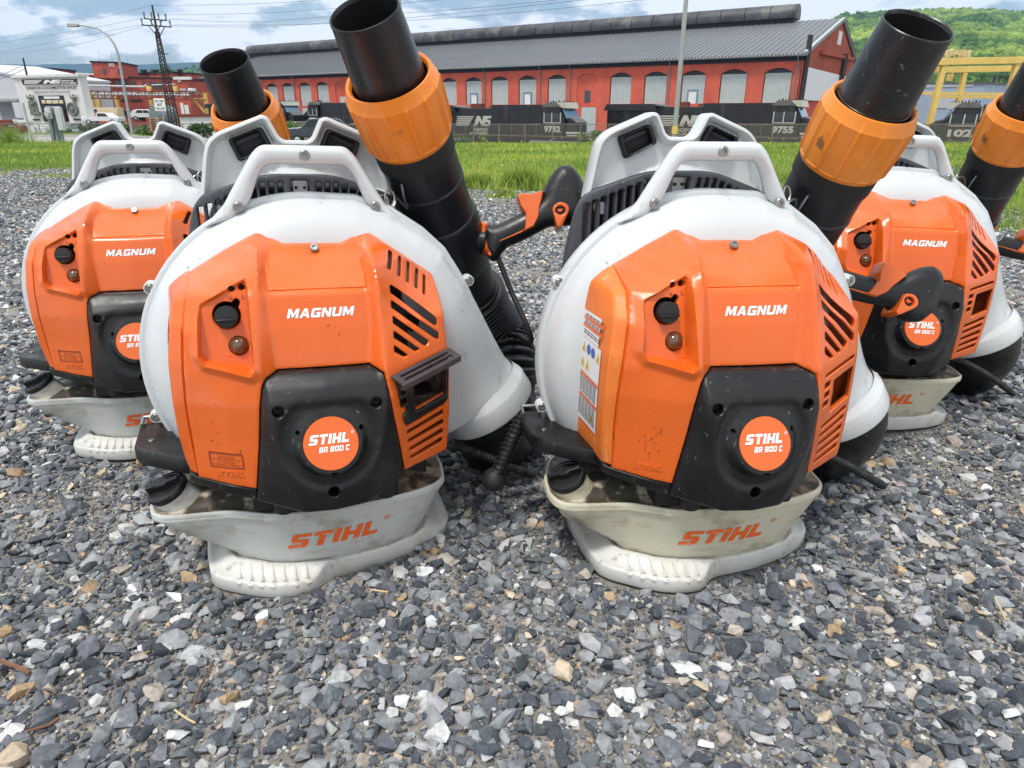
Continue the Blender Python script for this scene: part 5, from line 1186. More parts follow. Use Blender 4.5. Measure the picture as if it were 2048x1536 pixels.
for i, (s0, s1, bl) in enumerate(spans):
    if bl:
        q = MB(); q.add([WP(a, b, .18) for a, b in arch_pts(s0 - .1, s1 + .1, z_wb - .05, z_pt + .05, .72)], [tuple(range(11))]); w = sh_build(q, 'bricked_up_window', M_brick)
        c = (s0 + s1) / 2; q = MB(); ww = (s1 - s0)
        if i == 9: q.add([WP(c - ww*.33, z_wb + .0, .10), WP(c + ww*.20, z_wb, .10), WP(c + ww*.20, z_wb + 1.7, .10), WP(c - ww*.33, z_wb + 1.7, .10)], [(0,1,2,3)]); sh_build(q, 'louvre', M_shut)
        else: q.add([WP(c - ww*.15, z_wb + .3, .10), WP(c + ww*.13, z_wb + .3, .10), WP(c + ww*.13, z_wb + 2.1, .10), WP(c - ww*.15, z_wb + 2.1, .10)], [(0,1,2,3)]); sh_build(q, 'small_window', M_dglass)
        continue
    q = MB(); n_ = max(4, int((s1 - s0) / .42)); 
    for j in range(n_):    # ribbed panel
        a0 = s0 + .12 + (s1 - s0 - .24) * j / n_; a1 = s0 + .12 + (s1 - s0 - .24) * (j + 1) / n_ - .05
        q.prism([(a0, z_wb), (a1, z_wb), (a1, z_pt), (a0, z_pt)], .20, .26, lambda a, b, w: tuple(WP(a, b, w)))
    q.prism([(s0 + .12, z_wb), (s1 - .12, z_wb), (s1 - .12, z_pt - .02), (s0 + .12, z_pt - .02)], .24, .30, lambda a, b, w: tuple(WP(a, b, w)))
    pn = sh_build(q, 'window_panel', M_shut)
    q = MB(); q.add([WP(a, b, .34) for a, b in arch_pts(s0 - .1, s1 + .1, z_wb - .05, z_pt + .05, .72)], [tuple(range(11))]); sh_build(q, 'window_recess', M_navy)
    if i in (15, 17, 22):
        c = (s0 + s1) / 2 + (.0 if i != 22 else 0); fw = MB(); 
        for (a0, a1, b0, b1) in ((-.85,.85,1.75,2.0), (-.85,-.62,-.2,1.75), (.62,.85,-.2,1.75)): fw.prism([(c + a0, z_wb + b0), (c + a1, z_wb + b0), (c + a1, z_wb + b1), (c + a0, z_wb + b1)], .06, .2, lambda a, b, w: tuple(WP(a, b, w)))
        fo = sh_build(fw, 'hatch_frame', material('hatch_blue', (.16,.26,.34), .6)); fw = MB(); fw.prism([(c - .62, z_wb - .2), (c + .62, z_wb - .2), (c + .62, z_wb + 1.75), (c - .62, z_wb + 1.75)], .12, .19, lambda a, b, w: tuple(WP(a, b, w))); sh_build(fw, 'hatch_door', M_sign)
# dark doors under the shop windows at two places
for u0, u1 in ((605, 620), (1163, 1192)):
    a0, a1 = wall_s(u1, 220)[0], wall_s(u0, 220)[0]; q = MB(); q.prism([(a0, Z_BASE), (a1, Z_BASE), (a1, z_wb - .5), (a0, z_wb - .5)], -.02, .05, lambda a, b, w: tuple(WP(a, b, w))); sh_build(q, 'wall_door', M_shut)
q = MB(); q.prism([(-.3, Z_FAS), (SL + .3, Z_FAS), (SL + .3, Z_EAVE - .15), (-.3, Z_EAVE - .15)], -.12, .3, lambda a, b, w: tuple(WP(a, b, w))); sh_build(q, 'fascia', M_fascia)
# roof: front and rear slopes with standing seams, dentil trim along the eaves
ZR = 14.5; half = BW / 2; ov = 1.0
q = MB(); zo = Z_EAVE - .1; 
def RP(s, n, dz=0): zz = zo + (ZR - zo) * (1 - abs(n - half) / (half + ov)) + dz; return tuple(WP(s, zz, n))
q.add([RP(-.8, -ov), RP(SL + .5, -ov), RP(SL + .5, half), RP(-.8, half), RP(-.8, BW + ov), RP(SL + .5, BW + ov)], [(0,1,2,3), (3,2,5,4)])
q.add([RP(-.8, -ov, -.35), RP(SL + .5, -ov, -.35), RP(SL + .5, half, -.35), RP(-.8, half, -.35)], [(0,1,2,3)]); q.add([RP(-.8,-ov), RP(SL+.5,-ov), RP(SL+.5,-ov,-.35), RP(-.8,-ov,-.35), RP(-.8,half), RP(-.8,half,-.35)], [(0,1,2,3), (0,4,5,3)])
rf = sh_build(q, 'roof', M_roof)
q = MB(); n_ = int(SL / .9)
for j in range(n_):
    s = -.6 + j * (SL + .8) / n_; a, b, c, d = RP(s, -ov - .02), RP(s + .12, -ov - .02), RP(s + .12, half), RP(s, half); up_ = Vector((0, 0, .10))
    q.add([a, b, c, d, Vector(a) + up_, Vector(b) + up_, Vector(c) + up_, Vector(d) + up_], [(4,5,6,7), (0,1,5,4), (1,2,6,5), (3,0,4,7)])
tag(sh_build(q, 'roof_seams', material('roof_seam', (.20,.21,.225), .45), rf), kind='stuff')
q = MB(); n_ = int(SL / .5)
for j in range(n_): s = j * SL / n_; c = WP(s + .12, Z_EAVE - .22, -ov - .03); q.box(c, (.20, .08, .16))
tag(sh_build(q, 'eaves_clips', M_shut, rf), kind='stuff')
# ventilator along the ridge: half barrels end to end
s_r = 14.0; m_u = at(497, 105, 170); 
def ridge_s(u): p = at(u, 60, 100); d = p - CAMP; o = WA + WN * half; M = Matrix(((d.x, -WD.x), (d.y, -WD.y))); t, s = M.inverted() @ Vector((o.x - CAMP.x, o.y - CAMP.y)); return s, (CAMP + d * t).z
sv0 = ridge_s(1592)[0]; sv1 = ridge_s(497)[0]; zv = ridge_s(1592)[1]; n_ = 34; q = MB()
q2 = MB()
for j in range(n_):
    a0 = sv0 + (sv1 - sv0) * j / n_; a1 = sv0 + (sv1 - sv0) * (j + 1) / n_ - .12; 
    ang = np.linspace(-.35, math.pi + .35, 15); r = 2.1
    V = [tuple(WP(s, ZR + .9 + r * .80 * math.sin(t), half - r * math.cos(t))) for s in (a0, a1) for t in ang]
    q.add(V, [(i, i + 1, 15 + i + 1, 15 + i) for i in range(14)] + [tuple(range(15))[::-1], tuple(range(15, 30))])
sh_build(q, 'roof_ventilator', M_mon, rf, smooth=True, angle=40)
q = MB(); q.prism([(half - 1.3, ZR - 1), (half + 1.3, ZR - 1), (half + 1.3, ZR + .9), (half - 1.3, ZR + .9)], sv0 + .2, sv1 - .2, lambda a, b, w: tuple(WP(w, b, a))); sh_build(q, 'ventilator_base', M_fascia, rf)
# downpipes
for u in (589, 970, 1081, 1141, 1338, 1590):
    s, _ = wall_s(u, 170); q = MB(); q.cyl(WP(s, Z_BASE, -.2), WP(s, Z_FAS, -.2), .10, n=8).cyl(WP(s, Z_FAS, -.2), WP(s, Z_EAVE - .2, -.9), .10, n=8); sh_build(q, 'downpipe', M_bluebox)
# gable end: brick below, worn boards above, a white sliding door
g_ = lambda n, z, e=0: tuple(WP(-e, z, n))
def gz_(n): return ZR - (ZR - Z_EAVE) * abs(n - half) / half
q = MB(); q.add([g_(0,Z_BASE), g_(BW,Z_BASE), g_(BW,Z_EAVE-.3), g_(half,ZR-.3), g_(0,Z_EAVE-.3)], [(0,1,2,3,4)]); gw = sh_build(q, 'gable_wall', M_brick)
z_door = 6.3; n_a = 2.2; n_b = BW - 2.2
q = MB(); q.prism([(n_a, z_door), (n_b, z_door), (n_b, gz_(n_b) - .5), (half, ZR - .6), (n_a, gz_(n_a) - .5)], .05, .30, lambda a, b, w: g_(a, b, w)); sh_build(q, 'gable_boards', M_woodred, gw)
q = MB(); q.prism([(n_a, 2.0), (n_b, 2.0), (n_b, z_door), (n_a, z_door)], .10, .35, lambda a, b, w: g_(a, b, w)); sh_build(q, 'gable_door', material('door_white', (.82,.83,.83), .6), gw)
q = MB(); q.prism([(half - 1.6, 10.6), (half + 1.6, 10.6), (half + 1.6, 12.6), (half - 1.6, 12.6)], .32, .40, lambda a, b, w: g_(a, b, w)); sh_build(q, 'gable_sign', M_sign, gw)
q = MB(); q.bar(g_(10, 8.6, .6), g_(40, 9.3, .6), .5); sh_build(q, 'gable_beam', M_woodred, gw)
q = MB(); q.bar(g_(.4, Z_BASE, .6), g_(.4, 10.2, .6), .55); sh_build(q, 'gable_post', M_pole, gw); q = MB(); q.bar(g_(BW * .62, Z_BASE, .8), g_(BW * .62, 9.6, .8), .6); sh_build(q, 'gable_post', M_pole, gw)
q = MB(); 
for a_, b_ in ((0, half), (half, BW)): q.bar(g_(a_ - (.8 if a_ == 0 else 0), gz_(a_) - .05, .5), g_(b_ + (.8 if b_ == BW else 0), gz_(b_) - .05, .5), .35)
sh_build(q, 'verge_trim', M_shut, gw)
# ---------------------------------------------------------------- locomotives
def logo_shapes():      # stripes, a rearing arch and two bold letters
    st = [[(.03 - .007 * i, .80 - .195 * i), (.50 - .035 * i, .80 - .195 * i), (.52 - .035 * i, .92 - .195 * i), (.035 - .007 * i, .92 - .195 * i)] for i in range(5)]
    st = [[(a, max(0, b)) for a, b in P] for P in st]
    n1 = [(.52, .0), (.60, .0), (.66, .52), (.72, .0), (.80, .0), (.86, .95), (.77, .95), (.74, .42), (.68, .95), (.60, .95), (.56, .60), (.53, .25)]
    s2 = [(.80 + .20 * a, .95 * b) for a, b in letters('S')[0]]
    return st + [n1, s2]
def loco(P0, P1, number, label, zb=-3.3, scale_z=1.0, flip=False):
    """side faces the camera; P0 rear end, P1 cab end (ground points)"""
    P0 = Vector(P0); P1 = Vector(P1); d = (P1 - P0).normalized(); Ln = (P1 - P0).length; nn = Vector((d.y, -d.x, 0)); 
    if nn.y > 0: nn = -nn
    k = Ln / 22.3
    root = tag(empty('locomotive', (P0.x, P0.y, zb)), label, 'locomotive', 'black diesel locomotives in the yard')
    def lp(x, y, z): q_ = P0 + d * (x * k) + nn * (y * k); return (q_.x - P0.x, q_.y - P0.y, z * k * scale_z)
    def bx(mb, x0, x1, z0, z1, y0, y1): mb.prism([(x0, z0), (x1, z0), (x1, z1), (x0, z1)], y0, y1, lambda a, b, w: lp(a, w, b)); return mb
    m = MB(); bx(m, .3, 21.9, 1.25, 1.75, 1.5, -1.5); bx(m, 7.2, 14.4, .55, 1.25, 1.35, -1.35); bx(m, 0, .4, .7, 1.9, 1.4, -1.4); bx(m, 21.8, 22.3, .5, 1.9, 1.4, -1.4); m.build('underframe', M_loco, root)
    m = MB(); bx(m, .8, 6.0, 1.75, 4.05, .95, -.95); m.prism([(.6, 4.0), (6.6, 4.0), (6.0, 4.62), (.9, 4.62)], 1.45, -1.45, lambda a, b, w: lp(a, w, b)); m.build('radiator', M_loco, root)
    m = MB(); m.prism([(.9, 4.62), (6.0, 4.62), (7.0, 4.42), (6.9, 4.40), (.9, 4.64)], 1.3, -1.3, lambda a, b, w: lp(a, w, b)); bx(m, 6.6, 11.0, 4.30, 4.36, .9, -.9); m.build('roof_panels', M_locotop, root)
    m = MB(); bx(m, 6.0, 11.2, 1.75, 4.3, .98, -.98); bx(m, 11.2, 17.6, 1.75, 4.66, 1.08, -1.08); m.build('hood', M_loco, root)
    m = MB(); bx(m, 8.0, 9.2, 4.36, 4.80, .5, -.5); bx(m, 10.3, 10.9, 4.36, 4.62, .3, -.3); m.build('exhaust_stack', M_rust, root)
    dr = MB()
    for x in (11.9, 13.2, 14.5, 15.8, 2.2, 3.4, 4.6): bx(dr, x, x + .08, 1.9, 4.3 if x > 7 else 3.9, 1.11 if x > 7 else .98, 1.05 if x > 7 else .9)
    dr.build('door_edges', M_navy, root)
    m = MB(); m.prism([(17.7, 1.75), (20.1, 1.75), (20.25, 3.4), (19.6, 4.35), (19.2, 4.72), (18.0, 4.72), (17.7, 4.4)], 1.48, -1.48, lambda a, b, w: lp(a, w, b)); cab_ = m.build('cab', M_loco, root)
    m = MB(); m.prism([(17.6, 4.42), (19.75, 4.42), (19.25, 4.82), (18.0, 4.82)], 1.55, -1.55, lambda a, b, w: lp(a, w, b)); m.build('cab_roof', M_locotop, cab_)
    m = MB(); m.prism([(19.2, 4.38), (20.3, 4.30), (20.1, 4.86), (19.3, 4.86)], 1.35, -1.35, lambda a, b, w: lp(a, w, b)); m.build('number_board', M_locow, cab_)
    m = MB(); bx(m, 17.95, 18.75, 3.0, 3.85, 1.53, 1.49); bx(m, 18.95, 19.75, 3.0, 3.85, 1.53, 1.49); m.build('cab_window', M_dglass, cab_)
    m = MB()
    for x in (17.9, 18.8, 19.8): bx(m, x - .05, x + .05, 2.95, 3.9, 1.56, 1.5)
    bx(m, 17.9, 19.8, 2.92, 2.99, 1.56, 1.5); m.build('window_frame', M_locow, cab_)
    m = MB(); m.prism([(20.2, 3.35), (20.30, 3.38), (19.85, 4.25), (19.75, 4.22)], 1.3, -1.3, lambda a, b, w: lp(a + .12, w, b)); m.build('windscreen', M_glass, cab_)
    m = MB(); m.prism([(20.1, 1.75), (21.4, 1.75), (21.35, 2.9), (20.9, 3.25), (20.2, 3.45)], 1.15, -1.15, lambda a, b, w: lp(a, w, b)); m.build('nose', M_loco, root)
    m = MB(); m.prism([(20.1, 3.46), (20.9, 3.27), (21.38, 2.92), (21.42, 2.98), (20.9, 3.36), (20.1, 3.56)], 1.1, -1.1, lambda a, b, w: lp(a, w, b)); m.build('nose_top', M_locotop, root)
    m = MB()
    for i_ in range(5): bx(m, 20.4 + .12 * i_, 22.25 - .10 * i_, 1.95 - .28 * i_, 2.13 - .28 * i_, 1.46, 1.3); m.add([lp(22.38, 1.4, 1.95 - .28*i_), lp(22.38, -1.4, 1.95 - .28*i_), lp(22.38, -1.4, 2.13 - .28*i_), lp(22.38, 1.4, 2.13 - .28*i_)], [(0,1,2,3)])
    m.build('pilot_stripes', M_locow, root)
    m = MB()
    for b0 in (1.6, 14.9):
        for j_ in range(3): c = b0 + .8 + 1.9 * j_; m.cyl(lp(c, 1.0, .52), lp(c, .8, .52), .52 * k, n=16)
        bx(m, b0, b0 + 5.4, .45, 1.0, 1.25, 1.05)
    m.build('bogies', M_loco, root)
    m = MB()
    for x in np.arange(6.4, 17.5, 1.5): bx(m, x, x + .05, 1.75, 2.75, 1.48, 1.44)
    bx(m, 6.2, 17.4, 2.72, 2.77, 1.48, 1.44); bx(m, .3, 21.8, 1.62, 1.72, 1.53, 1.50); m.build('handrails', material('handrail_tan', (.16,.12,.08), .7), root)
    fx_ = (lambda a: 1 - a) if flip else (lambda a: a)
    def decal(shapes, x0, x1, z0, z1, y, nm='marking'):
        m = MB()
        for P in shapes: m.add([lp(x0 + (x1 - x0) * fx_(a), y, z0 + (z1 - z0) * b) for a, b in P], [tuple(range(len(P)))])
        return m.build(nm, M_locow, root)
    decal(logo_shapes(), 6.3, 11.1, 2.55, 3.62, 1.02, 'logo')
    for s, z0, z1, x0, x1 in (('NORFOLK', 2.0, 2.38, 8.6, 10.6), ('SOUTHERN', 1.80 - .25, 1.95, 8.5, 10.9)):
        V2, F2, _ = text2d(s, .03, .2); m = MB(); m.add([lp(x0 + (x1 - x0) * fx_(a), 1.50 if z1 < 2 else 1.02, z0 + (z1 - z0) * b) for a, b in V2], F2); m.build('lettering', M_locow, root)
    V2, F2, _ = text2d(number, .05); m = MB(); m.add([lp(17.9 + 1.9 * fx_(a), 1.50, 2.05 + .62 * b) for a, b in V2], F2); m.build('number', M_locow, root)
    m = MB()
    for i_ in range(9): a = 17.9 + .26 * i_; bx(m, a, a + .14, 4.82, 4.95 + .08 * (i_ % 2), .4 - .1 * i_, .3 - .1 * i_)
    m.build('horns', M_loco, cab_)
    for x, y_, z in ((12.5, 1.10, 3.0), (14.2, 1.10, 3.0), (16.0, 1.10, 3.15)):
        pass
    return root
TD = Vector((1, -.65, 0)).normalized()
def placed(u, Y, flip=False):    # cab end seen at pixel column u; every track runs parallel to the workshop
    p = at(u, 240, Y); p = Vector((p.x, p.y, 0)); return (p + TD * 22.3, p) if flip else (p - TD * 22.3, p)
loco(*placed(1180, 72), '9752', 'black locomotive numbered 9752 behind the fence, in the middle of the photo', zb=-3.55)
loco(*placed(1655, 65.5), '9755', 'black locomotive numbered 9755 behind the tall grey lamp post', zb=-3.45)
loco(*placed(1838, 66, True), '102', 'black locomotive under the yellow crane at the right edge', zb=-3.65, flip=True)
loco(*placed(611, 112, True), '9754', 'black locomotive numbered 9754 seen above the notch of a white back plate', zb=-3.05, flip=True)
loco(*placed(607, 108), '9792', 'black locomotive numbered 9792 with a pale yellow striped nose', zb=-3.05)
# ballast bank that carries them
q = sheet('ballast', lambda r: 62.0, lambda r: 160.0, material('rail_ballast', (.11, .10, .09), .95, 0, (.8, .3, 6), None), .25, ny=14, xs=np.linspace(-.40, 1.1, 40))
# ---------------------------------------------------------------- chain-link fences
def fence(u0, u1, Y0, Y1, v_top, v_base, label, n_posts, pitch=.16, mat=M_galv):
    a = at(u0, v_base, Y0); b = at(u1, v_base, Y1); at0 = at(u0, v_top, Y0); bt0 = at(u1, v_top, Y1); H0 = at0.z - a.z; H1 = bt0.z - b.z
    root = tag(empty('chain_link_fence', tuple(a)), label, 'fence'); L_ = (b - a).length; d = (b - a) / L_
    fp = lambda s, h: tuple(d * s + Vector((0, 0, h * (H0 + (H1 - H0) * s / L_))))
    for i_ in range(n_posts + 1):
        s = L_ * i_ / n_posts; MB().cyl(fp(s, 0), fp(s, 1.02), .045, n=6).build('fence_post', M_fpost, root)
    MB().cyl(fp(0, .99), fp(L_, .99), .03, n=6).build('top_rail', M_fpost, root)
    m = MB(); H = (H0 + H1) / 2; n_ = int((L_ + H) / pitch)
    for j in range(n_):
        for sg in (0, 1):
            s0 = j * pitch - H; s1 = j * pitch
            h0, h1 = (0, 1) if sg else (1, 0)
            if s0 < 0: h0 = h0 + (h1 - h0) * (-s0) / (s1 - s0); s0 = 0
            if s1 > L_: h1 = h0 + (h1 - h0) * (L_ - s0) / (s1 - s0); s1 = L_
            if s1 <= s0: continue
            p, q_ = Vector(fp(s0, h0)), Vector(fp(s1, h1)); w = Vector((0, 0, .009)); m.add([p - w, q_ - w, q_ + w, p + w], [(0,1,2,3)])
    m.build('wire_mesh', mat, root)
    return root
M_fpost = material('rusty_fence_post', (.20, .17, .14), .8, 0, (3, .3, 4))
M_mesh = material('fence_wire', (.26, .24, .21), .7, .2, None, None)
fence(560, 2120, 72, 45, 248, 290, 'long chain link fence between the lawn and the locomotives', 26, mat=M_mesh)
fence(-60, 560, 72, 72, 247, 274, 'chain link fence beyond the road on the left', 13, pitch=.2, mat=M_mesh)
# low weathered wall and clutter behind the left fence
# ---------------------------------------------------------------- foliage makers
def leaf_cloud(name, centres, n, size, cols, seed, parent=None):
    rg = np.random.default_rng(seed); cs = np.array([c[:3] for c in centres]); rs = np.array([c[3] for c in centres]); w = rs ** 2; k = rg.choice(len(cs), n, p=w / w.sum())
    dd = rg.normal(size=(n, 3)); dd /= np.linalg.norm(dd, axis=1)[:, None]; rad = rs[k] * rg.uniform(.35, 1.05, n) ** .6
    P = cs[k] + dd * rad[:, None] * np.array([1, 1, .8]); ax1 = rg.normal(size=(n, 3)); ax1 /= np.linalg.norm(ax1, axis=1)[:, None]; ax2 = np.cross(ax1, rg.normal(size=(n, 3))); ax2 /= np.linalg.norm(ax2, axis=1)[:, None]
    s = size * rg.uniform(.6, 1.4, n)[:, None]; V = np.stack([P - ax1 * s, P + ax2 * s * .6, P + ax1 * s, P - ax2 * s * .6], 1).reshape(-1, 3)
    F = (np.arange(n) * 4)[:, None] + np.array([[0, 1, 2], [0, 2, 3]])[:, None, :]; F = F.reshape(-1, 3).astype(np.int32)
    cc = np.array(cols)[rg.integers(0, len(cols), n)] * rg.uniform(.7, 1.3, (n, 1)) * (1 + .35 * rg.normal(size=len(cs))[k][:, None] * .4)
    me = bpy.data.meshes.new(name); me.vertices.add(len(V)); me.vertices.foreach_set('co', V.astype(np.float32).ravel()); me.loops.add(F.size); me.loops.foreach_set('vertex_index', F.ravel())
    me.polygons.add(len(F)); me.polygons.foreach_set('loop_start', np.arange(0, F.size, 3, dtype=np.int32)); me.update(calc_edges=True)
    a = me.color_attributes.new('tint', 'FLOAT_COLOR', 'POINT'); a.data.foreach_set('color', np.concatenate([np.repeat(np.clip(cc, 0, 1), 4, 0), np.ones((len(V), 1))], 1).astype(np.float32).ravel())
    me.materials.append(M_leaf); return link(bpy.data.objects.new(name, me), parent)
GR1 = [(.10,.20,.03),(.14,.26,.05),(.07,.15,.03),(.18,.28,.07)]; GR2 = [(.05,.12,.03),(.08,.16,.03),(.04,.09,.025)]
def bush(u, v, Y, w, h, n, label, cols=GR1, seed=0, size=None, cat_='bush', group=None):
    p = at(u, v, Y); rg = random.Random(seed + int(u)); root = tag(empty('bush', tuple(p)), label, cat_, group)
    cs = [(rg.uniform(-.5, .5) * w, rg.uniform(-.3, .3) * w, h * rg.uniform(.15, .75), rg.uniform(.22, .38) * min(w, h) ) for _ in range(9)]
    leaf_cloud('foliage', cs, n, size or .06 * (w + h) / 2, cols, seed + int(u), root)
    m = MB()
    for c in cs[:5]: m.cyl((c[0] * .2, c[1] * .2, -.1), (c[0], c[1], c[2]), .03 * h / 2, .012 * h / 2, n=5)
    m.build('stems', M_pole, root); return root
bush(268, 275, 71, 3.6, 1.7, 1100, 'flowering green bush behind the notch of the far left blower', [(.12,.22,.05),(.16,.28,.07),(.45,.47,.38),(.08,.17,.04)], 1)
bush(583, 284, 69, 3.4, 2.0, 900, 'pale green bush left of the dark car', GR1, 2)
bush(935, 288, 65.5, 3.5, .9, 600, 'low weeds along the track below the white lettering', GR1, 3, .07)
bush(1178, 290, 61.5, 2.4, 1.3, 900, 'bright green bush under the striped locomotive nose', GR1, 4)
bush(1212, 289, 61, 2.4, 1.2, 600, 'smaller bush touching the left of a white back plate', GR1, 5)
bush(395, 277, 71.5, 3.0, 1.6, 700, 'bush hugging the fence below the rusty roofed shed', GR2, 6)
bush(160, 270, 76, 4.0, 1.3, 500, 'ragged weeds behind the fence near the grey steel cabinet', GR2, 7)
bush(1800, 292, 51, 5.0, 1.0, 500, 'weeds at the fence foot under the yellow crane', GR2, 8)
# ---------------------------------------------------------------- hills and far trees
def hill(name, pts, Y, mat, depth, label_kind='structure', base=-3.3, rows=10, rough=.02):
    """ridge line from pixels at distance Y, falling towards the viewer with real slope"""
    us = np.linspace(pts[0][0], pts[-1][0], 160); vs = np.interp(us, [p[0] for p in pts], [p[1] for p in pts]); V = []
    top = [at(u, v, Y) for u, v in zip(us, vs)]; m = rows
    for i, p in enumerate(top):
        for j in range(m + 4):
            if j < m:
                t = j / (m - 1); y = Y - depth * (1 - t); sx = y / Y; z = base + (p.z - base) * (t ** 1.05)
                z += (p.z - base) * rough * 1.6 * mnoise.noise(Vector((us[i] * .012, t * 4, Y * .01))) * math.sin(math.pi * min(t, .999)) + (p.z - base) * rough * mnoise.noise(Vector((us[i] * .05, t * 9, 3))) * (t > .05)
                V.append((p.x * sx, y, z))
            else: t = (j - m + 1) / 4; V.append((p.x * (1 + .1 * t), Y + depth * .6 * t, base + (p.z - base) * (1 - t * t)))
    n = m + 4; F = [(i*n+j, (i+1)*n+j, (i+1)*n+j+1, i*n+j+1) for i in range(len(us)-1) for j in range(n-1)]
    return tag(mesh(name, V, F, mat, None, True, None), kind=label_kind)
def forest_mat(name, cols, sc, bump):
    m = material(name, cols[0], .9, 0, (sc, .35, 8), (sc * 1.2, bump, 8), .1, 0, [(cols[1], sc * .12, .46, .60, .85, (1,1,1), 5), (cols[2], sc * 2.2, .52, .66, .5, (1,1,1), 6)]); return m
M_hillR = forest_mat('wooded_slope', [(.050,.105,.022),(.14,.22,.035),(.025,.06,.015)], .11, 1.0)
M_hillL = forest_mat('distant_wooded_ridge', [(.020,.045,.030),(.028,.058,.034),(.014,.034,.024)], .02, .5)
hill('hill', [(1560,120),(1640,70),(1680,32),(1760,26),(1840,22),(1910,20),(1960,20),(2048,24),(2300,40),(2600,80)], 1500, M_hillR, 1150, rows=46, rough=.03)
hill('hill', [(-300,122),(0,127),(60,130),(110,128),(185,127),(260,130),(330,127),(400,124),(480,120),(600,122),(760,128)], 5200, M_hillL, 2600, rows=24, rough=.02)
def canopy(name, hill_o, n, size, cols, seed, label, vmin):
    rg = np.random.default_rng(seed); me = hill_o.data; P = []
    co = np.array([tuple(v.co) for v in me.vertices]); fs = [tuple(p.vertices) for p in me.polygons]; fs = np.array([f for f in fs if len(f) == 4]); A = co[fs]
    cen = A.mean(1); keep = (cen[:, 2] > vmin) & (np.abs(cen[:, 0] / cen[:, 1]) < .9) ; A = A[keep]; w = np.linalg.norm(np.cross(A[:, 1] - A[:, 0], A[:, 3] - A[:, 0]), axis=1) / A.mean(1)[:, 1] ** 1.5; k = rg.choice(len(A), n, p=w / w.sum())
    a, b = rg.uniform(0, 1, (2, n, 1)); q = A[k]; P = (q[:, 0] * (1 - a) + q[:, 1] * a) * (1 - b) + (q[:, 3] * (1 - a) + q[:, 2] * a) * b
    nz = vnoise(P[:, 0], P[:, 1] + P[:, 2] * 1.5, .007, 9) + .5 * vnoise(P[:, 0], P[:, 1] + P[:, 2], .02, 4); c0, c1 = np.array(cols[0]), np.array(cols[1]); t = np.clip(.5 + nz * 1.3, 0, 1)[:, None]
    c = (c0 * (1 - t) + c1 * t) * rg.uniform(.75, 1.3, (n, 1)); s_ = size * rg.uniform(.6, 1.3, (n, 1)) * np.array([[1, 1, .8]])
    o = bake(name, far_, P, rand_rot(n, .5, rg), s_, c, tint_material('canopy_green', .9, None, .1), smooth=True); return tag(o, label, 'forest')
canopy('hillside_forest', bpy.data.objects['hill'], 26000, 6.6, [(.060,.125,.026),(.24,.33,.06)], 3, 'continuous green forest covering the hill at the right', -2)
# nearer rounded woods between shop and ridge
def tree(u, v, Y, w, h, n, label, seed, cols=GR1, group='trees at the foot of the far ridge'):
    p = at(u, v, Y); zb = Z_BASE; root = tag(empty('tree', (p.x, p.y, zb)), label, 'tree', group); rg = random.Random(seed); H = p.z - zb
    cs = [(rg.gauss(0, .26) * w, rg.gauss(0, .2) * w, H - h * rg.uniform(.15, .85), rg.uniform(.16, .30) * w) for _ in range(12)] + [(0, 0, H - h * .3, .3 * w)]
    leaf_cloud('crown', cs, n, .045 * w, cols, seed, root)
    m = MB().cyl((0, 0, 0), (0, 0, H - h * .4), .03 * w, .015 * w, n=8)
    for c in cs[:6]: m.cyl((0, 0, H - h * .8), c[:3], .012 * w, .004 * w, n=5)
    m.build('trunk', M_pole, root); return root
for i, (u, v, w, sd) in enumerate([(20,148,17,1),(60,146,15,2),(95,148,17,3),(130,147,15,4),(170,149,17,5),(205,150,16,6),(262,147,17,7),(290,149,15,8),(322,146,19,9),(352,142,21,10),(378,140,21,11),(402,141,19,12),(430,144,17,13)]):
    tree(u, v, 330 + 13 * (i % 3), w, 14, 420, 'rounded green tree in the belt of woods below the far ridge on the left', 20 + sd, [(.10,.20,.035),(.14,.24,.05),(.06,.13,.03)])
for i, (u, v, w, sd) in enumerate([(1790,150,26,1),(1850,165,24,2),(1910,150,27,3),(1960,160,24,4),(2010,140,28,5),(2060,150,26,6),(1745,170,22,7),(1700,150,24,8)]):
    tree(u, v, 300 + 15 * (i % 3), w, 20, 420, 'dark green tree at the foot of the wooded hill behind the yellow crane', 60 + sd, GR2 + [(.09,.17,.04)], 'trees at the foot of the right hill')
# ---------------------------------------------------------------- poles and wires
def lamp_arm():
    Y = 52; b = at(267, 282, Y); r_ = tag(empty('street_lamp', tuple(b)), 'curved grey street lamp leaning over the left of the yard', 'street lamp')
    pts = [Vector((0,0,-.6))] + [at(u, v, Y) - b for u, v in [(258,230),(248,175),(238,118),(230,92),(216,72),(196,58),(172,52),(152,50)]]
    sweep('pole', catmull(pts, 5), lambda t: .105 - .065 * t, M_galv, r_, n=12)
    p = pts[-1]; MB().prism([(-.6,-.12),(.1,-.12),(.25,0),(.1,.10),(-.5,.10)], -.16, .16, lambda a, c, w: (p.x + a, p.y + w, p.z + c)).build('lamp_head', M_galv, r_, bevel=.03)
lamp_arm()
def straight_pole(u0, v0, u1, v1, Y, r, mat, name, label, cat_, band=False):
    b = at(u1, v1, Y); t = at(u0, v0, Y); t.x = b.x + (t.x - b.x); o = tag(empty(name, tuple(b)), label, cat_); MB().cyl((0,0,-.5), tuple(t - b), r, r * .75, n=14).build('pole', mat, o, smooth=True)
    if band: MB().cyl((0,0,.35), (0,0,.75), r * 1.15, n=14).build('yellow_band', M_yellow, o, smooth=True)
    return o
straight_pole(1380, -90, 1348, 282, 38, .135, M_galv, 'lamp_post', 'tall plain grey lamp post behind the front right blower', 'lamp post', True)
straight_pole(797, -60, 812, 280, 46, .10, M_galv, 'lamp_post', 'thin grey pole mostly hidden by the front left nozzle', 'lamp post')
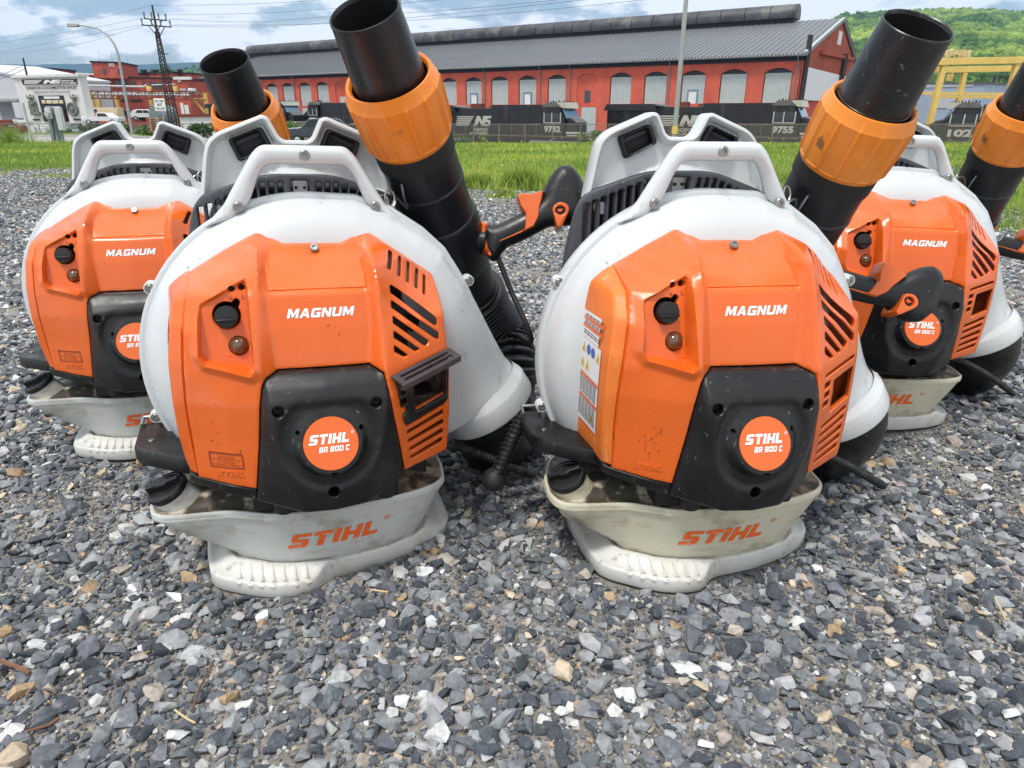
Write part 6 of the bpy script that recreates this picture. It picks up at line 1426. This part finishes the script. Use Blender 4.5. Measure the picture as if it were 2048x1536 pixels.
straight_pole(46, 116, 57, 165, 118, .16, M_pole, 'utility_pole', 'short dark pole above the white sign building', 'utility pole')
straight_pole(1990, 150, 1978, 222, 150, .30, M_pole, 'utility_pole', 'dark pole between the yellow crane legs', 'utility pole')
# lattice utility pole with two cross-arms
def lattice():
    Y = 62; b = at(352, 262, Y); t = at(304, 10, Y); root = tag(empty('lattice_utility_pole', tuple(b)), 'tall dark lattice pole with two insulated cross arms', 'utility pole'); H = (t - b)
    m = MB(); L4 = .66
    def c(f_, i_): w = (1 - f_ * .86) * .5 * L4; sx = (-1, 1, 1, -1)[i_] * w; sy = (-1, -1, 1, 1)[i_] * w; return Vector(H) * f_ + Vector((sx, sy, 0))
    top = .80
    for i_ in range(4): m.bar(c(-.03, i_), c(top, i_), .075)
    N_ = 26
    for k in range(N_):
        f0, f1 = top * k / N_, top * (k + 1) / N_
        for i_ in range(4): m.bar(c(f0, i_), c(f1, (i_ + 1) % 4), .030); 
        if k % 2 == 0:
            for i_ in range(4): m.bar(c(f1, i_), c(f1, (i_ + 1) % 4), .035)
    m.build('lattice_mast', M_pole, root); MB().cyl(tuple(Vector(H) * .78), tuple(Vector(H)), .11, .07, n=8).build('pole_top', M_pole, root)
    for v, u0, u1 in ((37, 288, 334), (50, 283, 343)):
        p, q_ = at(u0, v, Y) - b, at(u1, v + 4, Y) - b; a_ = MB().bar(p, q_, .09).build('cross_arm', M_pole, root)
        for s in (.03, .35, .66, .97): x = p + (q_ - p) * s; mm = MB(); mm.cyl(tuple(x), tuple(x + Vector((0,0,.42))), .05, n=6).cyl(tuple(x + Vector((0,0,.30))), tuple(x + Vector((0,0,.50))), .09, .07, n=8); mm.build('insulator', M_bluebox, a_)
        c_ = (p + q_) / 2; MB().bar(p + (q_ - p) * .22, c_ + Vector((0,0,-.9)), .05).bar(p + (q_ - p) * .78, c_ + Vector((0,0,-.9)), .05).build('brace', M_pole, a_)
    MB().bar(at(322,108,Y) - b, at(337,108,Y) - b, .06).bar(at(313,140,Y) - b, at(322,140,Y) - b, .06).build('step_bars', M_pole, root)
lattice()
def wire(pts, Y0, Y1, label, r=.018):
    P = [at(u, v, Y0 + (Y1 - Y0) * i / (len(pts) - 1)) for i, (u, v) in enumerate(pts)]; o = sweep('overhead_wire', catmull(P, 6), r, M_pole, None, n=4, cap=False); tag(o, label, 'overhead wire', 'overhead wires')
for i, (pts, Y0, Y1) in enumerate([([(303,11),(500,8),(700,-4)], 62, 55), ([(320,30),(500,27),(660,18),(900,-2)], 62, 52), ([(334,38),(500,44),(660,33),(870,22),(1200,-8)], 62, 46), ([(343,52),(520,54),(680,44),(870,38),(1150,14),(1370,-10)], 62, 44), ([(343,50),(500,50),(660,47),(900,28),(1240,-8)], 62, 45),
                               ([(284,49),(150,75),(0,105),(-120,125)], 62, 100), ([(288,36),(150,62),(0,85),(-120,100)], 62, 100), ([(303,11),(200,36),(90,58),(-100,95)], 62, 100), ([(286,52),(140,92),(0,108),(-100,118)], 62, 100), ([(0,152),(30,138),(48,130)], 110, 118), ([(0,158),(30,147),(50,137)], 110, 118)]):
    wire(pts, Y0, Y1, ['topmost wire running right from the lattice pole top', 'second wire down, running right from the upper cross arm', 'wire running right from the end of the upper arm', 'lowest wire running right from the lower arm tip', 'wire just above the lowest one to the right', 'wire falling left from the lower arm end', 'wire falling left from the upper arm end', 'highest wire running left from the pole top', 'faint lowest wire running left', 'upper short wire at the left edge to the short pole', 'lower short wire at the left edge to the short pole'][i], .0095 if i < 9 else .03)
# ---------------------------------------------------------------- signs and cabinet on the left
def plane_sign(us, vs, Y, name, mat, label, cat_, thick=.04, post=None, text=None, tm=M_ink):
    a = at(us[0], vs[1], Y); b = at(us[1], vs[1], Y); c = at(us[1], vs[0], Y); d = at(us[0], vs[0], Y); o = a.copy(); root = tag(empty(name, tuple(o)), label, cat_)
    w = (b - a).x; h = (d - a).z; MB().box((w / 2, 0, h / 2), (w, thick, h)).build('sign_plate', mat, root, bevel=.01)
    if post: pb = at(post[0], post[1], Y); pt = at(post[2], post[3], Y); MB().bar(tuple(pb - o), tuple(pt - o + Vector((0, .06, 0))), .09, .06).build('sign_post', M_galv, root)
    if text:
        for s, x0, x1, z0, z1 in text: V2, F2, _ = text2d(s, .02); m = MB(); m.add([((x0 + (x1 - x0) * p) * w, -thick / 2 - .006, (z0 + (z1 - z0) * q_) * h) for p, q_ in V2], F2); m.build('sign_lettering', tm, root)
    return root
plane_sign((311, 333), (197, 222), 46, 'road_sign', M_sign, 'white sign reading LEFT LANE MUST TURN LEFT', 'road sign', post=(329, 262, 325, 222), text=[('LEFT LANE', .1, .9, .70, .88), ('MUST', .28, .72, .40, .62), ('TURN LEFT', .08, .92, .10, .28)])
plane_sign((32, 47), (205, 236), 36, 'road_sign', M_whitewall, 'blank back of a sign on a grey post at the far left', 'road sign', post=(66, 293, 44, 206))
def cabinet():
    Y = 33.0; b = at(120, 290, Y); root = tag(empty('utility_cabinet', tuple(b)), 'grey steel posts carrying a pale meter box, beside the road', 'utility cabinet')
    t = at(104, 214, Y) - b; m = MB(); m.bar((-.26, 0, -.3), (t.x - .26 + .10, 0, t.z), .16, .14).bar((.16, 0, -.3), (t.x + .14, .02, t.z), .20, .16).bar((-.05, .05, -.3), (t.x - .02, .06, t.z), .12); m.build('steel_posts', M_bluebox, root, bevel=.01)
    p = at(121, 238, Y) - b; MB().box((p.x + .02, -.05, p.z), (.26, .22, .98)).build('meter_box', M_whitewall, root, bevel=.02)
    p = at(102, 227, Y) - b; mb_ = MB().box((p.x, -.16, p.z), (.24, .16, .46)).build('meter_housing', M_whitewall, root, bevel=.02); MB().cyl((p.x, -.24, p.z - .02), (p.x, -.34, p.z - .02), .11, n=18).build('meter_glass', M_silver, mb_, smooth=True)
cabinet()
# ---------------------------------------------------------------- white sign building and neighbours
def quad_building(name, u0, u1, vt0, vt1, Y0, Y1, zb, mat, label, cat_='building', depth=14, parts=None, roofmat=None):
    """front wall between two pixel columns with its own top heights; returns root and a mapper (s,h)->local"""
    a = at(u0, 200, Y0); b = at(u1, 200, Y1); za = at(u0, vt0, Y0).z; zb_ = at(u1, vt1, Y1).z; o = Vector((a.x, a.y, zb)); root = tag(empty(name, tuple(o)), label, cat_)
    d = Vector((b.x - a.x, b.y - a.y, 0)); L_ = d.length; d = d / L_; n = Vector((-d.y, d.x, 0)); n = n if n.y > 0 else -n; H0 = za - zb; H1 = zb_ - zb
    P = lambda s, z, w=0: tuple(d * s + n * w + Vector((0, 0, z)))
    m = MB(); m.add([P(0,0), P(L_,0), P(L_,H1), P(0,H0), P(0,0,depth), P(L_,0,depth), P(L_,H1,depth), P(0,H0,depth)], [(0,1,2,3),(1,5,6,2),(5,4,7,6),(4,0,3,7)]); m.build('wall', mat, root)
    m = MB(); m.add([P(-.2,H0,-.2), P(L_+.2,H1,-.2), P(L_+.2,H1,depth+.2), P(-.2,H0,depth+.2), P(-.2,H0+.3,-.2), P(L_+.2,H1+.3,-.2), P(L_+.2,H1+.3,depth+.2), P(-.2,H0+.3,depth+.2)], [(0,1,2,3),(4,5,6,7),(0,1,5,4),(1,2,6,5),(2,3,7,6),(3,0,4,7)]); m.build('roof', roofmat or M_fascia, root)
    def uv(u, v, w=-.06):   # pixel on the wall plane -> local point
        p = at(u, v, 100); r = p - CAMP; M = Matrix(((r.x, -d.x), (r.y, -d.y))); t, s = M.inverted() @ Vector((o.x - CAMP.x, o.y - CAMP.y)); return s, (CAMP + r * t).z - zb
    return root, P, uv, L_
def rect_part(root, P, uv, u0, u1, v0, v1, mat, name, w=-.06, th=.05, parent=None):
    s0, z1 = uv((u0), (v0 + v1) / 2)[0], uv((u0 + u1) / 2, v0)[1]; s1, z0 = uv(u1, (v0 + v1) / 2)[0], uv((u0 + u1) / 2, v1)[1]
    m = MB(); m.prism([(s0, z0), (s1, z0), (s1, z1), (s0, z1)], w - th, w + th, lambda a, b, c: P(a, b, c)); return m.build(name, mat, parent or root), (s0, s1, z0, z1)
# big pale building at the left edge
rt, P, uv, L_ = quad_building('warehouse', -70, 70, 128, 160, 128, 120, -2.6, M_whitewall, 'large pale cladded building with a grey roller door, far left', roofmat=M_whitewall)
rect_part(rt, P, uv, 3, 46, 206, 250, material('roller_door_grey', (.20,.21,.23), .6, 0, (.5,.08,3)), 'roller_door'); rect_part(rt, P, uv, -20, 47, 198, 203, M_galv, 'canopy', -.6, .5)
# the sign facade
rt, P, uv, L_ = quad_building('sign_building', 38, 168, 156, 153, 100, 97, -2.4, M_facade, 'white locomotive shop facade with black banner, reliefs and an engine front', depth=1.2, roofmat=M_facade)
def on_wall(shapes, u0, u1, v0, v1, mat, name, w=-.10, parent=None, text=None, skew=0):
    (s0, z0), (s1, z1) = uv(u0, v1), uv(u1, v0); m = MB()
    if text: V2, F2, _ = text2d(text, .03); m.add([P(s0 + (s1 - s0) * a, z0 + (z1 - z0) * b, w) for a, b in V2], F2)
    else:
        for Q in shapes: m.add([P(s0 + (s1 - s0) * a, z0 + (z1 - z0) * b, w) for a, b in Q], [tuple(range(len(Q)))])
    return m.build(name, mat, parent or rt)
bn, _ = rect_part(rt, P, uv, 45, 155, 158, 168.5, M_navy, 'banner')
on_wall(logo_shapes(), 50, 123, 159, 168, M_sign, 'banner_logo', -.14, bn)
on_wall(None, 124, 149, 159.8, 163.4, M_sign, 'banner_lettering', -.14, bn, 'NORFOLK'); on_wall(None, 124, 154, 164.4, 168, M_sign, 'banner_lettering', -.14, bn, 'SOUTHERN')
on_wall(None, 54, 153, 172, 180, M_ink, 'facade_lettering', -.10, None, 'JUNIATA LOCOMOTIVE SHOP'); on_wall(None, 70, 140, 182, 186.5, material('lettering_grey', (.22,.22,.22), .7), 'facade_lettering', -.10, None, 'REBUILDING FOR THE FUTURE')
dk, (s0, s1, z0, z1) = rect_part(rt, P, uv, 83, 133, 191, 243, M_navy, 'engine_niche')
fr_, _ = rect_part(rt, P, uv, 92, 122, 193, 197.5, M_sign, 'engine_brow', -.25, .08, dk)
for u0, u1 in ((96.5, 107.5), (109.5, 120.5), (87.5, 94), (122.5, 129)): rect_part(rt, P, uv, u0, u1, 200, 207, M_cream, 'engine_window', -.25, .06, dk)
rect_part(rt, P, uv, 95, 124, 213, 221, M_sign, 'engine_plate', -.25, .06, dk)
for u0, u1, v0, v1 in ((90, 126, 226, 228), (92, 126, 232, 234), (127, 133, 216, 242)): rect_part(rt, P, uv, u0, u1, v0, v1, M_rust, 'engine_rail', -.3, .04, dk)
M_relief = material('weathered_grey_relief', (.17, .19, .155), .8, 0, (3, .3, 5))
s, z = uv(147.5, 218); lathe('wheel_relief', [(-.1,.85),(.3,.85),(.34,.70),(.22,.66),(.22,.30),(.36,.26),(.36,.001)], P(s, z), P(0,0,-1), M_relief, rt, n=36, mod=lambda a, r, t: r * (1 + (.10 * math.cos(8 * t) if abs(r - .30) < .01 else 0)))
s, z = uv(70, 216); m = MB()
for i_ in range(9): m.box(Vector(P(s + random.uniform(-.5,.5), z + random.uniform(-.75,.75), -.2)), (random.uniform(.3,.8), .4, random.uniform(.3,.7)))
m.box(Vector(P(s, z, -.15)), (1.15, .3, 1.8)); m.build('machinery_relief', M_relief, rt, bevel=.05)
for uc in (63, 149.5):   # strongman reliefs: torso, head, two raised arms
    s, z = uv(uc, 196); r2 = MB(); q_ = lambda a, b: Vector(P(s + a, z + b, -.16))
    r2.cyl(q_(0,-.55), q_(0,.12), .14, .26, n=10).cyl(q_(0,.22), q_(0,.46), .13, .11, n=10).cyl(q_(-.2,.1), q_(-.52,-.05), .09, .07, n=8).cyl(q_(-.52,-.05), q_(-.62,.38), .07, .06, n=8).cyl(q_(.2,.1), q_(.52,-.05), .09, .07, n=8).cyl(q_(.52,-.05), q_(.62,.38), .07, .06, n=8)
    r2.build('figure_relief', M_relief, rt, smooth=True)
for u0, u1 in ((67, 80), (148, 162)): rect_part(rt, P, uv, u0, u1, 237.5, 240.5, M_ink, 'small_plaque')
# red brick office block with a stair tower and everything in front
def brick_block(name, u0, u1, v0, v1, Y0, Y1, label, wins_, dep=16, rm=None, zb=-3.0, mat=None):
    rt, P, uv, L_ = quad_building(name, u0, u1, v0, v1, Y0, Y1, zb, mat or M_brick2, label, depth=dep, roofmat=rm)
    for (a, b, c, d, g_) in wins_:
        w_, _ = rect_part(rt, P, uv, a, b, c, d, {0: M_dglass, 1: M_glass, 2: M_sign, 3: M_navy}[g_], 'window' if g_ < 2 else ('white_panel' if g_ == 2 else 'doorway'))
    return rt, P, uv
ww_ = [(168 + 5.3*i, 171 + 5.3*i, 162, 173, 0) for i in range(5)] + [(206,212,160,171,0),(215,220,160,171,0),(222,226,166,176,3)]
brick_block('brick_block', 160, 225, 154, 156, 165, 158, 'low red brick block behind the white sign facade', [(166,170,160,170,0),(173,177,160,170,0),(181,185,160,170,0),(190,193,166,173,0),(195,198,166,173,0),(206,219,160,169,0)], zb=-3, rm=M_fascia)
brick_block('office_building', 205, 345, 156, 158, 150, 154, 'two storey red brick office with ribbon windows', [(231,238,161,171,1),(240,249,162,171,1),(251,259,161,171,0),(265,272,162,171,0),(285,291,163,171,0),(299,305,163,176,0),(307,315,164,178,0),(317,324,164,178,0),(199.0+8,230,203,232,3),(243,258,199,204,0),(262,284,199,204,0)], zb=-3, rm=M_fascia)
tw, P, uv = brick_block('brick_tower', 198, 256, 125, 127, 148, 149, 'square red brick tower above the office, with a white number plate', [(205.5,212,137,147,0),(236,242,137,147,0)], dep=10, zb=6.6)
pl_, (s0, s1, z0, z1) = rect_part(tw, P, uv, 218, 228, 126.5, 133, M_sign, 'tower_plate')
V2, F2, _ = text2d('L4', .04); m = MB(); m.add([P(s0 + (s1 - s0) * (.15 + .7 * a), z0 + (z1 - z0) * (.12 + .76 * b), -.16) for a, b in V2], F2); m.build('plate_lettering', M_brick, pl_)
for u, v in ((197, 98), (222, 100), (252, 104)):
    p = at(u + 3, 126, 152); q_ = at(u, v, 152); tag(MB().cyl(p, q_, .05, .02, n=4).build('antenna', M_galv), {197: 'left whip antenna on the brick tower', 222: 'middle whip antenna on the brick tower', 252: 'right whip antenna on the brick tower'}[u], 'antenna')
brick_block('brick_building', 38, 50, 139, 139, 150, 150, 'small red brick rooftop house behind the pale warehouse', [], dep=6, zb=2)
brick_block('brick_building', 80, 117, 137, 139, 150, 150, 'red brick rooftop block just above the white sign facade', [], dep=8, zb=2)
brick_block('low_roof_building', 112, 205, 146, 150, 190, 185, 'long low building with a pale roof behind the sign facade', [], dep=20, zb=-3, rm=M_sign)
brick_block('dark_roof_building', 262, 352, 149, 146, 175, 170, 'brick range with a dark roof behind the office', [], dep=20, zb=-3, rm=M_fascia)
for i_, u in enumerate((267, 289, 312, 336, 361)):
    p = at(u, 151, 172); q_ = at(u, 147, 172); tag(MB().cyl(p, q_, .35, .35, n=8).cyl(q_, q_ + Vector((0,0,.8)), .55, .75, n=8).build('roof_vent', M_pole), ['first dark roof vent right of the tower', 'second dark roof vent right of the tower', 'third dark roof vent, left of the lattice pole', 'dark roof vent just right of the lattice pole', 'rightmost dark roof vent by the black nozzle'][i_], 'roof vent')
brick_block('brick_annex', 351, 381, 158, 160, 142, 142, 'dark red brick annex with a white plate left of the long workshop', [(356,362,160,164,2),(360,372,177,181,2),(370,378,210,228,2),(384-22,368,206,228,2)], dep=8, zb=-3)
tag(MB().box(at(365, 156.5, 141), (3.4, .6, .5)).build('cornice', M_facade), 'pale ledge across the top of the brick annex', 'ledge')
# pipe bridge
def pipe_bridge():
    Y = 120; root = tag(empty('pipe_bridge', tuple(at(165, 245, Y))), 'rust red truss bridge carrying silver pipes on yellow legs', 'pipe bridge'); o = Vector(root.location)
    X = lambda u, v, dy=0: at(u, v, Y + dy) - o
    m = MB()
    for dy in (0, 2.2):
        m.bar(X(165,182,dy), X(412,184,dy), .17).bar(X(165,196.5,dy), X(412,200,dy), .20)
        for k in range(18):
            u = 168 + 13.6 * k; m.bar(X(u,182,dy), X(u,197,dy), .10)
            m.bar(X(u, 197 if k % 2 else 182, dy), X(u + 13.6, 182 if k % 2 else 197, dy), .07)
    m.build('truss', M_rust, root)
    MB().cyl(X(165,188,1), X(380,191,1), .20, n=10).cyl(X(165,184,1.6), X(400,186,1.6), .14, n=10).build('pipe', M_silver, root, smooth=True)
    MB().cyl(X(162,171,1), X(288,173.5,1), .16, n=10).cyl(X(288,173.5,1), X(292,170,1), .16, n=10).cyl(X(303,170,1), X(350,168.5,1), .09, n=8).build('pipe', M_silver, root, smooth=True)
    for u0, v0, u1, v1 in ((181,183,194,248),(197,199,203,248),(232,193,243,248),(301,198,310,240),(409,184,420,250)): MB().bar(X(u0,v0,1), X(u1,v1,1), .55, .5).build('yellow_leg', M_yellow, root)
    for u in (297, 350): MB().bar(X(u,174,1), X(u + 2,184,1), .5).bar(X(u - 4,175,1), X(u + 5,175,1), .4).build('pipe_saddle', M_yellow, root)
    MB().bar(X(386,199,1), X(412,199,1), .4).bar(X(389,200,1), X(410,225,1), .3).build('yellow_brace', M_yellow, root)
    MB().cyl(X(378,182,1), X(392,183,1), .45, n=8).cyl(X(383,179,.5), X(386,186,.5), .5, n=8).build('valve', M_silver, root)
pipe_bridge()
# shed with a rusty roof, tank, vehicles
rt, P, uv, L_ = quad_building('shed', 352, 425, 234, 233, 92, 92, -3.0, M_facade, 'low pale shed with a rusty orange roof, left of the workshop', depth=4.5, roofmat=M_rust, cat_='shed')
m = MB(); m.add([P(-.4,2.0 - .0,-.5), P(L_+.4,2.0,-.5), P(L_+.4,3.1,5), P(-.4,3.1,5)], [(0,1,2,3)])
tk_ = tag(empty('storage_tank', tuple(at(321, 240, 108))), 'dark grey horizontal tank below the left turn sign', 'tank'); MB().cyl((-.9,0,.6), (.9,2.2,.6), 1.45, n=24).build('tank_body', M_bluebox, tk_, smooth=True); MB().box((-.5,.3,-1),(.3,.6,1.4)).box((.6,1.6,-1),(.3,.6,1.4)).build('cradle', M_rust, tk_)
def vehicle(name, u, v, Y, yaw, Ls, body, label, cat_, mat, kind='car'):
    p = at(u, v, Y); root = tag(empty(name, tuple(p), (0, 0, yaw)), label, cat_); L_, W_, H_ = Ls
    prof = {'car': [(0,.28),(0,.55),(.05,.62),(.25,.66),(.36,.95),(.42,1),(.72,1),(.84,.96),(.96,.66),(1,.60),(1,.28)], 'pickup': [(0,.28),(0,.62),(.22,.66),(.32,.98),(.38,1),(.56,1),(.60,.66),(1,.64),(1,.28)], 'van': [(0,.2),(0,.55),(.10,.62),(.2,.98),(.25,1),(1,1),(1,.2)]}[kind]
    b = MB(); b.prism([((a - .5) * L_, c * H_) for a, c in prof], -W_ / 2, W_ / 2, lambda a, c, w: (a, w, c)); bd = b.build('body', mat, root, bevel=.06, seg=3)
    gl = {'car': [[(.30,.68),(.38,.93),(.53,.93),(.53,.68)], [(.55,.68),(.55,.93),(.72,.93),(.80,.68)]], 'pickup': [[(.27,.68),(.34,.94),(.54,.94),(.56,.68)]], 'van': [[(.12,.62),(.19,.9),(.32,.9),(.32,.62)]]}[kind]
    for g_ in gl: m = MB(); m.prism([((a - .5) * L_, c * H_) for a, c in g_], -W_ / 2 - .012, W_ / 2 + .012, lambda a, c, w: (a, w, c)); m.build('window', M_dglass, root)
    m = MB(); x0, x1 = ({'car': (.27,.375), 'pickup': (.24,.335), 'van': (.105,.19)}[kind]); z0, z1 = .67, .96
    m.add([((x0-.5)*L_-.05,-W_*.44,z0*H_),((x0-.5)*L_-.05,W_*.44,z0*H_),((x1-.5)*L_-.06,W_*.40,z1*H_),((x1-.5)*L_-.06,-W_*.40,z1*H_)], [(0,1,2,3)]); m.build('windscreen', M_dglass, root)
    for x in (-.32, .32):
        for s in (-1, 1): w = lathe('wheel', [(-.11,.0001),(-.11,.33),(.11,.33),(.11,.22),(.09,.21),(.09,.0001)], (x * L_, s * (W_ / 2 - .08), .33), (0, s, 0), M_blackdeep, root, n=24); lathe('rim', [(.10,.20),(.115,.16),(.10,.0001)], (x * L_, s * (W_ / 2 - .08), .33), (0, s, 0), M_silver, w, n=16)
    return root
M_carw = material('car_white', (.70,.71,.72), .25, 0, None, None, .6, .6); M_card = material('car_dark_blue', (.035,.045,.075), .25, 0, None, None, .6, .8)
vehicle('parked_car', 297, 241, 112, math.pi, (4.5,1.8,1.6), None, 'white car parked in front of the red brick office', 'car', M_carw)
vehicle('parked_car', 640, 288, 52, math.radians(12), (4.6,1.85,1.75), None, 'dark blue car with sloping windscreen in the notch of the front left back plate', 'car', M_card)
vehicle('parked_pickup', 262, 243, 118, 0, (5.2,1.9,1.7), None, 'dark pickup truck left of the white car', 'pickup', M_card, 'pickup')
vehicle('parked_van', 178+38, 243, 114, 0, (4.6,1.9,2.0), None, 'cream coloured van in front of the dark doorway', 'van', M_cream, 'van')
vehicle('parked_pickup', 210, 249, 98, math.pi, (5.0,1.9,1.5), None, 'white pickup truck half hidden by the far left blower', 'pickup', M_carw, 'pickup')
tag(MB().box(at(209, 237, 110), (2.6,1.6,1.6)).box(at(206, 233, 110), (1.2,1.4,.9)).cyl(at(214, 240, 109), at(214, 240, 111.5), .5, n=12).cyl(at(204, 241, 109), at(204, 241, 111.5), .5, n=12).build('orange_machine', material('safety_orange', (.75,.16,.03), .5), bevel=.08), 'small orange yard machine beside the cream van', 'machine')
for i_, (u, v, w, h, mt) in enumerate([(12,252,3.0,1.3,M_rust),(40,250,2.5,1.5,M_facade),(75,256,4,1.6,M_facade),(100,262,2.5,1.2,M_bluebox),(150,256,5,1.2,M_bluebox),(178,252,4,1.0,M_pole),(15,262,4,.8,M_pole),(55,266,2.2,.8,M_cream)]):
    p = at(u, v, 84 + i_); rgq = random.Random(i_); m = MB()
    for k in range(6): m.box(p + Vector((rgq.uniform(-.5,.5) * w, rgq.uniform(0,1.5), rgq.uniform(-.5,.3) * h)), (rgq.uniform(.2,.5) * w, .8, rgq.uniform(.2,.5) * h), None)
    tag(m.build('scrap_heap', mt, bevel=.04), ['rusty', 'pale', 'broad whitish', 'blue grey', 'long blue grey', 'dark low', 'dark flat', 'tan coloured'][i_] + ' scrap heap behind the left fence ' + ['below the roller door', 'right of the rusty heap', 'under the sign facade edge', 'left of the meter posts', 'right of the meter posts', 'near the yellow legs', 'nearest the left edge', 'by the blank sign post'][i_], 'scrap heap')
# pallets leaning right of the lattice pole foot
m = MB(); p = at(316, 262, 70)
for k in range(8): m.box(p + Vector((0, 0, .16 * k)), (1.1, .9, .05)); m.box(p + Vector((-.4, 0, .16 * k + .07)), (.12, .9, .08)); m.box(p + Vector((.4, 0, .16 * k + .07)), (.12, .9, .08))
tag(m.build('pallet_stack', material('pallet_wood', (.42,.26,.15), .8)), 'stack of brown wooden pallets under the left turn sign', 'pallet stack')
# ---------------------------------------------------------------- yellow gantry crane and blue building on the right
def crane():
    Y = 95; root = tag(empty('gantry_crane', tuple(at(1860, 258, Y))), 'large yellow steel gantry crane at the right edge', 'gantry crane'); o = Vector(root.location); X = lambda u, v, dy=0: at(u, v, Y + dy) - o
    MB().bar(X(1860,124), X(2220,117), .95, .8).build('girder', M_yellow, root, bevel=.03); MB().bar(X(1872,140,14), X(2220,134,14), .8, .8).build('girder', M_yellow, root, bevel=.03)
    for u0, v0, u1, v1, dy in ((1889,124,1856,262,0), (1930,140,1915,215,14), (2036,118,2000,255,0), (2105,120,2085,255,14)): MB().bar(X(u0,v0,dy), X(u1,v1,dy), .70, .6).build('leg', M_yellow, root, bevel=.03)
    MB().bar(X(1838,186,14), X(2100,190,14), .4, .4).bar(X(1862,193,5), X(2100,196,5), .35).build('tie_beam', M_yellow, root)
    MB().bar(X(2038,126), X(2080,170), .5).bar(X(1884,128), X(1880,128), .5).build('brace', M_yellow, root)
    tr_ = MB().bar(X(1888,110,8), X(1905,104,8), .8).bar(X(1905,104,8), X(1935,112,8), .5); tr_.box(X(1925,108,8), (1.4,1.4,.9)); tr_.build('trolley', M_cream, root)
    m = MB()
    for k in range(6): m.bar(X(1890 + 9*k,116,7), X(1890 + 9*k,101,7), .10)
    m.bar(X(1890,101,7), X(1936,101,7), .10).bar(X(1890,108,7), X(1936,108,7), .08).build('handrail', M_yellow, root)
    MB().cyl(X(1905,142,10), X(1905,152,10), .06, n=5).box(X(1900,155,10), (.7,.5,.9)).build('hoist_hook', M_yellow, root)
crane()
rt, P, uv, L_ = quad_building('blue_building', 1835, 1962, 168, 168, 150, 140, -3.2, M_bluewall, 'pale blue grey metal building behind the yellow crane legs', depth=26, roofmat=M_locotop)
rect_part(rt, P, uv, 1842, 1948, 168, 174, M_whitewall, 'eaves_band'); rect_part(rt, P, uv, 1866, 1944, 192, 216, M_whitewall, 'large_door')

# ---------------------------------------------------------------- thin summer haze
hz = MB().box((0, 2950, 395), (15000, 6300, 802)).build('haze', None); tag(hz, kind='stuff')
hm = bpy.data.materials.new('haze_air'); hm.use_nodes = True; nt_ = hm.node_tree; nt_.nodes.clear(); vo = nt_.nodes.new('ShaderNodeVolumePrincipled'); vo.inputs['Color'].default_value = (.36, .62, 1, 1)
vo.inputs['Density'].default_value = .00013; vo.inputs['Anisotropy'].default_value = .2; oo = nt_.nodes.new('ShaderNodeOutputMaterial'); nt_.links.new(vo.outputs[0], oo.inputs['Volume']); hz.data.materials.append(hm)
